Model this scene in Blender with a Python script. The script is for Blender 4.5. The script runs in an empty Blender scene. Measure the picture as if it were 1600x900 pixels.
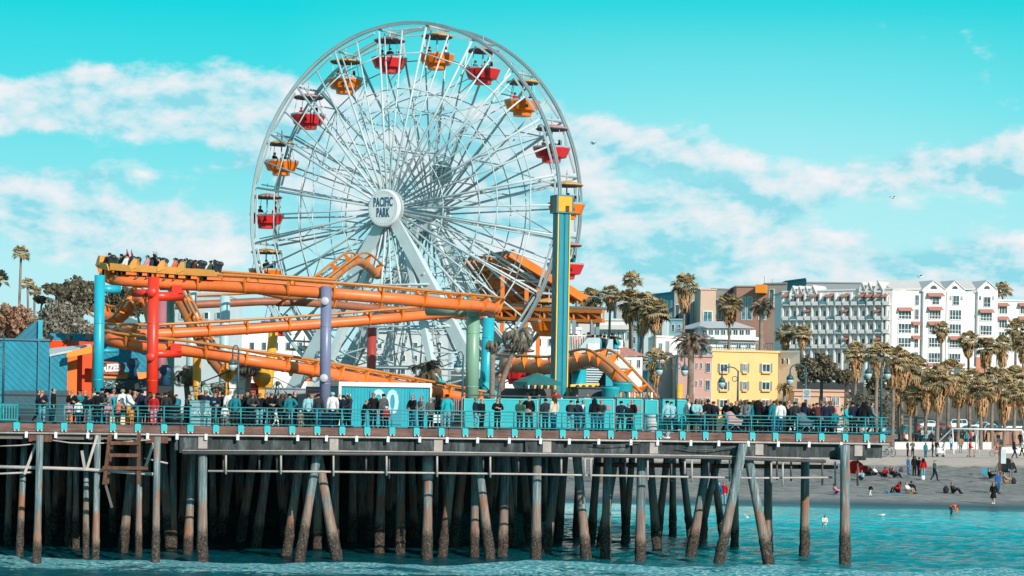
import bpy, bmesh, math, random
import numpy as np
from mathutils import Vector, Matrix, noise as mnoise
R = math.radians
rnd = random.Random(7)
scene = bpy.context.scene
COL = scene.collection
V = Vector

# ------------------------------------------------------------------ camera geometry
F = 3500.0; HZ = 617.0; EYE = 8.5; ROLL = R(1.0)
_c, _s = math.cos(ROLL), math.sin(ROLL)
def unroll(px, py):
    dx, dy = px - 800.0, py - HZ
    return dx * _c + dy * _s, -dx * _s + dy * _c
def P(px, py, Y):
    ux, uy = unroll(px, py)
    return V((ux / F * Y, Y, EYE - uy / F * Y))
def G(px, py, z=0.0):
    ux, uy = unroll(px, py)
    Y = (EYE - z) * F / uy
    return V((ux / F * Y, Y, z))
def Zat(px, py, Y):
    return P(px, py, Y).z
# the pier frame: s along the front edge, t away from the camera
DECK = 6.7
PA = V((-24.5, 107.0, 0)); PD = V((44.5, 10.5, 0)).normalized(); PN = V((-PD.y, PD.x, 0))
PYAW = math.atan2(PD.y, PD.x)
def S_of(px, t, py=660):
    ux, uy = unroll(px, py); k = ux / F
    return (k * (PA.y + t * PN.y) - PA.x - t * PN.x) / (PD.x - k * PD.y)
def PL(s, t, z=DECK):
    p = PA + PD * s + PN * t
    return V((p.x, p.y, z))
def PP(px, t, z=DECK, py=660):
    return PL(S_of(px, t, py), t, z)

# ------------------------------------------------------------------ mesh builder
class MB:
    def __init__(self): self.v = []; self.f = []; self.m = []; self.sm = []
    def add(self, vs, fs, mi=0, smooth=False):
        b = len(self.v); self.v.extend([tuple(q) for q in vs])
        for q in fs:
            self.f.append(tuple(b + i for i in q)); self.m.append(mi); self.sm.append(smooth)
        return self
    def box(self, c, size, rz=0.0, mi=0, M=None):
        x, y, z = size[0] / 2, size[1] / 2, size[2] / 2
        vs = [V((a, b, d)) for d in (-z, z) for (a, b) in ((-x, -y), (x, -y), (x, y), (-x, y))]
        M = M if M is not None else Matrix.Rotation(rz, 3, 'Z')
        c = V(c); vs = [M @ q + c for q in vs]
        return self.add(vs, [(0, 3, 2, 1), (4, 5, 6, 7), (0, 1, 5, 4), (1, 2, 6, 5), (2, 3, 7, 6), (3, 0, 4, 7)], mi)
    def bar(self, p, q, w, h, up=(0, 0, 1), mi=0):
        p = V(p); q = V(q); d = (q - p); L = d.length
        if L < 1e-6: return self
        d.normalize(); u = V(up)
        if abs(d.dot(u)) > .98: u = V((1, 0, 0))
        x = d.cross(u).normalized(); z = x.cross(d).normalized()
        M = Matrix((x, d, z)).transposed()
        return self.box((p + q) / 2, (w, L, h), M=M, mi=mi)
    def tube(self, p, q, r, n=8, r2=None, mi=0, caps=True, smooth=True):
        return self.ptube([p, q], [r, r if r2 is None else r2], n, mi, caps, smooth)
    def ptube(self, pts, r, n=8, mi=0, caps=True, smooth=True, closed=False):
        pts = [V(q) for q in pts]; N = len(pts)
        rs = r if isinstance(r, (list, tuple)) else [r] * N
        vs = []; prev = None
        for i, q in enumerate(pts):
            a = pts[(i - 1) % N] if (closed or i) else q
            b = pts[(i + 1) % N] if (closed or i < N - 1) else q
            d = (b - a)
            d = d.normalized() if d.length > 1e-9 else V((0, 0, 1))
            if prev is None:
                u = V((0, 0, 1)) if abs(d.z) < .9 else V((1, 0, 0))
                x = d.cross(u).normalized()
            else:
                x = (prev - d * prev.dot(d))
                x = x.normalized() if x.length > 1e-6 else d.orthogonal().normalized()
            prev = x; y = d.cross(x)
            for k in range(n):
                a_ = 2 * math.pi * k / n
                vs.append(q + (x * math.cos(a_) + y * math.sin(a_)) * rs[i])
        fs = []
        M = N if closed else N - 1
        for i in range(M):
            for k in range(n):
                j = (i + 1) % N
                fs.append((i * n + k, i * n + (k + 1) % n, j * n + (k + 1) % n, j * n + k))
        self.add(vs, fs, mi, smooth)
        if caps and not closed:
            b = len(self.v) - N * n
            self.f.append(tuple(b + k for k in reversed(range(n)))); self.m.append(mi); self.sm.append(False)
            self.f.append(tuple(b + (N - 1) * n + k for k in range(n))); self.m.append(mi); self.sm.append(False)
        return self
    def lathe(self, prof, n=16, M=None, mi=0, smooth=True, off=0.0):
        vs = []
        for (r, z) in prof:
            for k in range(n):
                a = 2 * math.pi * (k + off) / n
                q = V((r * math.cos(a), r * math.sin(a), z))
                vs.append(M @ q if M is not None else q)
        fs = []
        for i in range(len(prof) - 1):
            for k in range(n):
                fs.append((i * n + k, i * n + (k + 1) % n, (i + 1) * n + (k + 1) % n, (i + 1) * n + k))
        fs.append(tuple(reversed(range(n)))); fs.append(tuple((len(prof) - 1) * n + k for k in range(n)))
        return self.add(vs, fs, mi, smooth)
    def prism(self, poly, d, mi=0):
        """poly: 3-D outline, extruded by vector d"""
        n = len(poly); d = V(d)
        vs = [V(q) for q in poly] + [V(q) + d for q in poly]
        fs = [tuple(reversed(range(n))), tuple(range(n, 2 * n))]
        fs += [(i, (i + 1) % n, n + (i + 1) % n, n + i) for i in range(n)]
        return self.add(vs, fs, mi)
    def quad(self, a, b, c, d, mi=0): return self.add([a, b, c, d], [(0, 1, 2, 3)], mi)
    def ball(self, c, r, seg=10, rings=6, sc=(1, 1, 1), mi=0):
        c = V(c); vs = []; fs = []
        for i in range(rings + 1):
            th = math.pi * i / rings
            for k in range(seg):
                ph = 2 * math.pi * k / seg
                vs.append(c + V((r * sc[0] * math.sin(th) * math.cos(ph), r * sc[1] * math.sin(th) * math.sin(ph), r * sc[2] * math.cos(th))))
        for i in range(rings):
            for k in range(seg):
                fs.append((i * seg + k, (i + 1) * seg + k, (i + 1) * seg + (k + 1) % seg, i * seg + (k + 1) % seg))
        return self.add(vs, fs, mi, True)
    def mesh(self, name, mats):
        me = bpy.data.meshes.new(name); me.from_pydata(self.v, [], self.f); me.update()
        mats = mats if isinstance(mats, (list, tuple)) else [mats]
        for m_ in mats: me.materials.append(m_)
        me.polygons.foreach_set('material_index', self.m)
        me.polygons.foreach_set('use_smooth', self.sm)
        bm = bmesh.new(); bm.from_mesh(me); bmesh.ops.recalc_face_normals(bm, faces=bm.faces); bm.to_mesh(me); bm.free()
        return me
    def build(self, name, mats, parent=None):
        return link(name, self.mesh(name, mats), parent)
def link(name, me, parent=None):
    o = bpy.data.objects.new(name, me); COL.objects.link(o)
    if parent is not None:
        o.parent = parent
        o.matrix_parent_inverse = Matrix.LocRotScale(parent.location, parent.rotation_euler, parent.scale).inverted()
    return o
def tag(o, label, cat, group=None, kind=None):
    if label: o['label'] = label
    if cat: o['category'] = cat
    if group: o['group'] = group
    if kind: o['kind'] = kind
    return o
def thing(name, label, cat, loc=(0, 0, 0), rz=0.0, group=None):
    o = bpy.data.objects.new(name, None); COL.objects.link(o); o.location = loc; o.rotation_euler = (0, 0, rz)
    o.empty_display_size = .3
    return tag(o, label, cat, group)
def local(o, name, mb, mats):
    """a child whose mesh is in the local frame of o"""
    c = bpy.data.objects.new(name, mb.mesh(name, mats) if isinstance(mb, MB) else mb); COL.objects.link(c); c.parent = o
    return c
def copy_tree(o, loc=None, rz=None, sc=None):
    c = o.copy(); COL.objects.link(c)
    if loc is not None: c.location = loc
    if rz is not None: c.rotation_euler = (0, 0, rz)
    if sc is not None: c.scale = (sc, sc, sc) if not isinstance(sc, tuple) else sc
    def rec(a, b):
        for ch in list(a.children):
            k = ch.copy(); COL.objects.link(k); k.parent = b; rec(ch, k)
    rec(o, c)
    return c
def structure(name, mb, mats):
    o = mb.build(name, mats); o['kind'] = 'structure'; return o

# ------------------------------------------------------------------ materials
class NT:
    def __init__(self, name):
        self.mat = bpy.data.materials.new(name); self.mat.use_nodes = True
        self.t = self.mat.node_tree; self.b = self.t.nodes['Principled BSDF']
    def n(self, typ, **kw):
        q = self.t.nodes.new(typ)
        for k, v_ in kw.items():
            if k.startswith('i_'): q.inputs[k[2:].replace('_', ' ')].default_value = v_
            else: setattr(q, k, v_)
        return q
    def l(self, a, b): self.t.links.new(a, b)
    def coords(self, kind='Object', scale=(1, 1, 1), rot=(0, 0, 0)):
        if kind == 'World':
            g = self.n('ShaderNodeNewGeometry'); src = g.outputs['Position']
        else:
            src = self.n('ShaderNodeTexCoord').outputs[kind]
        m = self.n('ShaderNodeMapping'); m.inputs['Scale'].default_value = scale; m.inputs['Rotation'].default_value = rot
        self.l(src, m.inputs['Vector']); return m.outputs['Vector']
    def noise(self, vec, scale, detail=4, rough=.6):
        q = self.n('ShaderNodeTexNoise'); q.inputs['Scale'].default_value = scale; q.inputs['Detail'].default_value = detail
        q.inputs['Roughness'].default_value = rough; self.l(vec, q.inputs['Vector']); return q.outputs['Fac']
    def ramp(self, fac, stops):
        q = self.n('ShaderNodeValToRGB'); e = q.color_ramp.elements
        while len(e) < len(stops): e.new(.5)
        for i, (p_, c_) in enumerate(stops):
            e[i].position = p_; e[i].color = c_ if len(c_) == 4 else (*c_, 1)
        self.l(fac, q.inputs['Fac']); return q.outputs['Color']
    def mix(self, fac, a, b, mode='MIX'):
        q = self.n('ShaderNodeMix'); q.data_type = 'RGBA'; q.blend_type = mode
        for s_, v_ in ((0, fac), (6, a), (7, b)):
            if hasattr(v_, 'is_linked') or hasattr(v_, 'links'): self.l(v_, q.inputs[s_])
            else: q.inputs[s_].default_value = v_ if s_ == 0 else ((*v_, 1) if len(v_) == 3 else v_)
        return q.outputs[2]
    def math(self, op, a, b=0.0, c=0.0, clamp=False):
        q = self.n('ShaderNodeMath'); q.operation = op; q.use_clamp = clamp
        for i, v_ in enumerate((a, b, c)):
            if hasattr(v_, 'links'): self.l(v_, q.inputs[i])
            else: q.inputs[i].default_value = v_
        return q.outputs[0]
    def bump(self, h, strength=.3, dist=.02):
        q = self.n('ShaderNodeBump'); q.inputs['Strength'].default_value = strength; q.inputs['Distance'].default_value = dist
        self.l(h, q.inputs['Height']); self.l(q.outputs['Normal'], self.b.inputs['Normal'])
    def col(self, c):
        if hasattr(c, 'links'): self.l(c, self.b.inputs['Base Color'])
        else: self.b.inputs['Base Color'].default_value = (*c[:3], 1)
    def set(self, rough=.5, metal=0.0, spec=.5):
        self.b.inputs['Roughness'].default_value = rough; self.b.inputs['Metallic'].default_value = metal
        self.b.inputs['Specular IOR Level'].default_value = spec
_mc = {}
def sc_(c, k): return tuple(min(1, x * k) for x in c[:3])
def paint(c, rough=.45, var=.18, scale=1.6, metal=0.0, bump=0.0, name=None, dirt=.12):
    """painted or plain surface: colour varies gently, with faded and grimy patches"""
    key = ('p', tuple(round(x, 3) for x in c), rough, var, scale, metal, bump, dirt)
    if key in _mc: return _mc[key]
    t = NT(name or 'paint'); vec = t.coords('World')
    a = t.noise(vec, scale, 5)
    base = t.ramp(a, [(.28, sc_(c, 1 - var)), (.72, sc_(c, 1 + var * .6))])
    if dirt:
        b = t.noise(t.coords('World', (1, 1, .35)), scale * 3.1, 6, .7)
        f = t.ramp(b, [(.55, (0, 0, 0)), (.8, (1, 1, 1))])
        base = t.mix(t.math('MULTIPLY', f, dirt * 2.5), base, sc_(c, .45))
    t.col(base); t.set(rough, metal)
    if bump: t.bump(t.noise(vec, scale * 14, 3), bump, .01)
    _mc[key] = t.mat; return t.mat
def cloth(c):
    key = ('c', tuple(round(x, 3) for x in c))
    if key in _mc: return _mc[key]
    t = NT('cloth'); vec = t.coords('Object')
    t.col(t.ramp(t.noise(vec, 7, 3), [(.3, sc_(c, .75)), (.7, sc_(c, 1.1))])); t.set(.85, 0, .2)
    _mc[key] = t.mat; return t.mat
def skin_mat(c):
    key = ('s', c)
    if key in _mc: return _mc[key]
    t = NT('skin'); t.col(t.ramp(t.noise(t.coords('Object'), 9, 2), [(.3, sc_(c, .9)), (.7, sc_(c, 1.06))])); t.set(.5, 0, .35)
    _mc[key] = t.mat; return t.mat

# wood of the fascia, concrete girder, piles, wet iron
def wood(c1, c2, name='timber', along=(.35, .35, 5)):
    t = NT(name); v_ = t.coords('World', along)
    n1 = t.noise(v_, 2.2, 7, .7); n2 = t.noise(t.coords('World'), .7, 3)
    base = t.ramp(n1, [(.25, c1), (.5, tuple((a + b) / 2 for a, b in zip(c1, c2))), (.75, c2)])
    base = t.mix(t.ramp(n2, [(.45, (0, 0, 0)), (.7, (1, 1, 1))]), base, t.mix(.5, base, (.02, .02, .022)))
    t.col(base); t.set(.85, 0, .25); t.bump(n1, .6, .03); return t.mat
M_FASCIA = wood((.09, .045, .038), (.31, .18, .155), 'fascia_wood')
M_DECK = wood((.10, .08, .07), (.22, .19, .17), 'deck_boards', (4, .4, 1))
M_RUSTWOOD = wood((.07, .03, .02), (.24, .12, .08), 'old_timber', (3, 3, .5))
def concrete_mat():
    t = NT('stained_concrete'); v_ = t.coords('World', (1, 1, .22))
    n1 = t.noise(v_, 2.6, 7, .75); n2 = t.noise(t.coords('World'), 1.1, 4)
    base = t.ramp(n1, [(.36, (.018, .024, .028)), (.52, (.06, .075, .08)), (.64, (.13, .16, .165)), (.78, (.30, .34, .34))])
    base = t.mix(t.ramp(n2, [(.5, (0, 0, 0)), (.68, (1, 1, 1))]), base, (.05, .055, .055))
    t.col(base); t.set(.85, 0, .25); t.bump(n1, .5, .03); return t.mat
M_CONC = concrete_mat()
def pile_mat():
    t = NT('pile_timber'); g = t.n('ShaderNodeNewGeometry'); sp = t.n('ShaderNodeSeparateXYZ'); t.l(g.outputs['Position'], sp.inputs[0])
    oi = t.n('ShaderNodeObjectInfo')
    wob = t.noise(t.coords('World', (2.2, 2.2, .8)), 1.6, 4)
    z = t.math('ADD', sp.outputs['Z'], t.math('MULTIPLY', t.math('SUBTRACT', wob, .5), 1.1))
    z = t.math('ADD', z, t.math('MULTIPLY', t.math('SUBTRACT', oi.outputs['Random'], .5), .9))
    grain = t.noise(t.coords('World', (9, 9, .5)), 1.4, 6, .7)
    upper = t.ramp(grain, [(.3, (.05, .085, .10)), (.52, (.17, .235, .25)), (.72, (.50, .58, .58))])
    mid = t.ramp(grain, [(.3, (.13, .095, .08)), (.55, (.28, .215, .185)), (.8, (.46, .38, .34))])
    barn = t.noise(t.coords('World'), 11, 5, .75)
    low = t.ramp(barn, [(.35, (.012, .011, .01)), (.52, (.075, .06, .05)), (.7, (.30, .26, .23))])
    f1 = t.n('ShaderNodeMapRange'); f1.clamp = True; t.l(z, f1.inputs[0]); f1.inputs[1].default_value = 2.75; f1.inputs[2].default_value = 3.05; f1.inputs[3].default_value = 0; f1.inputs[4].default_value = 1
    f2 = t.n('ShaderNodeMapRange'); f2.clamp = True; t.l(z, f2.inputs[0]); f2.inputs[1].default_value = 1.2; f2.inputs[2].default_value = 1.7; f2.inputs[3].default_value = 0; f2.inputs[4].default_value = 1
    base = t.mix(f1.outputs[0], mid, upper)
    rust = t.ramp(t.noise(t.coords('World', (1.3, 1.3, .4)), 1.3, 3), [(.55, (0, 0, 0)), (.66, (1, 1, 1))])
    base = t.mix(t.math('MULTIPLY', rust, .7), base, (.36, .12, .04))
    base = t.mix(f2.outputs[0], low, base)
    t.col(base); t.set(.8, 0, .3)
    h = t.math('ADD', t.math('MULTIPLY', grain, .35), t.math('MULTIPLY', t.math('MULTIPLY', barn, t.math('SUBTRACT', 1, f2.outputs[0])), 3.0))
    t.bump(h, .8, .05); return t.mat
M_PILE = pile_mat()
M_STEEL = paint((.54, .65, .68), .4, .12, 1.2, 0, 0, 'pale_steel', .10)
M_STEEL2 = paint((.40, .50, .54), .45, .15, 1.2, 0, 0, 'grey_steel', .15)
M_RIMDARK = paint((.26, .32, .35), .4, .15, 1.0, 0, 0, 'rim_edge', .1)
M_RAIL = paint((.02, .27, .31), .45, .2, 2.0, 0, 0, 'rail_teal', .2)
M_BRACKET = paint((.02, .47, .52), .45, .15, 2.5, 0, 0, 'bracket_teal', .12)
M_PIPE = paint((.48, .43, .41), .6, .25, 2.0, 0, 0, 'old_pipe', .35)
M_PIPEDK = paint((.09, .09, .095), .6, .3, 2.0, 0, 0, 'dark_pipe', .35)
M_WHITE = paint((.78, .80, .80), .5, .06, 1.0, 0, 0, 'white_paint', .08)
M_ORANGE = paint((.94, .20, .05), .4, .18, 1.2, 0, 0, 'coaster_orange', .28)
M_ORANGE2 = paint((.92, .25, .03), .4, .15, 1.2, 0, 0, 'tie_orange', .25)
M_BLACK = paint((.018, .02, .024), .5, .2, 3, 0, 0, 'black_paint', 0)
M_DARK = paint((.035, .045, .055), .6, .2, 2, 0, 0, 'dark_paint', 0)
def glass_mat(c=(.03, .06, .075)):
    t = NT('window_glass'); oi = t.n('ShaderNodeNewGeometry')
    n1 = t.noise(t.coords('World', (.5, .5, .5)), 1.3, 2)
    t.col(t.ramp(n1, [(.35, sc_(c, .5)), (.65, sc_(c, 2.2))])); t.set(.12, 0, .8); return t.mat
M_GLASS = glass_mat(); M_GLASS2 = glass_mat((.05, .16, .20)); M_GLASSL = glass_mat((.22, .27, .28))
# ------------------------------------------------------------------ render settings, camera, light, sky
cam_d = bpy.data.cameras.new('camera'); cam = bpy.data.objects.new('camera', cam_d); COL.objects.link(cam)
cam_d.sensor_width = 36; cam_d.lens = 36 * F / 1600; cam_d.shift_y = (HZ - 450) / 1600
cam_d.clip_start = 1; cam_d.clip_end = 9000
cam.matrix_world = Matrix(((_c, -_s, 0, 0), (0, 0, -1, 0), (_s, _c, 0, EYE), (0, 0, 0, 1)))
scene.camera = cam
vs_ = scene.view_settings; vs_.view_transform = 'Standard'; vs_.look = 'None'; vs_.gamma = 1; vs_.exposure = 0.12
scene.cycles.max_bounces = 4; scene.cycles.diffuse_bounces = 2; scene.cycles.glossy_bounces = 3; scene.cycles.transparent_max_bounces = 4; scene.cycles.use_denoising = True
SUNV = V((.50, -.76, .44)).normalized()
sl = bpy.data.lights.new('sun', 'SUN'); sl.energy = 4.3; sl.angle = R(.5); sl.color = (1, .89, .78)
so = bpy.data.objects.new('sun', sl); COL.objects.link(so); so.rotation_euler = SUNV.to_track_quat('Z', 'Y').to_euler(); so.location = (60, -60, 90)

def make_world():
    w = bpy.data.worlds.new('World'); scene.world = w; w.use_nodes = True; nt = w.node_tree
    t = NT.__new__(NT); t.t = nt; t.b = None
    bg = nt.nodes['Background']
    sky = t.n('ShaderNodeTexSky'); sky.sky_type = 'NISHITA'; sky.sun_disc = False
    sky.sun_elevation = math.asin(SUNV.z); sky.sun_rotation = math.atan2(SUNV.x, SUNV.y)
    tc = t.n('ShaderNodeTexCoord'); sp = t.n('ShaderNodeSeparateXYZ'); t.l(tc.outputs['Generated'], sp.inputs[0])
    az = t.math('ARCTAN2', sp.outputs['X'], sp.outputs['Y']); el = t.math('ARCSINE', sp.outputs['Z'])
    # degrees of azimuth and elevation, in units of 1/3500 rad so that cloud banks can be laid out by bearing
    u = t.math('MULTIPLY', az, 3500); v_ = t.math('MULTIPLY', el, 3500)
    grad = t.ramp(t.math('DIVIDE', v_, 4200, clamp=True), [
        (0.0, (.55, .80, .84)), (.045, (.44, .80, .85)), (.075, (.24, .74, .80)), (.11, (.07, .69, .76)), (.142, (.004, .63, .69)), (.4, (.16, .42, .52)), (1.0, (.24, .36, .46))])
    # the air is paler towards the middle bearings
    side = t.math('MULTIPLY', t.math('SUBTRACT', u, 330), 1 / 700); side = t.math('MULTIPLY', side, side)
    pale = t.math('MULTIPLY', t.math('SUBTRACT', 1.0, side, clamp=True), .45)
    lowm = t.math('SUBTRACT', 1.0, t.math('MULTIPLY', t.math('ABSOLUTE', t.math('SUBTRACT', v_, 330)), 1 / 300), clamp=True)
    grad = t.mix(t.math('MULTIPLY', pale, lowm), grad, (.62, .88, .90))
    blobs = [  # bearing, elevation, half-widths, weight : a bank of broken cloud
        (-640, 470, 190, 42, .42), (-800, 415, 200, 32, .44), (-560, 420, 260, 50, .40), (-360, 440, 200, 40, .30), (-640, 335, 260, 40, .32),
        (-690, 258, 220, 38, .62), (-480, 230, 240, 30, .45), (-760, 290, 130, 30, .5), (-560, 190, 300, 16, .20),
        (-60, 385, 190, 75, .50), (0, 300, 260, 70, .40), (150, 400, 70, 40, .35), (-200, 330, 200, 50, .25),
        (230, 265, 190, 40, .62), (330, 190, 240, 26, .40), (180, 190, 230, 24, .55), (130, 400, 120, 30, .25), (560, 355, 190, 34, .50), (700, 335, 160, 40, .45),
        (420, 290, 110, 30, .42), (560, 225, 300, 32, .42), (800, 375, 90, 50, .50), (780, 240, 150, 50, .34), (640, 180, 260, 26, .34), (820, 200, 120, 30, .45)]
    blobs += [(-620, 295, 230, 16, -.30), (-730, 365, 150, 18, -.38), (-600, 160, 260, 18, -.3), (640, 275, 170, 26, -.34), (800, 315, 120, 14, -.45), (760, 150, 90, 20, -.3)]
    uv = t.n('ShaderNodeCombineXYZ'); t.l(u, uv.inputs[0]); t.l(v_, uv.inputs[1])
    cov = None
    for (cx, cy, sx, sy, wgt) in blobs:
        mp = t.n('ShaderNodeVectorMath'); mp.operation = 'MULTIPLY_ADD'; kx, ky = 1 / (2.1 * sx), 1 / (2.1 * sy)
        t.l(uv.outputs[0], mp.inputs[0]); mp.inputs[1].default_value = (kx, ky, 0); mp.inputs[2].default_value = (-cx * kx, -cy * ky, 0)
        gr = t.n('ShaderNodeTexGradient'); gr.gradient_type = 'SPHERICAL'; t.l(mp.outputs[0], gr.inputs[0])
        cov = t.math('MULTIPLY', gr.outputs['Fac'], wgt) if cov is None else t.math('MULTIPLY_ADD', gr.outputs['Fac'], wgt, cov)
    cv = t.n('ShaderNodeCombineXYZ'); t.l(t.math('MULTIPLY', u, 1 / 205), cv.inputs[0]); t.l(t.math('MULTIPLY', v_, 1 / 112), cv.inputs[1])
    n1 = t.n('ShaderNodeTexNoise'); n1.inputs['Scale'].default_value = .95; n1.inputs['Detail'].default_value = 8; n1.inputs['Roughness'].default_value = .6
    n1.inputs['Distortion'].default_value = .12; t.l(cv.outputs[0], n1.inputs['Vector'])
    n2 = t.n('ShaderNodeTexNoise'); n2.inputs['Scale'].default_value = 4.2; n2.inputs['Detail'].default_value = 6; t.l(cv.outputs[0], n2.inputs['Vector'])
    dens = t.math('ADD', t.math('MULTIPLY', t.math('SUBTRACT', n1.outputs['Fac'], .5), 2.0), cov)
    cm = t.n('ShaderNodeMapRange'); cm.interpolation_type = 'SMOOTHSTEP'; t.l(dens, cm.inputs[0])
    cm.inputs[1].default_value = .25; cm.inputs[2].default_value = .60; cm.inputs[3].default_value = 0; cm.inputs[4].default_value = 1
    off = t.n('ShaderNodeVectorMath'); off.operation = 'ADD'; t.l(cv.outputs[0], off.inputs[0]); off.inputs[1].default_value = (.10, .22, 0)
    n3 = t.n('ShaderNodeTexNoise'); n3.inputs['Scale'].default_value = .95; n3.inputs['Detail'].default_value = 5; n3.inputs['Roughness'].default_value = .6; n3.inputs['Distortion'].default_value = .12; t.l(off.outputs[0], n3.inputs['Vector'])
    relief = t.math('MULTIPLY', t.math('SUBTRACT', n1.outputs['Fac'], n3.outputs['Fac']), 2.6)
    shade = t.math('ADD', t.math('ADD', t.math('MULTIPLY', n2.outputs['Fac'], .35), .30), relief)
    ccol = t.ramp(shade, [(.25, (.26, .66, .76)), (.45, (.52, .76, .82)), (.66, (.74, .80, .84)), (.9, (.86, .85, .87))])
    col = t.mix(t.math('MULTIPLY', cm.outputs[0], .96), grad, ccol)
    nish = t.mix(1.0, sky.outputs[0], (.35, .95, 1.0), 'MULTIPLY')
    col10 = t.mix(1.0, col, (10, 10, 10), 'MULTIPLY')
    fin = t.mix(.96, nish, col10)
    t.l(fin, bg.inputs['Color']); bg.inputs['Strength'].default_value = .1
    w.cycles.sampling_method = 'MANUAL'; w.cycles.sample_map_resolution = 512
make_world()

# ------------------------------------------------------------------ the setting: ground, car park, water, hills
PROF = [(-300, -8), (60, -4), (140, -1.6), (165, -.45), (176, -.02), (190, .38), (211, 1.15), (258, 1.85), (274, 2.0), (334, 2.5), (338, 2.7), (400, 4.6), (425, 6.2), (480, 11.0), (600, 15), (1200, 18), (7000, 18)]
def gz(Y):
    for (a, za), (b, zb) in zip(PROF, PROF[1:]):
        if Y <= b: return za + (zb - za) * (Y - a) / (b - a)
    return PROF[-1][1]
def axis(lo, hi, fine_lo, fine_hi, step, far):
    a = list(np.arange(fine_lo, fine_hi + step / 2, step))
    x = fine_hi; k = step
    while x < hi: k *= far; x += k; a.append(min(x, hi))
    x = fine_lo; k = step; pre = []
    while x > lo: k *= far; x -= k; pre.append(max(x, lo))
    return np.array(pre[::-1] + a)
def grid_mesh(name, xs, ys, zfun):
    X, Y = np.meshgrid(xs, ys); Z = zfun(X, Y)
    n, m = len(xs), len(ys)
    co = np.stack([X, Y, Z], -1).reshape(-1, 3)
    i = np.arange((m - 1) * (n - 1)); r = i // (n - 1); c = i % (n - 1); a = r * n + c
    fs = np.stack([a, a + 1, a + n + 1, a + n], -1)
    me = bpy.data.meshes.new(name)
    me.vertices.add(len(co)); me.vertices.foreach_set('co', co.astype(np.float32).ravel())
    me.loops.add(fs.size); me.loops.foreach_set('vertex_index', fs.astype(np.int32).ravel())
    me.polygons.add(len(fs)); me.polygons.foreach_set('loop_start', np.arange(0, fs.size, 4, dtype=np.int32)); me.polygons.foreach_set('loop_total', np.full(len(fs), 4, dtype=np.int32))
    me.polygons.foreach_set('use_smooth', np.ones(len(fs), dtype=bool)); me.update(); me.validate()
    return me, X, Y
nrng = np.random.default_rng(5)
def fbm(X, Y, waves, seed=1):
    g = np.random.default_rng(seed); Z = 0 * X
    for (lam, amp, n) in waves:
        for _ in range(n):
            th = g.uniform(0, 2 * math.pi); ph = g.uniform(0, 6.28); l_ = lam * g.uniform(.75, 1.3)
            Z = Z + amp / math.sqrt(n) * np.sin((X * math.cos(th) + Y * math.sin(th)) * 2 * math.pi / l_ + ph)
    return Z
def ground_z(X, Y):
    yy = np.array([p[0] for p in PROF]); zz = np.array([p[1] for p in PROF])
    Z = np.interp(Y, yy, zz)
    w = np.clip((Y - 184) / 25, 0, 1) * np.clip((262 - Y) / 15, 0, 1)
    return Z + w * fbm(X, Y, [(9, .06, 4), (3.1, .09, 8), (1.7, .07, 8)], 3)
def ground_mat():
    t = NT('sand_and_earth'); g = t.n('ShaderNodeNewGeometry'); sp = t.n('ShaderNodeSeparateXYZ'); t.l(g.outputs['Position'], sp.inputs[0])
    wob = t.noise(t.coords('World', (.06, .06, .06)), 1.0, 4); y = t.math('ADD', sp.outputs['Y'], t.math('MULTIPLY', t.math('SUBTRACT', wob, .5), 7))
    fine = t.noise(t.coords('World', (1, 1, 1)), 1.5, 7, .7); fine2 = t.noise(t.coords('World', (.5, 1.3, 1)), 1.3, 7, .75)
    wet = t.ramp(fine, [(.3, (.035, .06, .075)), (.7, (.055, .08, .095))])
    shaded_sand = t.ramp(fine2, [(.36, (.13, .128, .13)), (.5, (.27, .255, .245)), (.66, (.41, .375, .35))])  # lower beach lies in shade; that shade is put into the sand colour
    dry = t.ramp(fine, [(.3, (.58, .45, .38)), (.7, (.74, .59, .51))])
    earth = t.ramp(fine, [(.3, (.10, .09, .07)), (.7, (.22, .19, .15))])
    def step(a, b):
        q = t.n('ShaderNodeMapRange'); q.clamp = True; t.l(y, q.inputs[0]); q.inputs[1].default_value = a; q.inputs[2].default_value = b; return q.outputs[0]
    c = t.mix(step(181, 189), wet, shaded_sand); c = t.mix(step(239, 245), c, dry); c = t.mix(step(322, 332), c, earth)
    t.col(c)
    ro = t.math('MULTIPLY_ADD', step(176, 188), .62, .28); t.l(ro, t.b.inputs['Roughness']); t.b.inputs['Specular IOR Level'].default_value = .3
    t.bump(t.math('MULTIPLY', fine2, step(184, 200)), 1.0, .35); return t.mat
gx = axis(-6000, 6000, -60, 75, 1.0, 1.5); gy = axis(-300, 7000, 150, 300, .8, 1.35)
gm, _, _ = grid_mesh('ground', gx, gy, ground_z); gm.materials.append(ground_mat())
go = link('ground', gm); go['kind'] = 'structure'

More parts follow.
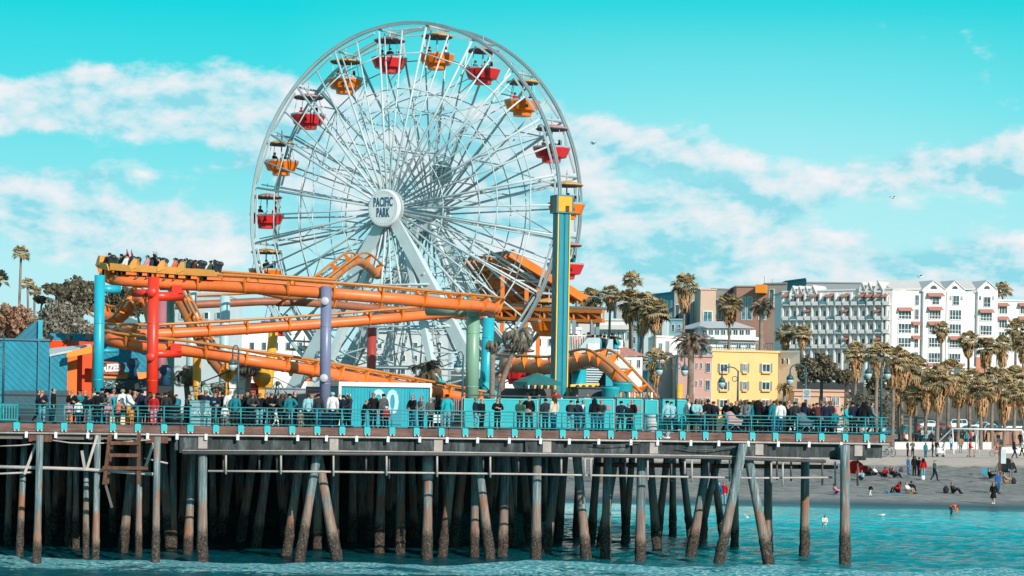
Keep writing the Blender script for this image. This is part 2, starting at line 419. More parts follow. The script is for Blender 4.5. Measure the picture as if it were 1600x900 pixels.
# water: swell, ripples, and a small breaker whose broken crest carries foam
CREST = lambda X: 109.2 + .045 * (X - 5) + .7 * np.sin(X * .22 + .8) + .35 * np.sin(X * .61)
def water_z(X, Y):
    near = np.clip((182 - Y) / 30, .18, 1) * np.clip((300 - np.abs(X)) / 200, 0, 1) * np.clip((Y - 30) / 40, 0, 1)
    Z = near * (fbm(X, Y * 1.4, [(7.5, .045, 5), (3.2, .035, 8), (1.5, .022, 10)], 11) + .06 * np.sin((Y + .12 * X) * 2 * math.pi / 11.0))
    fine = np.clip((60 - np.abs(X)) / 10, 0, 1)
    d = Y - CREST(X)
    lump = .5 + .5 * np.sin(X * .33 + 1.2) * np.cos(X * .13)
    Z = Z + fine * (.20 + .16 * lump) * np.exp(-np.where(d > 0, d / .9, d / 1.9) ** 2)
    d2 = Y - (146 - .05 * X + .8 * np.sin(X * .2)); Z = Z + fine * .13 * np.exp(-(d2 / 1.3) ** 2)
    d3 = Y - (128 - .02 * X + .9 * np.sin(X * .16 + 2)); Z = Z + fine * .12 * np.exp(-(d3 / 1.6) ** 2)
    return Z - .0 * X
wx = axis(-6000, 6000, -46, 56, .34, 1.5); wy = axis(-3000, 178.5, 98, 178.5, .27, 1.45)
wm, WX, WY = grid_mesh('water', wx, wy, water_z)
d = WY - CREST(WX); foam = np.exp(-np.where(d > 0, d / 1.0, d / 6.5) ** 2) * (WY > 60)
foam = foam + .42 * np.exp(-((WY - (146.4 - .05 * WX + .8 * np.sin(WX * .2))) / 1.1) ** 2) + .25 * np.exp(-((WY - 175.5) / .8) ** 2)
at = wm.attributes.new('foam', 'FLOAT', 'POINT'); at.data.foreach_set('value', foam.astype(np.float32).ravel())
def water_mat():
    t = NT('sea_water'); a = t.n('ShaderNodeAttribute'); a.attribute_name = 'foam'
    v1 = t.coords('World', (.9, 2.0, 1)); n1 = t.noise(v1, 1.6, 8, .68); n2 = t.noise(t.coords('World', (.8, 1.6, 1)), 5.5, 5, .65)
    streak = t.noise(t.coords('World', (.16, 1.0, 1)), 1.5, 6, .7)
    fm = t.math('ADD', t.math('MULTIPLY', a.outputs['Fac'], t.math('MULTIPLY', t.noise(t.coords('World', (.25, .7, 1)), 1.0, 4, .6), .92)), t.math('MULTIPLY', t.math('ADD', t.math('MULTIPLY', n1, .6), t.math('MULTIPLY', n2, .45)), .85))
    fac = t.n('ShaderNodeMapRange'); fac.interpolation_type = 'SMOOTHSTEP'; t.l(fm, fac.inputs[0]); fac.inputs[1].default_value = .76; fac.inputs[2].default_value = .88
    flecks = t.ramp(streak, [(.66, (0, 0, 0)), (.74, (1, 1, 1))])
    fall = t.math('ADD', t.math('MULTIPLY', fac.outputs[0], .85), t.math('MULTIPLY', flecks, .28), clamp=True)
    g = t.n('ShaderNodeNewGeometry'); sp = t.n('ShaderNodeSeparateXYZ'); t.l(g.outputs['Position'], sp.inputs[0])
    shal = t.n('ShaderNodeMapRange'); shal.clamp = True; t.l(t.math('ADD', sp.outputs['Y'], t.math('MULTIPLY', n1, 10)), shal.inputs[0]); shal.inputs[1].default_value = 132; shal.inputs[2].default_value = 174
    deep = t.ramp(n1, [(.3, (.0, .05, .07)), (.7, (.0, .16, .20))]); deep = t.mix(t.math('MULTIPLY', a.outputs['Fac'], .55, clamp=True), deep, (.0, .33, .41)); side = t.n('ShaderNodeMapRange'); side.clamp = True; t.l(t.math('ADD', sp.outputs['X'], t.math('MULTIPLY', n1, 6)), side.inputs[0]); side.inputs[1].default_value = 2; side.inputs[2].default_value = 16
    deep = t.mix(t.math('MULTIPLY', side.outputs[0], .7), deep, (.0, .42, .50)); deep = t.mix(shal.outputs[0], deep, (.0, .66, .74))  # sky reflection put into the colour of the open water; shallows lighter
    rip = t.noise(t.coords('World', (.7, 2.4, 1)), 1.1, 6, .72); deep = t.mix(t.ramp(rip, [(.40, (0, 0, 0)), (.62, (1, 1, 1))]), t.mix(.62, deep, (.0, .02, .035)), deep)  # dark and bright sides of ripples painted into the water colour
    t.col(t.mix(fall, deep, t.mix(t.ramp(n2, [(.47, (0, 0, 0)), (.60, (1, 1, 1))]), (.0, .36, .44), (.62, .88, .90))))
    t.l(t.math('MULTIPLY_ADD', fall, .6, .07), t.b.inputs['Roughness']); t.b.inputs['IOR'].default_value = 1.33; t.b.inputs['Specular IOR Level'].default_value = .8
    calm = t.n('ShaderNodeMapRange'); calm.clamp = True; t.l(sp.outputs['Y'], calm.inputs[0]); calm.inputs[1].default_value = 140; calm.inputs[2].default_value = 158; calm.inputs[3].default_value = 1; calm.inputs[4].default_value = .12
    h = t.math('MULTIPLY', t.math('ADD', n1, t.math('MULTIPLY', n2, .35)), calm.outputs[0])
    t.bump(h, 1.0, .36); return t.mat
wm.materials.append(water_mat()); wo = link('water', wm); wo['kind'] = 'structure'

# asphalt of the car park, promenade path
def asphalt():
    t = NT('asphalt'); n1 = t.noise(t.coords('World'), 3, 6, .7); t.col(t.ramp(n1, [(.3, (.045, .046, .05)), (.7, (.085, .085, .085))])); t.set(.9, 0, .2); return t.mat
def strip(name, x0, x1, y0, y1, m, dz, n=24):
    mb = MB()
    for i in range(n):
        a = y0 + (y1 - y0) * i / n; b = y0 + (y1 - y0) * (i + 1) / n
        mb.quad((x0, a, gz(a) + dz), (x1, a, gz(a) + dz), (x1, b, gz(b) + dz), (x0, b, gz(b) + dz))
    return structure(name, mb, m)
strip('car_park', 30, 220, 340, 399, asphalt(), .03)
strip('bike_path', -40, 220, 268, 273.5, paint((.60, .50, .44), .8, .1, .8, name='path_concrete'), .03)
hm = MB(); hp = []
for i in range(60):
    x = -1400 + i * 40; f = i / 59
    h = 60 + 26 * math.sin(i * .33 + .6) + 16 * math.sin(i * .9) + 8 * math.sin(i * 2.1)
    hp.append((x, 2900, max(30, h * (1.0 if x < -500 else max(.35, 1 - (x + 500) / 700)))))
for a, b in zip(hp, hp[1:]):
    hm.add([(a[0], 2700, 15), (b[0], 2700, 15), (b[0] + 10, b[1], b[2]), (a[0] + 10, a[1], a[2]), (b[0], 3300, 15), (a[0], 3300, 15)], [(0, 1, 2, 3), (3, 2, 4, 5)], 0, True)
structure('hills', hm, paint((.12, .24, .28), .95, .15, .01, name='hill_haze_blue', dirt=0))  # blue of distance haze put into the hill colour
# ------------------------------------------------------------------ the pier
S0, S1 = -9.0, S_of(1394, 0, 690)
pier = thing('pier', 'long timber pier on barnacled piles carrying the fairground over the water', 'pier', PL(S0, 0, 0))
def plbox(mb, s0, s1, t0, t1, z0, z1, mi=0):
    mb.box(PL((s0 + s1) / 2, (t0 + t1) / 2, (z0 + z1) / 2), (s1 - s0, t1 - t0, z1 - z0), PYAW, mi); return mb
mb = MB(); plbox(mb, S0 - 60, S1, .06, 62, DECK - .2, DECK); mb.build('deck', M_DECK, pier)
for a, b in ((S0, S_of(281, 0, 668)), (S_of(281.6, 0, 668), S_of(700, 0)), (S_of(700.5, 0), S_of(1080, 0)), (S_of(1080.5, 0), S1)):
    mb = MB(); plbox(mb, a, b, -.16, .055, DECK - .35, DECK + .03); mb.build('fascia_beam', M_FASCIA, pier)
# side of the pier's end
mb = MB(); plbox(mb, S1 - .15, S1 + .02, .06, 40, DECK - .38, DECK + .02); mb.build('end_beam', M_FASCIA, pier)
mb = MB(); mb.tube(PL(S0, -.1, 6.27), PL(S1 - .2, -.1, 6.27), .055, 8); mb.build('water_pipe', M_PIPE, pier)
M_CLAMP = paint((.7, .74, .75), .5, .1, name='clamp_white')
for px in list(range(42, 1390, 47)):
    s = S_of(px + rnd.uniform(-3, 3), 0, 686)
    mb = MB(); plbox(mb, s - .07, s + .07, -.17, -.02, 6.05, 6.34); mb.build('pipe_clamp', M_CLAMP, pier)
# concrete cap beams between the pile heads
heads = [300, 505, 668, 838, 1005, 1170, 1325]
edges = [272] + heads[1:] + [1378]
for a, b in zip(edges, edges[1:]):
    mb = MB(); plbox(mb, S_of(a, .3, 695) + .02, S_of(b, .3, 695) - .02, .2, .85, 5.52, 6.2); mb.build('edge_girder', M_CONC, pier)
for h in heads:
    s = S_of(h, .2, 700)
    mb = MB(); plbox(mb, s - .62, s + .95, .02, 1.2, 5.4, 6.22); mb.build('pile_cap', M_CONC, pier)
    mb = MB(); plbox(mb, s + .28, s + .72, -.03, .018, 5.62, 6.2); mb.build('bearing_plate', paint((.42, .36, .34), .7, .2, 3, name='bearing_pad', dirt=.3), pier)
for px in (64, 246):
    s = S_of(px, 0, 690); mb = MB(); plbox(mb, s - .58, s + .5, -.1, .5, 5.86, 6.18); mb.build('pile_cap', M_RUSTWOOD, pier)
mb = MB(); plbox(mb, S0, S_of(268, 0), .1, .4, 5.98, 6.2); mb.build('edge_girder', wood((.10, .09, .085), (.25, .23, .21), 'grey_timber'), pier)
# cross girders running back under the deck
for px in (-60, 60, 150, 245, 300, 400, 505, 590, 668, 750, 838, 920, 1005, 1090, 1170, 1250, 1325):
    s = S_of(px, .3, 695); mb = MB(); plbox(mb, s - .25, s + .25, 1.25, 55, 5.75, DECK - .22)
    mb.build('cross_girder', M_CONC, pier)
# service pipes and their hangers
def pr(px, t, py): return PP(px, t, P(px, py, PP(px, t, 6, py).y).z, py)
def prun(name, pts, t, r, m):
    mb = MB(); mb.ptube([pr(x, t, y) for x, y in pts], r, 7); return mb.build(name, m, pier)
prun('water_pipe', [(285, 708), (500, 709), (700, 710), (900, 712), (1100, 715), (1290, 721)], .05, .085, M_PIPEDK)
prun('water_pipe', [(285, 704), (500, 704.5), (700, 706.5), (900, 709.5), (1100, 712), (1290, 717)], .0, .035, M_PIPE)
prun('drain_pipe', [(325, 736), (500, 737), (665, 739), (830, 741), (1000, 744), (1180, 747), (1300, 746)], .3, .055, M_PIPE)
prun('drain_pipe', [(-20, 729), (66, 731), (130, 733), (240, 741), (246, 745)], -.25, .085, M_PIPE)
prun('drain_pipe', [(-20, 741), (50, 738)], -.2, .05, M_PIPE)
prun('drain_pipe', [(225, 716), (262, 724)], -.2, .045, M_PIPE)
prun('cable', [(0, 697), (30, 696), (60, 693)], -.15, .03, M_PIPE)
prun('cable', [(82, 688), (110, 692), (150, 693), (200, 690), (235, 687)], -.15, .035, M_PIPE)
prun('cable', [(1060, 698), (1085, 702), (1110, 703), (1140, 699), (1165, 695)], -.15, .03, M_PIPEDK)
prun('cable', [(925, 693), (945, 695), (965, 695), (1000, 692)], -.15, .025, M_PIPEDK)
for px, y0, y1, t in ((353, 709, 741, .1), (349, 709, 735, .6), (405, 712, 734, .6), (433, 711, 737, .4), (439, 711, 741, .1), (521, 712, 744, .1), (572, 713, 738, .4), (604, 713, 743, .1), (608, 713, 748, .4), (683, 714, 745, .1),
                      (755, 715, 733, .5), (766, 716, 746, .1), (810, 716, 738, .6), (877, 718, 740, .3), (914, 718, 743, .1), (923, 719, 748, .1), (977, 719, 738, .6), (1012, 720, 750, .3), (1049, 721, 752, .6), (1070, 721, 741, .3),
                      (1081, 722, 754, .1), (1107, 722, 742, .4), (1140, 723, 752, .3), (1205, 724, 754, .2), (1214, 725, 750, .4), (1223, 725, 759, .1), (1236, 726, 752, .5), (1285, 722, 758, .4), (1305, 725, 759, .1), (1340, 722, 759, .4)):
    mb = MB(); mb.tube(pr(px, t, y0 - 4), pr(px, t, y1), .055, 6); mb.build('hanger_rod', M_PIPE if t < .35 else M_PIPEDK, pier)
# walkway under the deck's shore end, seen between the piles
mb = MB(); plbox(mb, S_of(935, 6), S_of(1300, 6), 5.0, 6.4, 4.75, 4.95); mb.build('catwalk', M_RUSTWOOD, pier)
# the timber ladder frame hung under the old part
lad = [((163, 757), (172, 678)), ((217, 757), (217, 678)), ((205, 757), (206, 679)), ((168, 756), (176, 680))]
mb = MB()
for (a, b), t, w in zip(lad, (-.5, -.5, .3, .3), (.17, .17, .14, .14)):
    mb.bar(pr(a[0], t, a[1]), pr(b[0], t, b[1]), w, w)
for x0, x1, y in ((172, 217, 692), (170, 217, 711), (160, 232, 731)):
    mb.bar(pr(x0, -.62, y), pr(x1, -.62, y + .5), .1, .16)
mb.build('timber_frame', M_RUSTWOOD, pier)
for a, b in (((38, 741), (56, 694)), ((135, 735), (152, 680)), ((228, 728), (240, 692)), ((128, 704), (133, 735)), ((165, 757), (175, 793))):
    mb = MB(); mb.bar(pr(a[0], -.3, a[1]), pr(b[0], -.3, b[1]), .12, .12); mb.build('brace', M_PIPE if a[0] != 165 else M_PIPEDK, pier)
# piles: (x at the head, x at the water, y of the water line, radius)
piles = [(38, 30, 871, .17), (62, 57, 883, .18), (110, 106, 854, .15), (119, 118, 857, .17), (134, 134, 871, .15), (152, 149, 881, .17), (211, 191, 865, .23), (218, 216, 871, .16),
    (245, 243, 884, .18), (250, 266, 860, .24), (270, 270, 860, .2), (301, 293, 868, .22), (316, 316, 880, .24), (368, 345, 838, .24), (402, 375, 848, .25), (424, 400, 855, .25),
    (430, 446, 840, .25), (474, 447, 870, .24), (470, 484, 838, .24), (500, 467, 878, .24), (490, 527, 877, .27), (497, 496, 860, .22), (525, 522, 862, .22), (552, 550, 848, .23), (580, 576, 845, .22),
    (598, 592, 861, .25), (627, 625, 862, .24), (669, 667, 874, .25), (712, 691, 868, .24), (730, 709, 854, .24), (742, 741, 868, .22), (742, 766, 875, .25), (790, 785, 867, .25), (788, 801, 855, .24),
    (812, 828, 846, .24), (839, 837, 878, .25), (876, 853, 864, .24), (884, 872, 848, .24), (898, 916, 871, .25), (936, 923, 848, .24), (950, 946, 870, .25), (966, 938, 858, .24), (968, 979, 846, .22), (990, 976, 852, .2),
    (1002, 1000, 877, .25), (1012, 1027, 861, .24), (1046, 1026, 850, .22), (1051, 1051, 835, .22), (1060, 1079, 838, .22), (1111, 1079, 871, .25), (1100, 1099, 845, .22), (1106, 1131, 846, .22),
    (1162, 1123, 881, .26), (1164, 1201, 880, .26), (1130, 1090, 852, .22), (1148, 1148, 857, .22), (1200, 1200, 865, .24), (1258, 1257, 870, .25), (1320, 1320, 882, .27)]
piles += [(90, 84, 836, .17), (175, 176, 838, .18), (205, 214, 835, .2), (232, 226, 838, .2), (330, 334, 842, .2), (290, 284, 838, .22), (640, 648, 842, .22), (690, 700, 840, .22), (770, 760, 842, .22), (560, 566, 835, .2), (15, 12, 850, .17), (905, 900, 842, .2), (72, 76, 850, .16), (610, 606, 838, .22), (860, 862, 838, .22)]
for i, (xt, xb, yb, r) in enumerate(piles):
    bot = G(xb, yb, 0.0); k = unroll(xt, 712)[0] / F
    top = V((k * bot.y, bot.y, 6.3)); kb = unroll(xb, yb)[0] / F
    bot = V((kb * bot.y, bot.y, 0.0))
    dirv = (top - bot) / 6.3; base = bot - dirv * 2.2
    mb = MB(); n = 12; rings = [base + dirv * (h + 2.2) for h in [-2.2, -.6, -.2, .1, .3, .5, .7, .9, 1.1, 1.3, 1.6, 2.0, 2.8, 4.0, 5.2, 6.3 - .1]]
    vs = []; fs = []
    for c in rings:
        rough = max(0, min(1, (1.75 - c.z) / .7)); rr = r * (1 + .16 * rough) * (.94 if c.z > 2.2 else 1)
        for q in range(n):
            a = 2 * math.pi * q / n
            nn = mnoise.noise(V((math.cos(a) * 2.2 + i * 3.1, math.sin(a) * 2.2, c.z * 3.3)))
            k_ = rr * (1 + nn * (.03 + .22 * rough))
            vs.append(c + V((math.cos(a) * k_, math.sin(a) * k_, 0)))
    for j in range(len(rings) - 1):
        for q in range(n): fs.append((j * n + q, j * n + (q + 1) % n, (j + 1) * n + (q + 1) % n, (j + 1) * n + q))
    fs.append(tuple((len(rings) - 1) * n + q for q in range(n)))
    mb.add(vs, fs, 0, True); mb.build('pile', M_PILE, pier)
# sleeve on one pile, iron bands
p0 = G(667, 874, 0); mb = MB(); kx = unroll(668.5, 730)[0] / F * p0.y
mb.lathe([(.275, 4.1), (.285, 4.1), (.285, 5.4), (.275, 5.4)], 16, Matrix.Translation((kx, p0.y, 0))); mb.build('pile_sleeve', paint((.34, .42, .44), .45, .12, name='sleeve_grey'), pier)
# wall added to darken the space under the fairground, with rows of piles
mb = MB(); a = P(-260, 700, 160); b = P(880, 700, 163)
mb.prism([V((a.x, a.y, -1.5)), V((b.x, b.y, -1.5)), V((b.x, b.y, 6.49)), V((a.x, a.y, 6.49))], (0, .4, 0)); mb.build('dark_backing', wood((.02, .018, .016), (.06, .055, .05), 'dark_backing_boards', (3, 3, .3)), pier)
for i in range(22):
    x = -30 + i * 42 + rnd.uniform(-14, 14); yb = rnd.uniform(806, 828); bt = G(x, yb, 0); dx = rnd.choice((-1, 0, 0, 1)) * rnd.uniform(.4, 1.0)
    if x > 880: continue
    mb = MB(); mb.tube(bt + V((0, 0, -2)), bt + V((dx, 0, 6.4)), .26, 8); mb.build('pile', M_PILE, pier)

# ------------------------------------------------------------------ the railing along the pier's edge
rail = thing('railing', 'teal tubular railing with bolted brackets along the edge of the pier', 'railing', PL(S0, 0))
for z, r in ((7.64, .034), (7.45, .026), (7.29, .018), (7.13, .026), (6.83, .026)):
    mb = MB(); mb.tube(PL(S0, .0, z), PL(S1 - .3, .0, z), r, 6)
    mb.tube(PL(S1 - .3, .0, z), PL(S1 - .3, 14, z), r, 6); mb.build('rail', M_RAIL, rail)
posts = [-14, 26, 62, 100, 140, 176, 215, 256, 297, 337, 376, 417, 456, 495, 534, 573, 612, 650, 689, 726, 765, 803, 840, 878, 915, 953, 990, 1028, 1065, 1101, 1137, 1174, 1210, 1246, 1282, 1319, 1352, 1377]
for px in posts:
    s = S_of(px, 0, 660)
    mb = MB(); mb.tube(PL(s, .0, DECK - .05), PL(s, .0, 7.66), .038, 8); po = mb.build('post', M_RAIL, rail)
    mb = MB(); plbox(mb, s - .15, s + .15, -.235, -.165, 6.44, 6.74); plbox(mb, s - .13, s + .13, -.2, .1, 6.74, 6.78)
    mb.build('bracket', M_BRACKET, po)
    for q in (-.09, .09): mb = MB(); plbox(mb, s + q - .03, s + q + .03, -.25, -.17, 6.37, 6.43); mb.build('bolt', M_CLAMP, po)
for t in range(2, 14, 2):
    mb = MB(); mb.tube(PL(S1 - .3, t, DECK), PL(S1 - .3, t, 7.66), .038, 8); mb.build('post', M_RAIL, rail)
# barred gate panel in the railing and a lifebuoy-station frame
gate = thing('rail_gate', 'barred teal gate panel set into the pier railing by the blue shed', 'gate', PP(12, .1, DECK))
mb = MB(); s0, s1 = S_of(-12, .1), S_of(27, .1)
for z in (6.9, 7.6): mb.bar(PL(s0, -.05, z), PL(s1, -.05, z), .05, .07)
for s in (s0, s1): mb.bar(PL(s, -.05, 6.8), PL(s, -.05, 7.68), .05, .09)
mb.build('frame', M_RAIL, gate)
mb = MB()
for i in range(1, 9):
    s = s0 + (s1 - s0) * i / 9; mb.bar(PL(s, -.05, 6.9), PL(s, -.05, 7.6), .035, .035)
mb.build('bars', M_BRACKET, gate)
# ------------------------------------------------------------------ lettering
def text_mesh(body, size=1.0, depth=.02, bold=.02, xs=1.0, align='CENTER', spacing=1.0, line=1.0):
    cu = bpy.data.curves.new('lettering', 'FONT'); cu.body = body; cu.size = size; cu.extrude = depth; cu.offset = bold
    cu.align_x = align; cu.align_y = 'CENTER'; cu.space_character = spacing; cu.space_line = line; cu.resolution_u = 3
    o = bpy.data.objects.new('lettering', cu); COL.objects.link(o)
    dg = bpy.context.evaluated_depsgraph_get(); me = bpy.data.meshes.new_from_object(o.evaluated_get(dg))
    bpy.data.objects.remove(o); bpy.data.curves.remove(cu)
    me.transform(Matrix.Diagonal((xs, 1, 1, 1))); return me
def place_text(me, origin, xdir, zdir, mat, parent, name='lettering'):
    x = V(xdir).normalized(); y = V(zdir).normalized(); n = x.cross(y)
    M = Matrix((x, y, n)).transposed().to_4x4(); M.translation = V(origin)
    me.transform(M); me.materials.clear(); me.materials.append(mat)
    return link(name, me, parent)

# ------------------------------------------------------------------ the big wheel
WC = P(641, 331, 153.0); WR = 12.75; WYAW = R(32)
wa = V((-math.sin(WYAW), -math.cos(WYAW), 0))      # axle, towards the camera
we = V((math.cos(WYAW), -math.sin(WYAW), 0))       # across
wz = V((0, 0, 1))
def W(r, ang, ax):                                  # ang clockwise from the top as seen from the camera
    return WC + we * (r * math.sin(ang)) + wz * (r * math.cos(ang)) + wa * ax
def WE(e, z, ax): return WC + we * e + wz * z + wa * ax
wheel = thing('ferris_wheel', 'tall white steel ferris wheel with red and orange tubs and a round name sign', 'ferris wheel', (WC.x, WC.y, DECK))
RX = 1.32
for ax in (RX, -RX):
    n = 120; mb = MB(); vs = []; fs = []
    prof = [(WR - .17, -.08), (WR - .17, .08), (WR - .02, .13), (WR - .02, -.13)]
    for i in range(n):
        for (r, da) in prof: vs.append(W(r, 2 * math.pi * i / n, ax + da))
    for i in range(n):
        j = (i + 1) % n
        for q in range(4): fs.append((i * 4 + q, i * 4 + (q + 1) % 4, j * 4 + (q + 1) % 4, j * 4 + q))
    mb.add(vs, fs); rim = mb.build('rim', paint((.44, .57, .61), .4, .12, 1.0, 0, 0, 'rim_blue_grey', .15), wheel)
    mb = MB(); vs = []; fs = []
    prof = [(WR - .02, -.08), (WR - .02, .08), (WR + .055, .08), (WR + .055, -.08)]
    for i in range(n):
        for (r, da) in prof: vs.append(W(r, 2 * math.pi * i / n, ax + da))
    for i in range(n):
        j = (i + 1) % n
        for q in range(4): fs.append((i * 4 + q, i * 4 + (q + 1) % 4, j * 4 + (q + 1) % 4, j * 4 + q))
    mb.add(vs, fs); mb.build('tyre_track', M_RIMDARK, rim)
    mb = MB()
    for k in range(20):                               # straight lamp boxes inside the rim
        a0 = R(18 * k + 10.8); a1 = R(18 * k + 25.2)
        mb.bar(W(WR - .36, a0, ax), W(WR - .36, a1, ax), .11, .11, up=wa)
    mb.build('lamp_boxes', M_STEEL, rim)
HX = 2.55
def spokes(sgn):
    mb = MB()
    for k in range(40):
        a = R(9 * k)
        node = (k % 2 == 1)
        r1 = WR - .34 if node else WR - .5
        mb.tube(W(1.15, a, sgn * HX), W(r1, a, sgn * RX), .085 if node else .062, 6)
        if node:                                       # the twin lattice member beside each hanger arm
            mb.tube(W(1.15, a + R(2.5), sgn * (HX - .55)), W(WR - .5, a + R(1.3), sgn * (RX - .25)), .05, 5)
    return mb
spokes(1).build('spokes', M_STEEL, wheel); spokes(-1).build('spokes', M_STEEL, wheel)
axr = lambda r: RX + (HX - RX) * (WR - r) / (WR - 1.2)
for r, th in ((4.2, .035), (6.9, .04), (8.2, .04), (10.7, .045)):
    for sg in (1, -1):
        mb = MB()
        for k in range(40 if r < 9 else 20):
            st = 9 if r < 9 else 18; off = 0 if r < 9 else 9
            mb.tube(W(r, R(off + st * k), sg * axr(r)), W(r, R(off + st * (k + 1)), sg * axr(r)), th, 5)
        mb.build('cable_ring', M_STEEL, wheel)
mb = MB()
for k in range(20):
    a = R(9 + 18 * k)
    for r in (4.2, 6.9, 10.7): mb.tube(W(r, a, axr(r)), W(r, a, -axr(r)), .05, 5)
    mb.tube(W(6.9, a, axr(6.9)), W(10.7, a, -axr(10.7)), .035, 4); mb.tube(W(4.2, a, -axr(4.2)), W(6.9, a, axr(6.9)), .035, 4)
    mb.tube(W(6.9, a, axr(6.9)), W(10.7, a + R(18), -axr(10.7)), .028, 4)
mb.build('cross_struts', M_STEEL, wheel)
for k in range(20):
    a = R(9 + 18 * k); mb = MB()
    mb.tube(W(WR - .2, a, RX), W(WR - .2, a, -RX), .08, 6)
    mb.build('hanger_shaft', M_STEEL2, wheel)
MA = Matrix((we, wz, wa)).transposed().to_4x4(); MA.translation = WC      # local x across, y up, z out along the axle
mb = MB(); mb.lathe([(.5, -3.2), (.62, -2.7), (.45, -2.6), (.45, 2.6), (.62, 2.7), (.5, 3.1)], 20, MA); mb.build('axle', M_STEEL2, wheel)
for sg in (1, -1):
    mb = MB(); z0 = sg * HX
    mb.lathe([(.4, z0 - .1), (1.22, z0 - .12), (1.28, z0 - .05), (1.28, z0 + .05), (1.22, z0 + .12), (.4, z0 + .1)], 32, MA)
    mb.build('hub_flange', M_STEEL2, wheel)
for sg in (1, -1):
    zf = sg * 3.15
    mb = MB(); mb.lathe([(.9, zf - sg * .2), (1.27, zf - sg * .2), (1.27, zf), (1.2, zf + sg * .06), (.02, zf + sg * .06)], 48, MA, smooth=False)
    disc = mb.build('hub_sign', paint((.80, .86, .88), .45, .04, 1, name='sign_white', dirt=.04), wheel)
    if sg > 0:
        me = text_mesh('PACIFIC\nPARK', .86, .012, .018, .47, line=.82, spacing=1.12)
        place_text(me, WC + wa * (zf + .075) + wz * .03, we, wz, paint((.03, .10, .17), .5, .05, name='sign_navy', dirt=0), disc)
    mb = MB()
    for ring, cnt in ((1.12, 44), (1.02, 40)):
        for k in range(cnt):
            a = 2 * math.pi * k / cnt
            c = WC + we * (ring * math.sin(a)) + wz * (ring * math.cos(a)) + wa * (zf + sg * .07)
            mb.ball(c, .026, 6, 4)
    mb.build('sign_bulbs', paint((.45, .5, .5), .3, .1, name='bulb_grey'), disc)
mb = MB()
pc = W(2.95, R(12), -HX - .3); M2 = MA.copy(); M2.translation = pc
mb.lathe([(.85, -.04), (.85, .04)], 24, M2, smooth=False)
pp = mb.build('perforated_disc', M_STEEL, wheel)
mb = MB()
for i in range(-5, 6):
    for j in range(-4, 5):
        if i * i * .9 + j * j * 1.3 < 22: mb.box(pc + we * (i * .15) + wz * (j * .16) + wa * .05, (.09, .02, .07), -WYAW)
mb.build('perforation', M_DARK, pp)
# legs
LEG = paint((.58, .70, .74), .45, .10, .7, 0, 0, 'leg_paint', .14)
for sg in (1, -1):
    for side in (1, -1):
        top = WE(side * .34, -.55, sg * 2.45); foot = WE(side * 9.3, DECK - WC.z, sg * 2.3)
        mb = MB(); mb.bar(top, foot, .8, .5, up=wa); leg = mb.build('support_leg', LEG, wheel)
        t2 = WE(side * .5, -.7, sg * 1.7); f2 = WE(side * 5.7, DECK - WC.z, sg * 3.9)
        mb = MB(); mb.bar(t2, f2, .42, .55, up=wa); mb.build('inner_leg', LEG, wheel)
        mb = MB()
        for k in range(1, 9):
            f = k / 9; g = (k + .5) / 9
            a = top.lerp(foot, f); b = t2.lerp(f2, f); c = t2.lerp(f2, min(1, g))
            mb.tube(a, b, .055, 5); mb.tube(a, c, .045, 5)
        mb.build('bracing', M_STEEL, leg)
    mb = MB()
    for f in (.35, .55, .75, .92):
        a = WE(-.42, -.25, sg * 2.9).lerp(WE(-9.1, DECK - WC.z, sg * 2.4), f); b = WE(.42, -.25, sg * 2.9).lerp(WE(9.1, DECK - WC.z, sg * 2.4), f)
        mb.tube(a, b, .07, 6)
        if f > .4: mb.tube(a, WE(.0, (DECK - WC.z) * (f - .12), sg * 2.6), .05, 5); mb.tube(b, WE(.0, (DECK - WC.z) * (f - .12), sg * 2.6), .05, 5)
    mb.build('tie_beams', M_STEEL, wheel)
for side in (1, -1):
    for f in (.3, .5, .7, .9):
        mb = MB()
        a = WE(side * .42, -.25, 2.9).lerp(WE(side * 9.1, DECK - WC.z, 2.4), f); b = WE(side * .42, -.25, -2.9).lerp(WE(side * 9.1, DECK - WC.z, -2.4), f)
        mb.tube(a, b, .08, 6); mb.build('cross_tie', M_STEEL, wheel)
mb = MB(); mb.box(WE(0, DECK - WC.z + .2, 0), (12, 9, .4), -WYAW); mb.build('loading_platform', M_STEEL2, wheel)

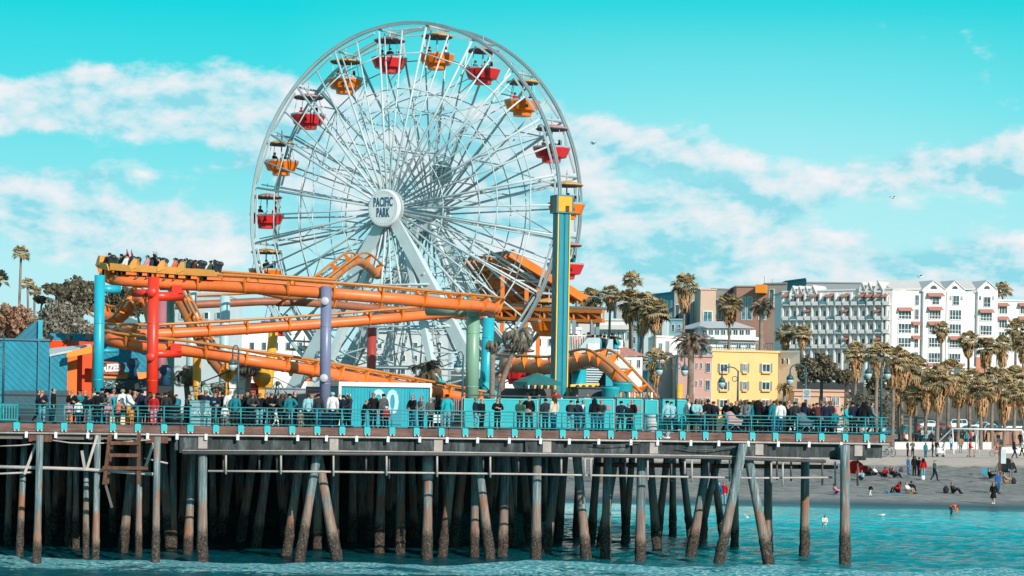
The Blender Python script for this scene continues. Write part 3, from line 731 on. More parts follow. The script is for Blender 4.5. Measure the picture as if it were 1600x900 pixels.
# ------------------------------------------------------------------ wheel tubs (each hangs on its own pin)
def make_gondola(body_c, roof_c, name):
    g = thing('gondola', None, None)
    bm_ = paint(body_c, .35, .08, 1.5, name='tub_paint', dirt=.08); rf = paint(roof_c, .5, .15, 1.5, name='roof_paint', dirt=.2)
    mb = MB(); mb.lathe([(.3, -2.80), (.6, -2.80), (.64, -2.52), (.98, -2.46), (1.22, -1.9), (1.22, -1.84), (1.14, -1.84), (.94, -2.4), (.1, -2.42)], 12, off=.5, smooth=False); tub = local(g, 'tub', mb, bm_)
    mb = MB(); mb.lathe([(1.13, -1.855), (1.23, -1.855), (1.25, -1.75), (1.13, -1.75)], 12, off=.5, smooth=False); c = local(g, 'tub_rim', mb, M_STEEL2); 
    # door with its triangle mark, on the side facing out over the water
    mb = MB()
    for a0, a1 in ((-118, -96),):
        q = []
        for (r, z) in ((1.0, -2.42), (1.21, -1.89)):
            for a in (a0, a1): q.append(V((r * math.cos(R(a)), r * math.sin(R(a)), z)))
        mb.prism([q[0], q[1], q[3], q[2]], V((math.cos(R(-107)) * .04, math.sin(R(-107)) * .04, 0)))
    d = local(g, 'door', mb, paint(sc_(body_c, .72), .4, .1, name='door_paint')); d.parent = tub
    mb = MB(); a = R(-80); cdir = V((math.cos(a), math.sin(a), 0)); tdir = V((-math.sin(a), math.cos(a), 0))
    cc = cdir * 1.09 + V((0, 0, -2.28)); mb.prism([cc - tdir * .14, cc + tdir * .14, cc + V((0, 0, .2)) + cdir * .06], cdir * .03); d = local(g, 'triangle_mark', mb, M_BLACK); d.parent = tub
    mb = MB(); mb.lathe([(.05, -2.4), (.05, .12)], 8); mb.lathe([(.05, .12), (.02, .42)], 6); local(g, 'centre_pole', mb, M_STEEL2)
    for k in range(4):
        a = R(45 + 90 * k); mb = MB(); mb.tube((1.12 * math.cos(a), 1.12 * math.sin(a), -1.78), (.85 * math.cos(a), .85 * math.sin(a), -.58), .022, 5); local(g, 'corner_pole', mb, M_STEEL)
    mb = MB(); mb.lathe([(.06, -.42), (1.05, -.62), (1.1, -.58), (1.1, -.53), (.5, -.36), (.08, -.28)], 12, off=.5, smooth=False); rfo = local(g, 'canopy', mb, rf)
    mb = MB(); mb.lathe([(.06, -.50), (1.03, -.66), (1.03, -.635), (.06, -.46)], 12, off=.5, smooth=False); u = local(g, 'canopy_lining', mb, M_DARK); u.parent = rfo
    mb = MB(); mb.lathe([(.2, -2.42), (.2, -1.95), (.28, -1.93), (.28, -1.9), (.05, -1.9)], 12); local(g, 'table', mb, M_STEEL2)
    return g
GR = make_gondola((.72, .025, .03), (.62, .28, .25), 'red'); GO = make_gondola((.98, .20, .008), (.78, .38, .10), 'orange')
words_ = ['first', 'second', 'third', 'fourth', 'fifth', 'sixth', 'seventh', 'eighth', 'ninth', 'tenth']
GOND = []; first = {}
for k in range(20):
    a = 9 + 18 * k; red = (k % 2 == 1)
    # k=0 is the one just clockwise of the top (orange), k=19 the one just before the top (red)
    src = GR if red else GO
    o = src if red not in first else copy_tree(src); first[red] = 1
    o.location = W(WR - .2, R(a), 0); o.rotation_euler = (0, 0, rnd.uniform(-.25, .25))
    where = f'{words_[k]} tub clockwise from the top' if k < 10 else f'{words_[19 - k]} tub anticlockwise from the top'
    tag(o, f"{'red' if red else 'orange'} open tub with a shallow canopy, {where} of the wheel", 'gondola', 'tubs hanging on the ferris wheel')
    GOND.append((o, ('red' if red else 'orange'), where))
# ------------------------------------------------------------------ roller coaster
def catmull(pts, step=.45):
    pts = [V(p) for p in pts]; out = []
    ex = [pts[0] * 2 - pts[1]] + pts + [pts[-1] * 2 - pts[-2]]
    for i in range(1, len(ex) - 2):
        p0, p1, p2, p3 = ex[i - 1:i + 3]; n = max(2, int((p2 - p1).length / step))
        for k in range(n):
            t = k / n
            out.append(.5 * ((2 * p1) + (p2 - p0) * t + (2 * p0 - 5 * p1 + 4 * p2 - p3) * t * t + (3 * p1 - p0 - 3 * p2 + p3) * t ** 3))
    out.append(pts[-1]); return out
coaster = thing('roller_coaster', 'orange tubular roller coaster track on brightly painted round columns', 'roller coaster', PP(400, 8))
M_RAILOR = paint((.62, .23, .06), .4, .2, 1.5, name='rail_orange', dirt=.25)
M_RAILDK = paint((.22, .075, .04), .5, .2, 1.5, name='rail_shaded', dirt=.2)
def track(pts, spine_r=.31, gauge=.5, rise=.55, tie=2.0, up0=V((0, 0, 1)), bank=0.0, mt=None, rail_r=.075):
    c = catmull([P(*p) for p in pts]); N = len(c)
    mb = MB(); mb.ptube(c, spine_r, 10); sp = mb.build('spine', mt or M_ORANGE, coaster)
    L, Rr = [], []; fr = []
    for i, q in enumerate(c):
        d = (c[min(N - 1, i + 1)] - c[max(0, i - 1)]).normalized()
        x = d.cross(up0).normalized(); u = x.cross(d).normalized()
        if bank: 
            Rm = Matrix.Rotation(bank, 3, d); x = Rm @ x; u = Rm @ u
        fr.append((q, d, x, u)); L.append(q + u * rise - x * gauge); Rr.append(q + u * rise + x * gauge)
    for rr in (L, Rr):
        mb = MB(); mb.ptube(rr, rail_r, 6); mb.build('rail', M_RAILOR, coaster)
    acc = 0
    for i in range(1, N):
        acc += (c[i] - c[i - 1]).length
        if acc >= tie:
            acc = 0; q, d, x, u = fr[i]; mb = MB()
            t_ = .05
            for sg in (-1, 1):
                poly = [q + x * sg * spine_r * 1.04 - u * spine_r * .35, q + x * sg * spine_r * .25 + u * spine_r * 1.02, q + x * sg * (gauge - .12) + u * (rise + .02), q + x * sg * (gauge + .03) + u * (rise - .02), q + x * sg * (spine_r * 1.04 + .05) + u * .02]
                mb.prism([p - d * t_ for p in poly], d * 2 * t_)
            ring = [q + (x * math.cos(a) + u * math.sin(a)) * spine_r * 1.07 - d * t_ for a in [2 * math.pi * k / 12 for k in range(12)]]
            mb.prism(ring, d * 2 * t_); mb.build('tie', M_ORANGE2, sp)
    return c, fr
# upper straight, its turn at the far end, the middle run back and the lower run, one continuous line
T1, T1F = track([(520, 452, 132), (400, 444, 130), (300, 437, 127), (220, 432, 123.5), (176, 429, 120), (166, 431, 117), (184, 437, 115.2), (240, 441, 115), (300, 445, 115), (400, 450, 114.5), (508, 458, 114), (620, 467, 115), (690, 474, 117), (745, 478, 119.5), (772, 482, 123), (766, 485, 127), (735, 487, 129)], tie=2.1)
T2, T2F = track([(735, 487, 129), (690, 490, 129), (600, 498, 127), (500, 506, 125.5), (400, 513, 124), (300, 519, 123), (230, 522, 122), (186, 521, 120.5), (169, 524, 118.5), (178, 533, 116.5), (215, 540, 115.8), (240, 543, 115.5), (300, 549, 115.5), (400, 565, 115.2), (508, 582, 118.5), (620, 602, 123), (715, 619, 125.5), (762, 627, 126)], tie=1.95, rise=.5)
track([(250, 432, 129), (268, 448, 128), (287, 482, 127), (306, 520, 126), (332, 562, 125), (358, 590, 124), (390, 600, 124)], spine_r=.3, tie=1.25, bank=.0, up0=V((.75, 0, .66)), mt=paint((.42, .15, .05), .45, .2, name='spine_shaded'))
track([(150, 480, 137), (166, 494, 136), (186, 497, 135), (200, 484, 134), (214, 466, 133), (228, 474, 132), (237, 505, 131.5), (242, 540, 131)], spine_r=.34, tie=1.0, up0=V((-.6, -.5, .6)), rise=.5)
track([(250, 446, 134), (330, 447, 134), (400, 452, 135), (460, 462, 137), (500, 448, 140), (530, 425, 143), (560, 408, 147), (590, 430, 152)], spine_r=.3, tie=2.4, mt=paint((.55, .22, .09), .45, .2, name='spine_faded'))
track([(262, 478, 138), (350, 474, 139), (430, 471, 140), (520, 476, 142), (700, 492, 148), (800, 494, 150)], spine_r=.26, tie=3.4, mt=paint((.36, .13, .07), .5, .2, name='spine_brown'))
TR, TRF = track([(788, 570, 138), (835, 573, 135), (872, 574, 133), (905, 567, 131), (932, 563, 129), (952, 575, 127.5), (975, 598, 126.5), (998, 622, 125.8), (1012, 640, 125.5)], spine_r=.43, gauge=.7, rise=.62, tie=1.15, rail_r=.085, mt=paint((.62, .26, .13), .4, .15, name='spine_pinkish'))
def column(pc, r, pxt, pyt, pxb, t, label, pyb=645, caps=(), arms=(), z0=DECK):
    b = PP(pxb, t, DECK, pyb); Y = b.y; top = P(pxt, pyt, Y); b.z = z0
    mt = paint(pc, .35, .1, 1.2, name='column_paint', dirt=.1)
    mb = MB(); mb.tube(b, top, r, 20)
    for q in np.arange(2.2, top.z - z0 - .3, 2.9):
        o_ = b + (top - b) / (top.z - b.z) * q; mb.lathe([(r * .99, -.035), (r * 1.035, -.02), (r * 1.035, .02), (r * .99, .035)], 20, Matrix.Translation(o_))
    c = mb.build('column', mt, coaster); c['label'] = label
    mb = MB(); mb.lathe([(r * 1.7, 0), (r * 1.7, .06), (r * 1.05, .1)], 20, Matrix.Translation((b.x, b.y, z0 + .003))); mb.build('base_plate', mt, c)
    ax = (top - b) / (top.z - b.z)
    for (py, cc, rr) in caps:
        z = P(pxt, py, Y).z; q = b + ax * (z - z0)
        mb = MB(); Mx = Matrix.Rotation(R(90), 4, 'X'); Mx.translation = q + V((-.03, -r * .75, 0)); mb.lathe([(rr, 0), (rr, .16 + r * .25), (rr * .9, .2 + r * .25), (.02, .2 + r * .25)], 20, Mx); mb.build('flange_cap', paint(cc, .4, .08, name='flange'), c)
    for (x0, x1, py, ar, saddle) in arms:
        a = P(x0, py, Y + .0); e = P(x1, py, Y + (1.4 if saddle else .6))
        mb = MB(); mb.tube(a, e, ar, 14); am = mb.build('arm', mt, c)
        if saddle:
            s_ = P(x1 + (-6 if x1 > x0 else 8), py, Y + 1.2); mb = MB(); mb.box(s_ + V((0, 0, ar + .12)), (.5, .4, .4)); mb.build('saddle', mt, am)
    return c
column((.02, .42, .56), .27, 156, 430, 153, 6.5, 'cyan blue column', 645, arms=((156, 187, 452, .22, False), (156, 184, 548, .1, False)))
column((.80, .045, .02), .29, 240, 433, 237, 5.0, 'bright red column', 645, caps=((457, (.8, .04, .02), .24), (558, (.8, .04, .02), .22)), arms=((240, 283, 463, .24, True), (240, 281, 553, .2, True), (240, 208, 458, .2, False)))
column((.20, .22, .36), .28, 510, 447, 507, 3.0, 'violet grey column', 662, caps=((471, (.55, .55, .6), .21), (591, (.55, .55, .6), .21)))
column((.22, .40, .29), .36, 740, 460, 737, 9.0, 'sage green column', 640, caps=((486, (.2, .36, .27), .33),), arms=((740, 668, 485, .3, True),))
column((.02, .45, .58), .34, 764, 497, 756, 17.0, 'turquoise column behind the sage one', 600)
column((.42, .06, .05), .26, 581, 512, 580, 17.0, 'dark red column', 600)
column((.82, .42, .03), .27, 428, 512, 414, 16.5, 'yellow column', 600)
column((.82, .36, .03), .22, 308, 556, 308, 8.0, 'short orange column', 620)
column((.42, .16, .20), .27, 253, 470, 251, 15.0, 'dusty pink column', 640)
column((.17, .36, .28), .27, 266, 470, 265, 20.0, 'green column', 620)
column((.45, .66, .70), .30, 352, 462, 350, 24.0, 'pale blue column', 600)
column((.45, .66, .70), .28, 300, 452, 298, 22.0, 'pale grey blue column', 600)
column((.02, .42, .52), .42, 905, 575, 904, 18.0, 'thick turquoise column under the low track', 620)
column((.80, .42, .03), .18, 1062, 600, 1060, 9, 'short yellow column', 640)

# the train on the upper track: five cars
def near_i(c, px, lo=0, hi=None):
    hi = hi or len(c)
    best = min(range(lo, hi), key=lambda i: abs((c[i].x / c[i].y * F + 800) - px)); return best
train = thing('coaster_train', 'orange and black roller coaster train crossing the top of the track', 'coaster train', T1[near_i(T1, 250, len(T1) // 3)])
M_SEAT = paint((.012, .03, .04), .5, .2, 3, name='seat_black', dirt=0); M_CARY = paint((.78, .36, .08), .4, .12, 2, name='car_orange')
SEATS = []
half = min(range(len(T1)), key=lambda i: T1[i].x / T1[i].y)       # the left-hand turn
for ci, px in enumerate((176, 198, 219, 240, 261, 282, 303, 324)):
    i = near_i(T1, px, half, half + 70); q, d, x, u = T1F[i]
    Mx = Matrix((x, d, u)).transposed().to_4x4(); Mx.translation = q + u * .62
    mb = MB(); L_ = .62
    mb.add([Mx @ V(p) for p in ((-.6, -L_, -.16), (.6, -L_, -.16), (.6, L_, -.16), (-.6, L_, -.16), (-.66, -L_, .2), (.66, -L_, .2), (.66, L_ * .7, .16), (-.66, L_ * .7, .16))], [(0, 3, 2, 1), (4, 5, 6, 7), (0, 1, 5, 4), (1, 2, 6, 5), (2, 3, 7, 6), (3, 0, 4, 7)])
    car = mb.build('car', M_CARY, train)
    for sx in (-.34, .34):
        mb = MB(); c_ = Mx @ V((sx, L_ * .8, .1))
        for (a, b, w, h) in ((V((sx, .40, .0)), V((sx, .48, .52)), .46, .14),):
            mb.bar(Mx @ a, Mx @ b, w, h, up=d)
        mb.box(Mx @ V((sx, .2, .0)), (.5, .6, .1), M=Mx.to_3x3()); mb.ball(Mx @ V((sx, .48, .52)), .19, 8, 5, (1, .6, .8))
        mb.build('seat', M_SEAT, car)
        SEATS.append((Mx @ V((sx, .2, -.16)), d, ci, sx))
    mb = MB()
    for sx in (-.5, .5):
        for sy in (-.35, .35): 
            Mw = Mx @ Matrix.Translation((sx, sy, -.02)) @ Matrix.Rotation(R(90), 4, 'Y'); mb.lathe([(.02, -.06), (.12, -.06), (.12, .06), (.02, .06)], 10, Mw)
    mb.build('wheels', M_BLACK, car)
    if ci in (0, 2, 4, 6):
        mb = MB(); mb.prism([Mx @ V(p) for p in ((-.67, -L_ - .05, -.1), (-.67, -L_ - .05, .2), (-.67, -L_ + .12, .5), (-.67, -L_ + .3, .5), (-.67, -L_ + .3, .05))], x * 1.34); mb.build('fairing', M_CARY, car)

# ------------------------------------------------------------------ drop tower
dt = thing('drop_tower', 'slim turquoise drop tower with yellow edges and a boxed yellow head', 'ride tower', PP(872, 13))
DY = PP(872, 13, DECK, 640).y; dc = P(873, 600, DY); dzt = P(872, 331, DY).z; drz = R(24)
Md = Matrix.Rotation(drz, 3, 'Z'); 
def dl(x, y, z): q = Md @ V((x, y, 0)); return V((dc.x + q.x, dc.y + q.y, z))
mb = MB(); mb.box(dl(0, 0, (DECK + dzt) / 2), (.78, .62, dzt - DECK), drz); mast = mb.build('mast', paint((.006, .18, .25), .4, .08, 1, name='mast_blue'), dt)
M_YEL = paint((.80, .52, .10), .45, .1, 1.5, name='trim_yellow')
for sx in (-.36, .36):
    mb = MB(); mb.box(dl(sx, -.33, (DECK + dzt) / 2), (.075, .09, dzt - DECK - .1), drz); mb.build('edge_strip', M_YEL, mast)
for sx in (-.17, .17):
    mb = MB(); mb.box(dl(sx, -.325, (DECK + dzt) / 2), (.22, .07, dzt - DECK - .2), drz); mb.build('front_panel', paint((.008, .27, .36), .35, .1, 1, name='panel_cyan'), mast)
mb = MB()
for k in range(22):
    mb.box(dl(-.395, (.12 if k % 2 else -.12), DECK + 1 + k * .42), (.02, .2, .3), drz)
mb.build('side_checks', paint((.35, .18, .12), .5, .1, name='check_brown'), mast)
z0, z1 = P(872, 333, DY).z, P(872, 306, DY).z
mb = MB(); mb.box(dl(0, 0, (z0 + z1) / 2), (.98, .9, z1 - z0), drz); head = mb.build('head_box', paint((.33, .17, .14), .5, .15, 2, name='head_side'), dt)
mb = MB(); mb.box(dl(0, -.46, (z0 + z1) / 2), (.84, .03, z1 - z0 - .12), drz); mb.build('front_panel', paint((.85, .40, .02), .4, .08, name='head_yellow'), head)
mb = MB()
for a, b in (((-.49, -.45), (-.49, .45)), ((.49, -.45), (.49, .45)), ((-.49, -.45), (.49, -.45))):
    for z in (z0 + .01, z1 - .01): mb.bar(dl(*a, z), dl(*b, z), .07, .07)
for x_, y_ in ((-.49, -.45), (.49, -.45), (-.49, .45)): mb.bar(dl(x_, y_, z0), dl(x_, y_, z1), .07, .07)
mb.build('frame', paint((.05, .26, .30), .4, .1, name='frame_teal'), head)
mb = MB(); mb.box(dl(.12, -.5, z0 + .22), (.2, .07, .34), drz); mb.build('winch_hatch', M_RUSTWOOD, head)
# the seat gondola at its foot
for sx, nm in ((-1, 1), (1, 1)):
    mb = MB(); wz_ = Zat(872, 606, DY); a = dl(sx * .5, -.5, wz_); b = dl(sx * 2.3, -.5, wz_ + .17)
    mb.prism([a + V((0, -.3, -.25)), b + V((0, -.3, .0)), b + V((0, -.3, .14)), a + V((0, -.3, .2))], (0, .7, 0)); arm_ = mb.build('seat_wing', M_YEL, dt)
    mb = MB()
    for k in range(5):
        q = dl(sx * (.8 + k * .4), -.75, wz_ - .25); mb.box(q, (.28, .28, .5)); mb.ball(q + V((0, 0, .3)), .15, 8, 5)
    mb.build('seats', M_SEAT, arm_)

# ------------------------------------------------------------------ orange timber canopy and station behind the wheel
pav = thing('station_canopy', 'big orange pitched canopy with open rafters behind the ferris wheel', 'canopy', PP(830, 50))
M_UND = paint((.85, .20, .08), .7, .25, .8, name='canopy_underside'); M_ORB = paint((.78, .20, .02), .5, .15, 1.2, name='beam_orange')
A_ = P(719, 410, 176); B_ = P(801, 397, 163); C_ = P(915, 467, 161); D_ = P(778, 492, 174)
nrm = (B_ - A_).cross(D_ - A_).normalized(); nrm = nrm if nrm.z > 0 else -nrm
mb = MB(); mb.prism([A_, B_, C_, D_], nrm * .22); mb.build('roof', M_UND, pav)
for k in range(13):
    f = k / 12; a = A_.lerp(B_, f); b = D_.lerp(C_, f)
    mb = MB(); mb.bar(a - nrm * .22, b - nrm * .22, .3, .42, up=nrm); mb.build('rafter', M_ORB if k % 2 == 0 else paint((.70, .16, .03), .6, .2, name='rafter_dark'), pav)
for k in range(1, 6):
    f = k / 6; mb = MB(); mb.bar(A_.lerp(D_, f) - nrm * .42, B_.lerp(C_, f) - nrm * .42, .16, .16, up=nrm); mb.build('purlin', paint((.80, .24, .04), .6, .2, name='purlin'), pav)
mb = MB(); mb.bar(B_ + nrm * .08, C_ + nrm * .08, .2, .34, up=nrm); mb.build('fascia', M_ORB, pav)
mb = MB(); mb.bar(A_ + nrm * .25, B_ + nrm * .25, .5, .12, up=nrm); mb.build('ridge_cap', paint((.35, .27, .22), .7, name='ridge'), pav)
for px, yt, Y in ((748, 424, 172), (768, 421, 168), (786, 412, 164), (823, 450, 162), (842, 446, 162), (876, 452, 161)):
    mb = MB(); tp = P(px, yt, Y); mb.bar(tp, V((tp.x, tp.y, DECK)), .3, .3); mb.build('post', M_ORB, pav)
tr = thing('station_truss', 'long orange trussed beam roof over the coaster station', 'canopy', PP(900, 33))
TY = 143; a0 = P(762, 480, TY + 6); a1 = P(943, 487, TY); b0 = P(762, 497, TY + 6); b1 = P(943, 502, TY)
mb = MB(); mb.bar(a0, a1, .3, .22); mb.bar(b0, b1, .3, .2); mb.build('chords', M_ORB, tr)
mb = MB()
for k in range(8):
    f, g = k / 8, (k + 1) / 8
    mb.bar(a0.lerp(a1, f), b0.lerp(b1, g), .12, .12); mb.bar(a0.lerp(a1, g), b0.lerp(b1, g), .12, .12); 
mb.build('lattice', M_ORB, tr)
mb = MB(); mb.prism([a0 + V((0, .3, .15)), a1 + V((.2, .3, .15)), a1 + V((.2, 6, .15)), a0 + V((0, 6, .15))], (0, 0, .15)); mb.build('roof', paint((.36, .30, .27), .8, name='station_roof'), tr)
mb = MB(); mb.prism([b0 + V((0, 5.8, 0)), b1 + V((0, 5.8, 0)), a1 + V((0, 5.8, .1)), a0 + V((0, 5.8, .1))], (0, .15, 0)); mb.build('back_board', M_UND, tr)
for px, in ((889,), (897,), (926,), (934,)):
    q = P(px, 500, TY + .5); mb = MB(); mb.bar(q, V((q.x, q.y, DECK)), .24, .24); mb.build('post', paint((.22, .28, .30), .5, name='post_grey'), tr)

# loading platform with stairs and white railings
SY = 139.0; zf = P(900, 562, SY).z
st = thing('loading_platform', 'white edged loading platform with stairs below the orange truss', 'platform', PP(890, 28))
pa, pb = P(851, 562, SY), P(985, 562, SY)
mb = MB(); mb.box(((pa.x + pb.x) / 2, SY + 3, zf - .25), (pb.x - pa.x, 6, .5)); mb.build('floor', paint((.68, .70, .70), .6, .08, name='platform_white'), st)
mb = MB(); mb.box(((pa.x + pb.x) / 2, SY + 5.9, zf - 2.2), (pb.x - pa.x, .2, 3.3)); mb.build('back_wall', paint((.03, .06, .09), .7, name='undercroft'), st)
def wrail(px0, py0, px1, py1, y, parent, n=10):
    a = P(px0, py0, y); b = P(px1, py1, y); mb = MB(); h = V((0, 0, 1.05)); mb.bar(a + h, b + h, .07, .07); mb.bar(a + h * .1, b + h * .1, .05, .05)
    for k in range(n + 1): mb.bar(a.lerp(b, k / n), a.lerp(b, k / n) + h, .04, .04)
    return mb.build('handrail', M_WHITE, parent)
wrail(884, 551, 915, 551, SY - .6, st, 12); wrail(940, 572, 968, 574, SY - .6, st, 12)
M_PANEL = paint((.50, .62, .66), .5, .1, name='panel_pale')
for (x0, y0, x1, y1, m_) in ((898, 552, 938, 528, M_PANEL), (918, 556, 937, 537, M_WHITE), (945, 552, 958, 530, M_PANEL)):
    a, b = P(x0, y0, SY - .75 - (.1 if m_ is M_WHITE else 0)), P(x1, y1, SY - .75)
    mb = MB(); mb.prism([V((a.x, a.y, a.z)), V((b.x, a.y, a.z)), V((b.x, a.y, b.z)), V((a.x + (b.x - a.x) * (.5 if m_ is M_PANEL else 0), a.y, b.z))], (0, .06, 0)); mb.build('side_panel', m_, st)
for k in range(9):
    f = k / 8; a = P(912, 577 + 30 * f, SY - 1 - f * 2.4); b = P(945 - 16 * f, 577 + 30 * f, SY - 1 - f * 2.4)
    mb = MB(); mb.box(((a.x + b.x) / 2, a.y, a.z), (b.x - a.x, .34, .09)); mb.build('step', M_PANEL, st)
for px in (856, 953):
    q = P(px, 570, SY + .3); mb = MB(); mb.bar(V((q.x, q.y, zf - .5)), V((q.x, q.y, DECK)), .5, .5); mb.build('pillar', paint((.02, .40, .50), .5, name='pillar_teal'), st)
# ------------------------------------------------------------------ buildings and furniture on the pier
def board_mat(c, pitch=.22, ang=45, name='boards', depth=.5):
    t = NT(name); m = t.n('ShaderNodeTexCoord'); mp = t.n('ShaderNodeMapping'); mp.inputs['Rotation'].default_value = (0, R(ang), 0)
    g = t.n('ShaderNodeNewGeometry'); t.l(g.outputs['Position'], mp.inputs['Vector'])
    w = t.n('ShaderNodeTexWave'); w.wave_type = 'BANDS'; w.bands_direction = 'X'; w.wave_profile = 'SAW'; w.inputs['Scale'].default_value = .314 / pitch; t.l(mp.outputs[0], w.inputs['Vector'])
    groove = t.ramp(w.outputs['Fac'], [(.0, (0, 0, 0)), (.12, (1, 1, 1)), (1, (1, 1, 1))])
    n1 = t.noise(t.coords('World', (1, 1, .6)), 1.4, 6)
    base = t.ramp(n1, [(.3, sc_(c, .78)), (.7, sc_(c, 1.12))]); base = t.mix(groove, sc_(c, .5), base)
    t.col(base); t.set(.55, 0, .35); t.bump(groove, depth, .03); return t.mat
M_TEALW = board_mat((.015, .26, .38), .24, 45, 'teal_diagonal_boards'); M_TEALV = board_mat((.012, .40, .50), .16, 0, 'turquoise_sheet')
M_TEALD = board_mat((.02, .17, .26), .24, -45, 'dark_teal_boards')
def pbox(mb, px0, px1, t0, t1, z0, z1, mi=0):
    s0, s1 = S_of(px0, t0), S_of(px1, t0); return plbox(mb, s0, s1, t0, t1, z0, z1, mi)
def pz(py, px, t): return Zat(px, py, PP(px, t).y)
shed = thing('shed', 'blue teal shed of diagonal boards with a raked parapet', 'shed', PP(20, 7))
zt = pz(532, 30, 7)
mb = MB(); pbox(mb, -70, 75, 7, 16, DECK, zt); mb.build('wall', M_TEALW, shed)
mb = MB(); pbox(mb, -70, 76, 6.9, 16.1, zt + .003, zt + .1); mb.build('roof', paint((.05, .2, .26), .6, name='shed_roof'), shed)
mb = MB(); s0, s1 = S_of(20, 9), S_of(57, 9)
mb.prism([PL(s0, 9, zt + .1), PL(s1, 9, zt + .1), PL(s1, 9, pz(503, 57, 9)), PL(s1 - .3, 9, pz(505, 55, 9))], PN * .3); mb.build('parapet', M_TEALD, shed)
mb = MB(); pbox(mb, 57, 64, 8.8, 9.5, zt + .1, pz(500, 60, 9)); mb.build('pier_post', paint((.02, .36, .48), .5, name='cyan_post'), shed)
mb = MB(); pbox(mb, 57.5, 59.5, 6.85, 6.97, DECK, zt); mb.build('downpipe', paint((.03, .22, .30), .5, name='downpipe'), shed)
ann = thing('entrance_hall', 'low blue annex with a slanting orange entrance portal and floodlights', 'building', PP(120, 7))
zt2 = pz(552, 90, 7.5)
mb = MB(); s0, s1 = S_of(75.5, 7.5), S_of(104, 7.5)
mb.prism([PL(s0, 7.5, DECK), PL(s1, 7.5, DECK), PL(s1, 7.5, pz(550, 104, 7.5)), PL(s0, 7.5, pz(557, 76, 7.5))], PN * 7); mb.build('wall', M_TEALW, ann)
mb = MB(); mb.prism([PL(s0, 7.4, pz(557, 76, 7.4)), PL(s1 + .2, 7.4, pz(550, 104, 7.4)), PL(S_of(140, 9), 9, pz(541, 140, 9)), PL(s0, 9, pz(548, 76, 9))], (0, 0, .12)); mb.build('awning_roof', paint((.48, .58, .62), .6, .1, name='awning_grey'), ann)
M_PORT = paint((.95, .28, .02), .5, .08, 1, name='portal_orange'); M_PORTD = paint((.95, .075, .005), .5, .08, 1, name='portal_red')
mb = MB(); e0, e1 = S_of(76, 10), S_of(152, 9.4)
mb.prism([PL(e0, 10, pz(544, 76, 10)), PL(e1, 9.4, pz(540, 152, 9.4)), PL(e1, 9.4, pz(534.5, 152, 9.4)), PL(e0, 10, pz(531.5, 76, 10))], PN * .3); mb.build('upper_fascia', M_PORTD, ann)
mb = MB(); u0, u1, u2 = S_of(102.5, 6.6), S_of(144, 6.6), S_of(153, 6.6)
mb.prism([PL(u0, 6.6, pz(559, 103, 6.6)), PL(u0, 6.6, pz(551, 103, 6.6)), PL(u1, 6.6, pz(539, 143, 6.6)), PL(u2, 6.6, pz(537, 153, 6.6)), PL(S_of(148, 6.6), 6.6, DECK), PL(S_of(141.5, 6.6), 6.6, DECK), PL(S_of(143, 6.6), 6.6, pz(551, 142, 6.6))], PN * .35); mb.build('portal_frame', M_PORT, ann)
mb = MB(); pbox(mb, 102.5, 119, 8.2, 8.4, DECK, pz(556, 103, 8.2)); mb.build('inner_wall', paint((.95, .17, .01), .5, .08, 1, name='portal_mid'), ann)
mb = MB(); pbox(mb, 119, 146, 9.2, 9.4, DECK, pz(547, 140, 9.2)); mb.build('inner_wall', M_PORTD, ann)
mb = MB(); pbox(mb, 76, 230, 13, 13.4, DECK, pz(522, 150, 13)); mb.build('back_wall', M_TEALW, ann)
mb = MB(); pbox(mb, 76.5, 79, 7.3, 7.45, DECK, pz(557, 78, 7.3)); mb.build('downpipe', paint((.03, .22, .30), .5, name='downpipe'), ann)
for px, py in ((78, 528), (108, 527), (139, 527)):
    q = P(px, py, PP(px, 9.5).y); mb = MB(); mb.box(q, (.3, .22, .3), M=Matrix.Rotation(.5, 3, 'Y')); mb.bar(q, q + V((-.25, .1, -.35)), .05, .05); mb.build('floodlight', M_BLACK, ann)
gf = thing('slatted_fence', 'black slatted fence before the blue shed wall', 'fence', PP(40, 6))
mb = MB()
for px in np.arange(2, 76, 1.55): pbox(mb, px, px + 1.1, 5.2, 5.24, DECK + .05, pz(610, px, 5.2))
mb.build('slats', M_DARK, gf)
mb = MB(); pbox(mb, 0, 76, 5.25, 5.32, DECK + .4, DECK + .5); pbox(mb, 0, 76, 5.25, 5.32, DECK + 1.3, DECK + 1.4); mb.build('rail', M_DARK, gf)
gf2 = thing('slatted_fence', 'short black slatted gate beside the orange portal', 'gate', PP(96, 6))
mb = MB()
for px in np.arange(87, 106, 1.55): pbox(mb, px, px + 1.15, 5.4, 5.44, DECK + .05, pz(610, px, 5.4))
mb.build('slats', M_DARK, gf2); mb = MB(); pbox(mb, 87, 106, 5.46, 5.5, DECK + 1.3, DECK + 1.4); mb.build('rail', M_DARK, gf2)
# prize stall
ps = thing('prize_stall', 'game stall with a red board reading PRIZES and a string of bulbs', 'stall', PP(195, 10))
mb = MB(); pbox(mb, 158, 232, 12, 12.3, DECK, pz(528, 200, 12)); mb.build('back_wall', M_TEALW, ps)
mb = MB(); pbox(mb, 156, 230, 8.6, 12, pz(603, 190, 8.6) - .15, pz(589, 190, 8.6)); mb.build('canopy', paint((.03, .12, .17), .6, name='stall_dark'), ps)
mb = MB(); pbox(mb, 156, 228, 8.5, 8.75, pz(588, 190, 8.5) - .12, pz(581, 190, 8.5)); mb.build('canopy_trim', paint((.85, .30, .06), .5, name='stall_orange'), ps)
mb = MB(); pbox(mb, 158, 226, 11.2, 11.4, DECK, pz(603, 190, 11.2)); mb.build('back_panel', paint((.02, .16, .30), .6, name='stall_blue'), ps)
mb = MB(); pbox(mb, 222, 229, 8.8, 9.6, DECK, pz(603, 225, 8.8)); mb.build('side_post', paint((.6, .58, .6), .6, name='stall_post'), ps)
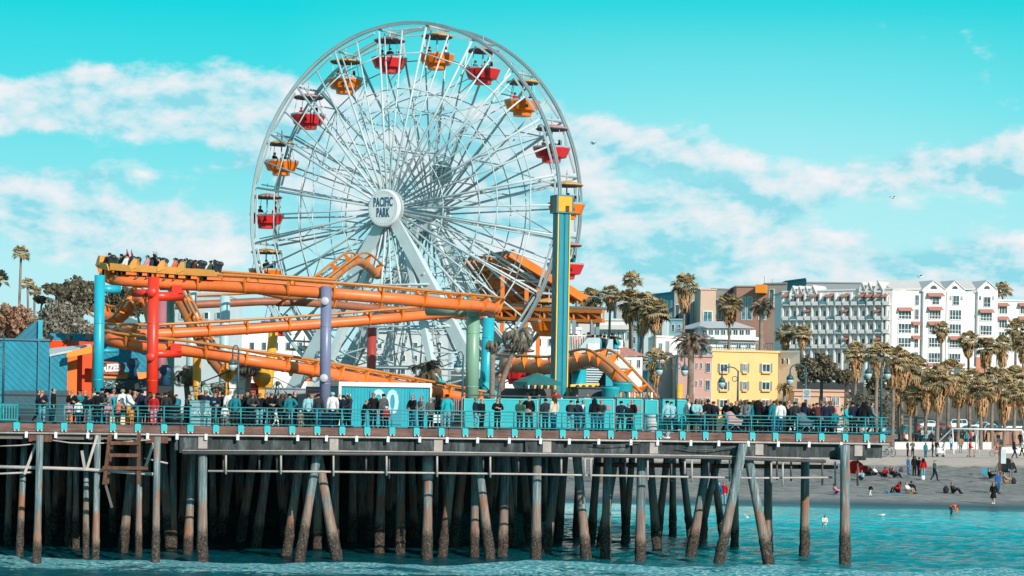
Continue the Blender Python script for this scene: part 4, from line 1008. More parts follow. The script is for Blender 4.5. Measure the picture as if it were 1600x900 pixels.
sb = MB(); s0, s1 = S_of(142, 8.3), S_of(195, 8.3); za, zb = pz(584, 170, 8.3), pz(565, 170, 8.3)
sb.prism([PL(s0, 8.3, za), PL(s1 - .1, 8.3, za - .05), PL(s1, 8.3, zb - .15), PL(s1 - .15, 8.3, zb - .05), PL(s0, 8.3, zb + .05)], PN * .12); bd = sb.build('sign_board', paint((.42, .09, .05), .5, .35, 3.5, name='sign_red', dirt=.3), ps)
me = text_mesh('PRIZES', .5, .02, .03, .74, spacing=1.0); place_text(me, PL(S_of(169.5, 8.3), 8.27, (za + zb) / 2 - .03), PD + V((0, 0, .07)), V((0, 0, 1)), M_WHITE, bd)
mb = MB()
for k in range(34):
    q = PP(158 + k * 1.9, 8.35, pz(601 + rnd.uniform(-5, 3), 190, 8.35)); mb.ball(q, .035, 6, 4)
mb.build('bulb_string', paint((.85, .75, .5), .3, .1, name='bulbs', dirt=0), ps)
for px, z_ in ((206, 575), (258, 585)):
    q = PP(px, 8.0); q.z = pz(z_, px, 8.0); sp_ = thing('loudspeaker', f"dark blue loudspeaker cluster {'over the prize stall' if px < 220 else 'hung behind the red column'}", 'loudspeaker', q)
    mb = MB(); mb.lathe([(.12, -.6), (.3, -.55), (.18, -.1), (.32, .1), (.36, .3), (.2, .5)], 12); local(sp_, 'horn', mb, paint((.02, .08, .16), .5, name='speaker_navy'))
    mb = MB(); mb.bar((0, 0, .4), (0, 1.2, .5), .1, .1); mb.box((0, 0, -.85), (.7, .5, .5)); local(sp_, 'bracket', mb, M_DARK)
# game booth with red and yellow fronts
gb = thing('game_booth', 'red and yellow carnival booth under the low orange track', 'stall', PP(370, 12))
M_RED = paint((.55, .03, .03), .5, .15, 1.5, name='booth_red'); M_YL = paint((.85, .38, .02), .5, .15, 1.5, name='booth_yellow')
mb = MB(); pbox(mb, 352, 408, 12.3, 14, DECK, pz(598, 380, 12.3)); mb.build('front', M_RED, gb)
for px0, px1, y in ((352, 360, 560), (403, 413, 595), (345, 383, 578)):
    mb = MB(); pbox(mb, px0, px1, 12.0, 12.25, DECK if px1 - px0 < 12 else pz(592, px0, 12), pz(y, px0, 12)); mb.build('yellow_panel', M_YL, gb)
q = PP(408, 12.1); q.z = pz(590, 408, 12.1); mb = MB(); mb.ball(q, .5, 14, 8); mb.build('dome_finial', M_YL, gb)
mb = MB(); c = PP(371, 11.8); c.z = pz(608, 371, 11.8)
mb.prism([c + PD * (r_ * math.cos(a) * .62) + V((0, 0, r_ * 1.0 * math.sin(a))) for a, r_ in [(2 * math.pi * k / 16, .75 + (.12 if k % 2 else 0)) for k in range(16)]], PN * .1); mb.build('white_board', M_WHITE, gb)
mb = MB(); pbox(mb, 414, 520, 14, 14.3, DECK, pz(606, 450, 14)); mb.build('back_screen', paint((.30, .36, .42), .6, .2, name='screen_grey'), gb)
mb = MB(); pbox(mb, 478, 506, 12.6, 12.9, DECK, pz(604, 490, 12.6)); mb.build('louvred_panel', board_mat((.30, .24, .22), .12, 0, 'louvre'), gb)
# splayed shade-sail masts
M_MAST = paint((.20, .38, .30), .5, .15, name='mast_green')
for (px, lab) in ((316, 'splayed green pole tripod beside the orange column'), (433, 'splayed green pole tripod between booth and violet column'), (556, 'splayed green pole tripod beside the turquoise kiosk')):
    b = PP(px, 6.5); top = V((b.x, b.y, pz(600, px, 6.5)))
    tr_ = thing('pole_tripod', lab, 'pole', b)
    for dx, dy in ((-1.3, .3), (1.4, .2), (-.5, 1.1), (.35, -.6)):
        mb = MB(); mb.tube(top + V((dx * .08, 0, .1)), b + V((dx, dy, 0)), .045, 6); mb.build('leg', M_MAST, tr_)
    mb = MB(); mb.lathe([(.08, -.1), (.12, 0), (.08, .15)], 8, Matrix.Translation(top)); mb.build('clamp', M_DARK, tr_)
wr = thing('cable', 'thin dark festoon wire strung above the crowd', 'cable'); wr.location = PP(400, 6)
mb = MB(); mb.ptube([P(300, 605, 116.5), P(360, 594, 116), P(430, 590, 116), P(460, 605, 116)], .02, 4); mb.ptube([P(316, 603, 116), P(360, 607, 116), P(430, 608, 116), P(505, 610, 116)], .02, 4); mb.build('wire', M_DARK, wr)
mb = MB(); mb.bar(P(318, 596, 116.2), P(405, 562, 116.2), .07, .07); mb.build('boom', M_DARK, wr)
# turquoise ticket kiosk with the 20 panel
kt = 5.2
ki = thing('ticket_kiosk', 'turquoise ribbed kiosk with a white frame and a big number 20', 'kiosk', PP(600, kt))
zt = pz(604.5, 600, kt); zw = pz(597.5, 600, kt)
mb = MB(); pbox(mb, 533, 671, kt, kt + 4, DECK, zt); mb.build('wall', M_TEALV, ki)
mb = MB(); pbox(mb, 528.5, 673.5, kt - .12, kt + 4.1, zt + .003, zw); mb.build('roof_fascia', M_WHITE, ki)
for a, b in ((528.5, 532.7), (671.2, 673.6)):
    mb = MB(); pbox(mb, a, b, kt - .1, kt + .12, DECK, zt); mb.build('corner_board', M_WHITE, ki)
s0, s1 = S_of(577, kt), S_of(627, kt); zA, zB = pz(672, 600, kt), pz(611, 600, kt)
mb = MB(); plbox(mb, s0, s1, kt - .06, kt - .003, zA + .3, zB); pn = mb.build('number_panel', paint((.015, .30, .42), .5, .08, name='panel_blue'), ki)
me = text_mesh('20', 1.72, .015, .05, .78); place_text(me, PL((s0 + s1) / 2, kt - .08, pz(630, 600, kt)), PD, V((0, 0, 1)), paint((.42, .74, .78), .5, .05, name='number_pale2'), pn)
mb = MB(); pbox(mb, 640, 662, kt - .05, kt - .003, DECK + .1, pz(612, 650, kt)); mb.build('door', paint((.015, .34, .46), .5, .06, name='door_blue'), ki)
# turquoise hoarding with framed panels
ft = 4.2
ho = thing('hoarding', 'long turquoise painted hoarding of framed panels behind the railing', 'fence', PP(900, ft))
M_HO = paint((.012, .44, .50), .4, .14, .9, name='hoarding_turquoise', dirt=.1); M_HOL = paint((.05, .62, .66), .4, .06, name='hoarding_frame', dirt=.05); M_PO = paint((.26, .22, .22), .7, .2, 3, name='post_timber')
edg = [722, 779, 842, 901, 961, 1005, 1029, 1074]
for a, b in zip(edg, edg[1:]):
    zt = pz(623, (a + b) / 2, ft) - (.0 if a < 1000 else .05)
    mb = MB(); pbox(mb, a + 2.2, b - 1.6, ft, ft + .08, DECK + .12, zt); p_ = mb.build('panel', M_HO, ho)
    mb = MB(); s0, s1 = S_of(a + 2.6, ft), S_of(b - 2.0, ft)
    plbox(mb, s0, s1, ft - .03, ft - .003, zt - .06, zt - .01); plbox(mb, s1 - .06, s1, ft - .03, ft - .003, DECK + .2, zt - .065); plbox(mb, s0, s0 + .04, ft - .03, ft - .003, DECK + .2, zt - .065); mb.build('frame', M_HOL, p_)
    if a in (901, 961):
        mb = MB(); sx = S_of(950.5 if a == 901 else 997, ft); zc = pz(637, 950, ft)
        mb.prism([PL(sx - .1, ft - .035, zc - .12), PL(sx + .1, ft - .035, zc - .12), PL(sx + .13, ft - .035, zc + .14), PL(sx - .13, ft - .035, zc + .14)], PN * .02); mb.build('notice', paint((.40, .20, .20), .6, .2, 8, name='notice_red', dirt=.3), p_)
for a in edg:
    mb = MB(); pbox(mb, a - 1.5, a + 1.5, ft + .1, ft + .25, DECK, pz(617, a, ft)); mb.build('post', M_PO, ho)
mb = MB(); pbox(mb, 720, 1076, ft + .02, ft + .1, pz(621.5, 900, ft), pz(619.5, 900, ft)); mb.build('top_rail', M_DARK, ho)
pf = thing('picket_fence', 'narrow dark picket fence between the kiosk and hoarding', 'fence', PP(695, 6))
mb = MB()
for px in np.arange(676, 716, 3.0): pbox(mb, px, px + 1.6, 6.0, 6.05, DECK, pz(622, px, 6))
mb.build('pickets', M_PO, pf); mb = MB(); pbox(mb, 675, 717, 6.06, 6.12, DECK + .3, DECK + .4); pbox(mb, 675, 717, 6.06, 6.12, DECK + 1.4, DECK + 1.5); mb.build('rail', M_PO, pf)
bf = thing('boundary_fence', 'grey brown boarded fence under the green parasol', 'fence', PP(830, 9))
mb = MB(); pbox(mb, 782, 860, 9.5, 9.62, DECK, pz(607, 820, 9.5)); mb.build('boards', board_mat((.16, .13, .12), .1, 0, 'fence_boards'), bf)
db = thing('equipment_hut', 'dark grey equipment hut beneath the loading stairs', 'hut', PP(935, 11))
mb = MB(); pbox(mb, 903, 947, 11, 13, DECK, pz(607, 925, 11)); mb.build('wall', paint((.06, .09, .11), .6, name='hut_grey'), db)
mb = MB(); pbox(mb, 901, 949, 10.9, 13.1, pz(607, 925, 11) + .003, pz(606, 925, 11) + .05); mb.build('lid', M_DARK, db)
for px, lab in ((955, 'short teal drum beside the dark equipment hut'), (972, 'wide teal drum at the foot of the low track')):
    b = PP(px, 10); dr = thing('drum', lab, 'tank', b); h = pz(605 if px == 955 else 598, px, 10) - DECK
    mb = MB(); mb.lathe([(.55, 0), (.58, .05), (.55, .1), (.55, h - .1), (.58, h - .06), (.55, h), (.05, h)], 18); local(dr, 'body', mb, paint((.02, .40, .48), .45, .1, name='drum_teal'))
    mb = MB(); mb.lathe([(.5, h + .002), (.5, h + .05), (.02, h + .07)], 18); local(dr, 'lid', mb, M_TEALD)
bx = thing('safety_fence', 'orange and white striped low barrier beneath the track end', 'barrier', PP(990, 6))
for k in range(12):
    mb = MB(); px = 968 + k * 4.4; pbox(mb, px, px + 3.0, 6, 6.06, DECK, pz(613, px, 6)); mb.build('slat', M_WHITE if k % 2 else paint((.85, .28, .04), .5, name='slat_orange'), bx)
mb = MB(); pbox(mb, 967, 1022, 6.07, 6.15, pz(615, 990, 6), pz(612, 990, 6)); mb.build('rail', M_DARK, bx)
# gabled cottage
co = thing('cottage_kiosk', 'white kiosk with turquoise gable boards and dark shingle roof', 'kiosk', PP(720, 20))
M_SHG = paint((.10, .105, .12), .85, .3, 5, name='shingle'); M_TRIM = paint((.02, .48, .55), .4, .08, name='trim_turquoise')
def gable(px0, px1, py_e, py_r, t0, t1, parent):
    s0, s1 = S_of(px0, t0), S_of(px1, t0); ze, zr = pz(py_e, (px0 + px1) / 2, t0), pz(py_r, (px0 + px1) / 2, t0); sm = (s0 + s1) / 2
    mb = MB(); mb.prism([PL(s0 + .3, t0, DECK), PL(s1 - .3, t0, DECK), PL(s1 - .3, t0, ze), PL(sm, t0, zr - .15), PL(s0 + .3, t0, ze)], PN * (t1 - t0)); w = mb.build('wall', M_WHITE, parent)
    for a, b in ((s0, sm), (s1, sm)):
        mb = MB(); mb.prism([PL(a, t0 - .35, ze - .1), PL(b, t0 - .35, zr), PL(b, t1, zr), PL(a, t1, ze - .1)], (0, 0, .14)); mb.build('roof', M_SHG, parent)
        mb = MB(); mb.bar(PL(a, t0 - .4, ze - .1), PL(b, t0 - .4, zr), .08, .26); mb.build('barge_board', M_TRIM, parent)
    mb = MB(); plbox(mb, sm - .5, sm + .5, t0 - .03, t0 - .003, DECK + 1.1, DECK + 2.1); mb.build('hatch', M_TRIM, parent)
gable(640, 715, 612, 590, 20, 26, co); gable(728, 776, 617, 595, 17, 22, co)
# parasol
um = thing('parasol', 'dark green square parasol above the turquoise hoarding', 'parasol', PP(838, 8))
b = PP(838, 8); zt = pz(582, 838, 8); ze = pz(597, 838, 8)
mb = MB(); mb.tube(b, V((b.x, b.y, zt)), .035, 6); mb.build('pole', M_DARK, um)
mb = MB(); n = 8; rim_ = [V((b.x + 1.4 * math.cos(R(22.5 + 45 * k)), b.y + 1.4 * math.sin(R(22.5 + 45 * k)), ze)) for k in range(8)]
vs = rim_ + [p + V((0, 0, -.16)) for p in rim_] + [V((b.x, b.y, zt))]
mb.add(vs, [(k, (k + 1) % 8, 16) for k in range(8)] + [(k, 8 + k, 8 + (k + 1) % 8, (k + 1) % 8) for k in range(8)]); mb.build('canopy', paint((.02, .16, .17), .8, .15, name='parasol_green'), um)
# bins
def wheelie(px, t, lab):
    b = PP(px, t); o = thing('recycling_bin', lab, 'bin', b, PYAW, 'recycling bins by the railing')
    mb = MB(); mb.add([(-.32, -.32, 0), (.32, -.32, 0), (.32, .32, 0), (-.32, .32, 0), (-.38, -.4, 1.15), (.38, -.4, 1.15), (.38, .4, 1.15), (-.38, .4, 1.15)], [(0, 3, 2, 1), (4, 5, 6, 7), (0, 1, 5, 4), (1, 2, 6, 5), (2, 3, 7, 6), (3, 0, 4, 7)]); local(o, 'body', mb, paint((.20, .40, .44), .5, .1, name='bin_grey'))
    mb = MB(); mb.prism([(-.4, -.44, 1.16), (.4, -.44, 1.16), (.4, .42, 1.2), (-.4, .42, 1.2)], (0, 0, .08)); local(o, 'lid', mb, paint((.12, .30, .36), .5, .1, name='bin_lid'))
    mb = MB()
    for k in range(3):
        a = R(90 + 120 * k); a2 = R(90 + 120 * (k + 1) - 25)
        mb.bar((.17 * math.cos(a), -.385, .62 + .17 * math.sin(a)), (.17 * math.cos(a2), -.385, .62 + .17 * math.sin(a2)), .03, .07, up=(0, 1, 0))
    local(o, 'recycling_symbol', mb, M_WHITE)
wheelie(307, 1.3, 'grey green recycling bin nearer the red column'); wheelie(322.5, 1.3, 'grey green recycling bin nearer the violet column')
b = PP(1019, 1.6); o = thing('litter_bin', 'round pale litter bin against the turquoise hoarding', 'bin', b)
mb = MB(); mb.lathe([(.3, 0), (.34, .05), (.36, .85), (.3, .9), (.02, .9)], 18); local(o, 'body', mb, paint((.55, .58, .58), .6, .12, 3, name='bin_pale'))
mb = MB(); mb.lathe([(.37, .75), (.38, .85), (.37, .92), (.32, .92)], 18); local(o, 'rim', mb, M_STEEL2)
# planter blocks / stacked tyres by the rail
b = PP(271, .9); o = thing('tyre_stack', 'stack of black tyres standing inside the railing', 'tyres', b)
for k in range(5):
    mb = MB(); mb.ptube([(.27 * math.cos(R(30 * i)), .27 * math.sin(R(30 * i)), .11 + .2 * k) for i in range(12)], .1, 8, closed=True); local(o, 'tyre', mb, M_BLACK)
for px, w in ((173, .34), (186, .55)):
    b = PP(px, .8); o = thing('crate', f"{'narrow' if w < .4 else 'wide'} cream crate on the deck behind the railing", 'box', b, PYAW)
    mb = MB(); mb.box((0, 0, .24), (w, .4, .42)); local(o, 'box', mb, paint((.78, .62, .40), .7, .1, name='crate_cream'))
    mb = MB(); mb.box((0, 0, .47), (w + .04, .44, .04)); local(o, 'lid', mb, paint((.72, .56, .38), .7, .1, name='crate_lid'))
b = PP(680, .9); o = thing('notice_board', 'small white notice board fixed low on the railing', 'sign', b, PYAW)
mb = MB(); mb.box((0, -.6, .55), (.42, .03, .42)); local(o, 'board', mb, M_WHITE); mb = MB(); mb.box((0, -.57, .5), (.06, .03, .9)); local(o, 'stake', mb, M_RAIL)

# ------------------------------------------------------------------ lamp posts and signs
M_LAMPP = paint((.03, .10, .13), .45, .15, name='lamp_iron'); M_LAMPG = paint((.45, .55, .55), .25, .1, name='lamp_glass', dirt=0)
def lamp(px, py_top, t, side, reach, lab, drop=.55, base_py=660, lanterns=1):
    b = PP(px, t); Y = b.y; zt = Zat(px, py_top, Y)
    o = thing('street_lamp', lab, 'street lamp', b, 0, 'hook topped lamps along the pier')
    mb = MB(); mb.tube(b, b + V((0, 0, .9)), .11, 8); mb.tube(b + V((0, 0, .9)), V((b.x, b.y, zt - .3)), .065, 8, .045); mb.build('post', M_LAMPP, o)
    for sg in ([side] if lanterns == 1 else [side, -side * .45]):
        rr = reach * abs(sg) / 2; pts = [V((b.x + sg * 0, b.y, zt - .9))]
        for k in range(13):
            a = math.pi * k / 12; pts.append(V((b.x + sg * (reach / 2) * (1 - math.cos(a)), b.y, zt - .45 + .55 * math.sin(a) * max(.6, rr))))
        end = pts[-1] + V((0, 0, -drop * .4)); pts.append(end)
        mb = MB(); mb.ptube(pts, .035, 6)
        c0 = V((b.x + sg * .18, b.y, zt - .75)); mb.ptube([c0 + V((.14 * math.cos(a), 0, .14 * math.sin(a))) for a in [2 * math.pi * k / 10 for k in range(10)]], .022, 5, closed=True)
        am = mb.build('hook', M_LAMPP, o)
        mb = MB(); mb.lathe([(.04, .1), (.06, 0), (.17, -.12), (.2, -.28)], 12, Matrix.Translation(end)); la = mb.build('lantern', M_LAMPP, am)
        mb = MB(); mb.lathe([(.19, -.285), (.19, -.4), (.12, -.55), (.02, -.6)], 12, Matrix.Translation(end)); mb.build('globe', M_LAMPG, la)
lamp(1152, 570, 3.4, -1, .86, 'black hook lamp in front of the yellow house')
lamp(1258, 566, 3.6, -1, .85, 'black hook lamp standing just behind the grey traffic board')
lamp(1056, 550, 3.0, -1, .92, 'black double hook lamp rising by the end of the hoarding', lanterns=2)
lamp(1376, 556, 1.8, -1, .7, 'teal hook lamp at the end of the pier', lanterns=2)
lamp(371, 536, 2.2, -1, .3, 'slim dark lamp crossing the low orange track', drop=.9)
lamp(722, 546, 5.0, -1, .3, 'slim lamp beside the sage green column')
lamp(4, 515, 3.0, -1, .4, 'lamp post before the blue diagonal board shed')
b = PP(1259, 2.6); o = thing('traffic_board', 'square grey lettered board on a dark post above the crowd', 'sign', b, PYAW * .3)
mb = MB(); mb.box((0, 0, .9), (.1, .1, 1.8)); mb.box((0, 0, 2.0), (.07, .07, .6)); local(o, 'post', mb, M_LAMPP)
zc = pz(616, 1259, 2.6) - DECK; mb = MB(); mb.box((0, -.08, zc), (.42, .05, .56)); bd = local(o, 'board', mb, paint((.42, .50, .54), .5, .1, name='board_grey'))
mb = MB()
for k, (w_, dz_) in enumerate(((.26, .17), (.3, .07), (.2, -.03), (.3, -.13))): mb.box((0, -.112, zc + dz_), (w_, .01, .04))
l_ = local(o, 'lettering', mb, M_DARK); l_.parent = bd
# ------------------------------------------------------------------ the town behind the beach
class Facade:
    def __init__(self, name, label, cat, pxL, YL, pxR, YR, py, mat, depth=12, pyR=None, roof=None, ref=560, skew=0.0):
        self.L = P(pxL, ref, YL); self.R = P(pxR, ref, YR); self.pL, self.pR = pxL, pxR
        self.d = V((self.R.x - self.L.x, self.R.y - self.L.y, 0)); self.len = self.d.length; self.d.normalize()
        self.n = V((self.d.y, -self.d.x, 0))                       # towards the camera
        self.z0 = min(gz(YL), gz(YR), gz(YL + depth)) - 1.2
        self.zL = Zat(pxL, py, YL); self.zR = Zat(pxR, pyR if pyR else py, YR) if pyR else self.zL
        self.zT = max(self.zL, self.zR); self.o = thing(name, label, cat, (self.L.x, self.L.y, self.z0)); self.depth = depth
        mb = MB(); a, b = self.L, self.R
        mb.prism([V((a.x, a.y, self.z0)), V((b.x, b.y, self.z0)), V((b.x, b.y, self.zR)), V((a.x, a.y, self.zL))], (skew * depth, depth, 0))
        self.wall = mb.build('wall', mat, self.o)
        if roof is not False:
            mb = MB(); k = .25; a = self.L + self.n * k - self.d * k; b = self.R + self.n * k + self.d * k
            mb.prism([V((a.x, a.y, self.zL + .004)), V((b.x, b.y, self.zR + .004)), V((b.x, b.y, self.zR + .35)), V((a.x, a.y, self.zL + .35))], (skew * (depth + 2 * k), depth + 2 * k, 0)); mb.build('parapet', roof or mat, self.o)
    def s(self, px, py=560):
        ux, uy = unroll(px, py); k = ux / F
        return (k * self.L.y - self.L.x) / (self.d.x - k * self.d.y)
    def pt(self, px, py, out=0.0):
        s = self.s(px, py); q = self.L + self.d * s; return V((q.x, q.y, Zat(px, py, q.y))) + self.n * out
    def slab(self, mb, px0, px1, py0, py1, o0, o1, mi=0):
        s0, s1 = self.s(px0), self.s(px1); m = self.L + self.d * ((s0 + s1) / 2); z1, z0 = Zat((px0 + px1) / 2, py0, m.y), Zat((px0 + px1) / 2, py1, m.y)
        c = m + self.n * ((o0 + o1) / 2); mb.box((c.x, c.y, (z0 + z1) / 2), (abs(s1 - s0), o1 - o0, z1 - z0), math.atan2(self.d.y, self.d.x), mi); return mb
    def window(self, px0, px1, py0, py1, frame=None, glass=None, mull=1, parent=None):
        mb = MB(); f = max(.35, (px1 - px0) * .07); w = px1 - px0
        self.slab(mb, px0, px1, py0, py1, .02, .06, 1)
        for a, b, c, d_ in ((px0, px1, py0 - .3, py0 + f), (px0, px1, py1 - f, py1 + .3), (px0 - .1, px0 + f, py0 + f, py1 - f), (px1 - f, px1 + .1, py0 + f, py1 - f)): self.slab(mb, a, b, c, d_, .0, .16)
        for k in range(1, mull + 1):
            x = px0 + w * k / (mull + 1); self.slab(mb, x - f * .35, x + f * .35, py0 + f, py1 - f, .0, .13)
        return mb.build('window', [frame or M_WHITE, glass or M_GLASS], parent or self.o)
def plain(c, name): return paint(c, .75, .07, .25, 0, 0, name, .12)
M_HOT = plain((.78, .76, .75), 'hotel_white'); M_AWN = paint((.46, .19, .15), .7, .1, name='awning_rose')
hA = Facade('hotel', 'large white seaside hotel with stepped gables, balconies and rose awnings', 'hotel', 1222, 514, 1393, 500, 457, M_HOT, 16, pyR=452)
colsA = [1229.5, 1241, 1252.5, 1264, 1275.5, 1287.5, 1299.5, 1311.5, 1323.5, 1336, 1348.5, 1361, 1373.5, 1386]
rowsA = [(463, 476), (485, 499), (507, 520), (529, 543), (551, 567)]
def rdrop(px): return (px - 1300) * .012
for i, cx in enumerate(colsA):
    sc = 1 - (1386 - cx) / 164 * .1; dy = (1386 - cx) * .004
    for j, (a, b) in enumerate(rowsA):
        hA.window(cx - 2.3, cx + 2.3, a + dy, b + dy, mull=0, glass=(M_GLASSL if (i * 5 + j * 3) % 3 == 0 else M_GLASS))
        mb = MB()
        if j < 4:
            hA.slab(mb, cx - 4.2, cx + 4.2, b + dy - .4, b + dy + 1, .0, 1.35, 0); hA.slab(mb, cx - 4.2, cx + 4.2, b + dy - 5, b + dy - .5, 1.25, 1.33, 1)
            mb.build('balcony', [M_HOT, M_GLASS2 if (i * 7 + j * 3) % 5 < 1 else M_HOT], hA.o)
for i, cx in enumerate(colsA + [1392]):
    mb = MB(); hA.slab(mb, cx - 7.2, cx - 5.0, 458, 600, 0, .9); mb.build('pilaster', M_HOT, hA.o)
for i, cx in enumerate(colsA):
    if i % 2 == 0 or i > 9:
        a = hA.pt(cx - 4.5, 459, .2); b = hA.pt(cx + 4.5, 459, .2); mb = MB(); mb.prism([a, b, b + hA.n * 1.9 + V((0, 0, -.8)), a + hA.n * 1.9 + V((0, 0, -.8))], (0, 0, .12)); mb.build('awning', M_AWN, hA.o)
    if i in (3, 8, 12):
        for j in (1, 3):
            r = rowsA[j]; a = hA.pt(cx - 4.5, r[0] - 2, .1); b = hA.pt(cx + 4.5, r[0] - 2, .1); mb = MB(); mb.prism([a, b, b + hA.n * 1.9 + V((0, 0, -.7)), a + hA.n * 1.9 + V((0, 0, -.7))], (0, 0, .1)); mb.build('awning', M_AWN, hA.o)
def gable_front(fc, px0, px1, py_e, py_p, back, out, parent, wallm, roofm, name='gable', hole=True):
    a = fc.pt(px0, py_e, out); b = fc.pt(px1, py_e, out); c = fc.pt((px0 + px1) / 2, py_p, out)
    mb = MB(); mb.prism([a + V((0, 0, -.3)), b + V((0, 0, -.3)), b, c, a], -fc.n * .4); g = mb.build(name, wallm, parent)
    for q in (a, b):
        mb = MB(); mb.prism([q + fc.n * .25, c + fc.n * .25, c - fc.n * back, q - fc.n * back], (0, 0, .22)); mb.build('gable_roof', roofm, g)
    if hole:
        w = (b - a).length * .14; m = (a + b) / 2 + V((0, 0, (c.z - a.z) * .12)) + fc.n * .03
        mb = MB(); mb.prism([m + fc.d * (w * math.cos(t_)) + V((0, 0, w * math.sin(t_))) for t_ in [math.pi * k / 8 for k in range(9)]], fc.n * .06); mb.build('lunette', M_GLASS, g)
M_HROOF = plain((.66, .62, .60), 'hotel_roof')
for px0, px1, pe, pp_ in ((1236, 1246, 460, 448), (1246, 1256, 460, 448), (1256, 1266, 460, 448), (1266, 1278, 460, 447), (1344, 1354, 455, 442), (1354, 1365, 455, 442), (1367, 1382, 455, 441)):
    gable_front(hA, px0, px1, pe, pp_, 7, .6, hA.o, M_HOT, M_HROOF)
hB = Facade('hotel', 'white hotel front wing with three lunette gables facing the beach', 'hotel', 1393, 501, 1556, 508, 453, M_HOT, 22, roof=False)
mb = MB(); a = hB.pt(1393, 453, .2); b = hB.pt(1556, 453, .2); up = V((0, 0, 2.2)); mb.prism([a, b, b - hB.n * 8 + up, a - hB.n * 8 + up], (0, 0, .3)); mb.build('roof', M_HROOF, hB.o)
for px0, px1 in ((1438, 1474), (1474, 1504), (1523, 1555)):
    mb = MB(); hB.slab(mb, px0 + .5, px1 - .5, 453.5, 640, .005, .9); bay = mb.build('bay', M_HOT, hB.o)
    gable_front(hB, px0, px1, 453.5, 439.5, 9, .92, hB.o, M_HOT, M_HROOF)
for (x0, x1, off), rows in (((1402, 1423, .0), ((484, 499), (505, 521), (527, 543))), ((1428, 1434, .0), ((461, 477), (483, 499), (507, 521), (528, 543), (550, 560))), ((1452, 1463, .9), ((463, 476),)), ((1447, 1466, .9), ((485, 499), (507, 521), (527, 543), (551, 567))),
                            ((1484, 1494, .9), ((462, 477),)), ((1479, 1498, .9), ((484, 500), (506, 522), (530, 544), (552, 567))), ((1532, 1543, .9), ((464, 480),)), ((1527, 1546, .9), ((488, 502), (508, 524), (531, 545)))):
    for (y0, y1) in rows:
        mbs = MB(); w = x1 - x0; f = max(.4, w * .05)
        hB.slab(mbs, x0, x1, y0, y1, off + .02, off + .06, 1)
        for a, b, c, d_ in ((x0, x1, y0 - .3, y0 + f), (x0, x1, y1 - f, y1 + .4), (x0, x0 + f, y0, y1), (x1 - f, x1, y0, y1), (x0, x1, y0 + (y1 - y0) * .6, y0 + (y1 - y0) * .6 + f * .7)): hB.slab(mbs, a, b, c, d_, off, off + .17)
        for k in range(1, 4 if w > 15 else 2): xx = x0 + w * k / (4 if w > 15 else 2); hB.slab(mbs, xx - f * .35, xx + f * .35, y0, y1, off, off + .14)
        mbs.build('window', [M_WHITE, M_GLASS], hB.o)
for (x0, x1, y, off) in ((1402, 1424, 481, 0), (1445, 1470, 458.5, .9), (1446, 1468, 480, .9), (1446, 1468, 503, .9), (1424, 1436, 503, 0), (1424, 1436, 525, 0), (1479, 1500, 526, .9), (1526, 1548, 484, .9), (1526, 1548, 528, .9)):
    a = hB.pt(x0, y, off + .1); b = hB.pt(x1, y, off + .1); mb = MB(); mb.prism([a, b, b + hB.n * 1.1 + V((0, 0, -.75)), a + hB.n * 1.1 + V((0, 0, -.75))], (0, 0, .12)); mb.build('awning', M_AWN, hB.o)
for x0 in (1440, 1450, 1460, 1480, 1490, 1500):
    mb = MB(); hB.slab(mb, x0 - 4, x0 + 4, 568, 572, .9, 1.4); mb.build('string_course', M_AWN, hB.o)
for x in (1451, 1463, 1481, 1498, 1527, 1547):
    mb = MB(); hB.slab(mb, x - 1.6, x + 1.2, 463, 469, .9, 1.0); mb.build('shutter', M_GLASSL, hB.o)
hC = Facade('hotel_annex', 'lower white hotel annex with rose awnings behind the palms', 'hotel', 1556, 509, 1640, 512, 470, M_HOT, 20)
for (x0, x1) in ((1559, 1573), (1592, 1606), (1622, 1636)):
    for y0, y1 in ((477, 491), (500, 513), (518, 532), (540, 553)): hC.window(x0, x1, y0, y1, mull=2)
    for y in (474, 495): 
        a = hC.pt(x0 - 1.5, y, .1); b = hC.pt(x1 + 1.5, y, .1); mb = MB(); mb.prism([a, b, b + hC.n * 1.1 + V((0, 0, -.7)), a + hC.n * 1.1 + V((0, 0, -.7))], (0, 0, .12)); mb.build('awning', M_AWN, hC.o)
tc_ = Facade('beach_terrace', 'low white terrace block with terracotta wall under the hotel', 'building', 1505, 470, 1640, 476, 575, M_HOT, 10)
for (x0, x1, c) in ((1524, 1540, (.55, .22, .13)), (1543, 1548, (.7, .6, .5)), (1556, 1575, (.75, .74, .72))):
    mb = MB(); tc_.slab(mb, x0, x1, 558, 600, .02, .4); mb.build('wall_panel', plain(c, 'terrace_panel'), tc_.o)
# modern blocks on the skyline
def block(label, pxL, YL, pxR, YR, py, c, wins=(), depth=18, glass=None, name='apartment_block'):
    f = Facade(name, label, 'building', pxL, YL, pxR, YR, py, plain(c, 'render_' + name), depth)
    for (x0, x1, y0, y1, m) in wins: f.window(x0, x1, y0, y1, glass=glass or M_GLASS2, mull=m)
    return f
def gridw(x0, x1, y0, y1, nx, ny, fx=.6, fy=.6, m=0):
    dx, dy = (x1 - x0) / nx, (y1 - y0) / ny
    return [(x0 + dx * (i + .5 - fx / 2), x0 + dx * (i + .5 + fx / 2), y0 + dy * (j + .5 - fy / 2), y0 + dy * (j + .5 + fy / 2), m) for i in range(nx) for j in range(ny)]
block('pale grey flat block far behind the orange canopy', 900, 610, 938, 612, 455, (.42, .44, .45))
block('grey block with a gently curved parapet behind the palm clump', 962, 600, 1033, 606, 457, (.36, .37, .38), gridw(966, 1024, 470, 540, 5, 4, .5, .5))
block('deep teal glazed block beside the curved grey one', 1022, 585, 1052, 570, 461, (.03, .24, .32), gridw(1038, 1051, 466, 540, 2, 4, .6, .6))
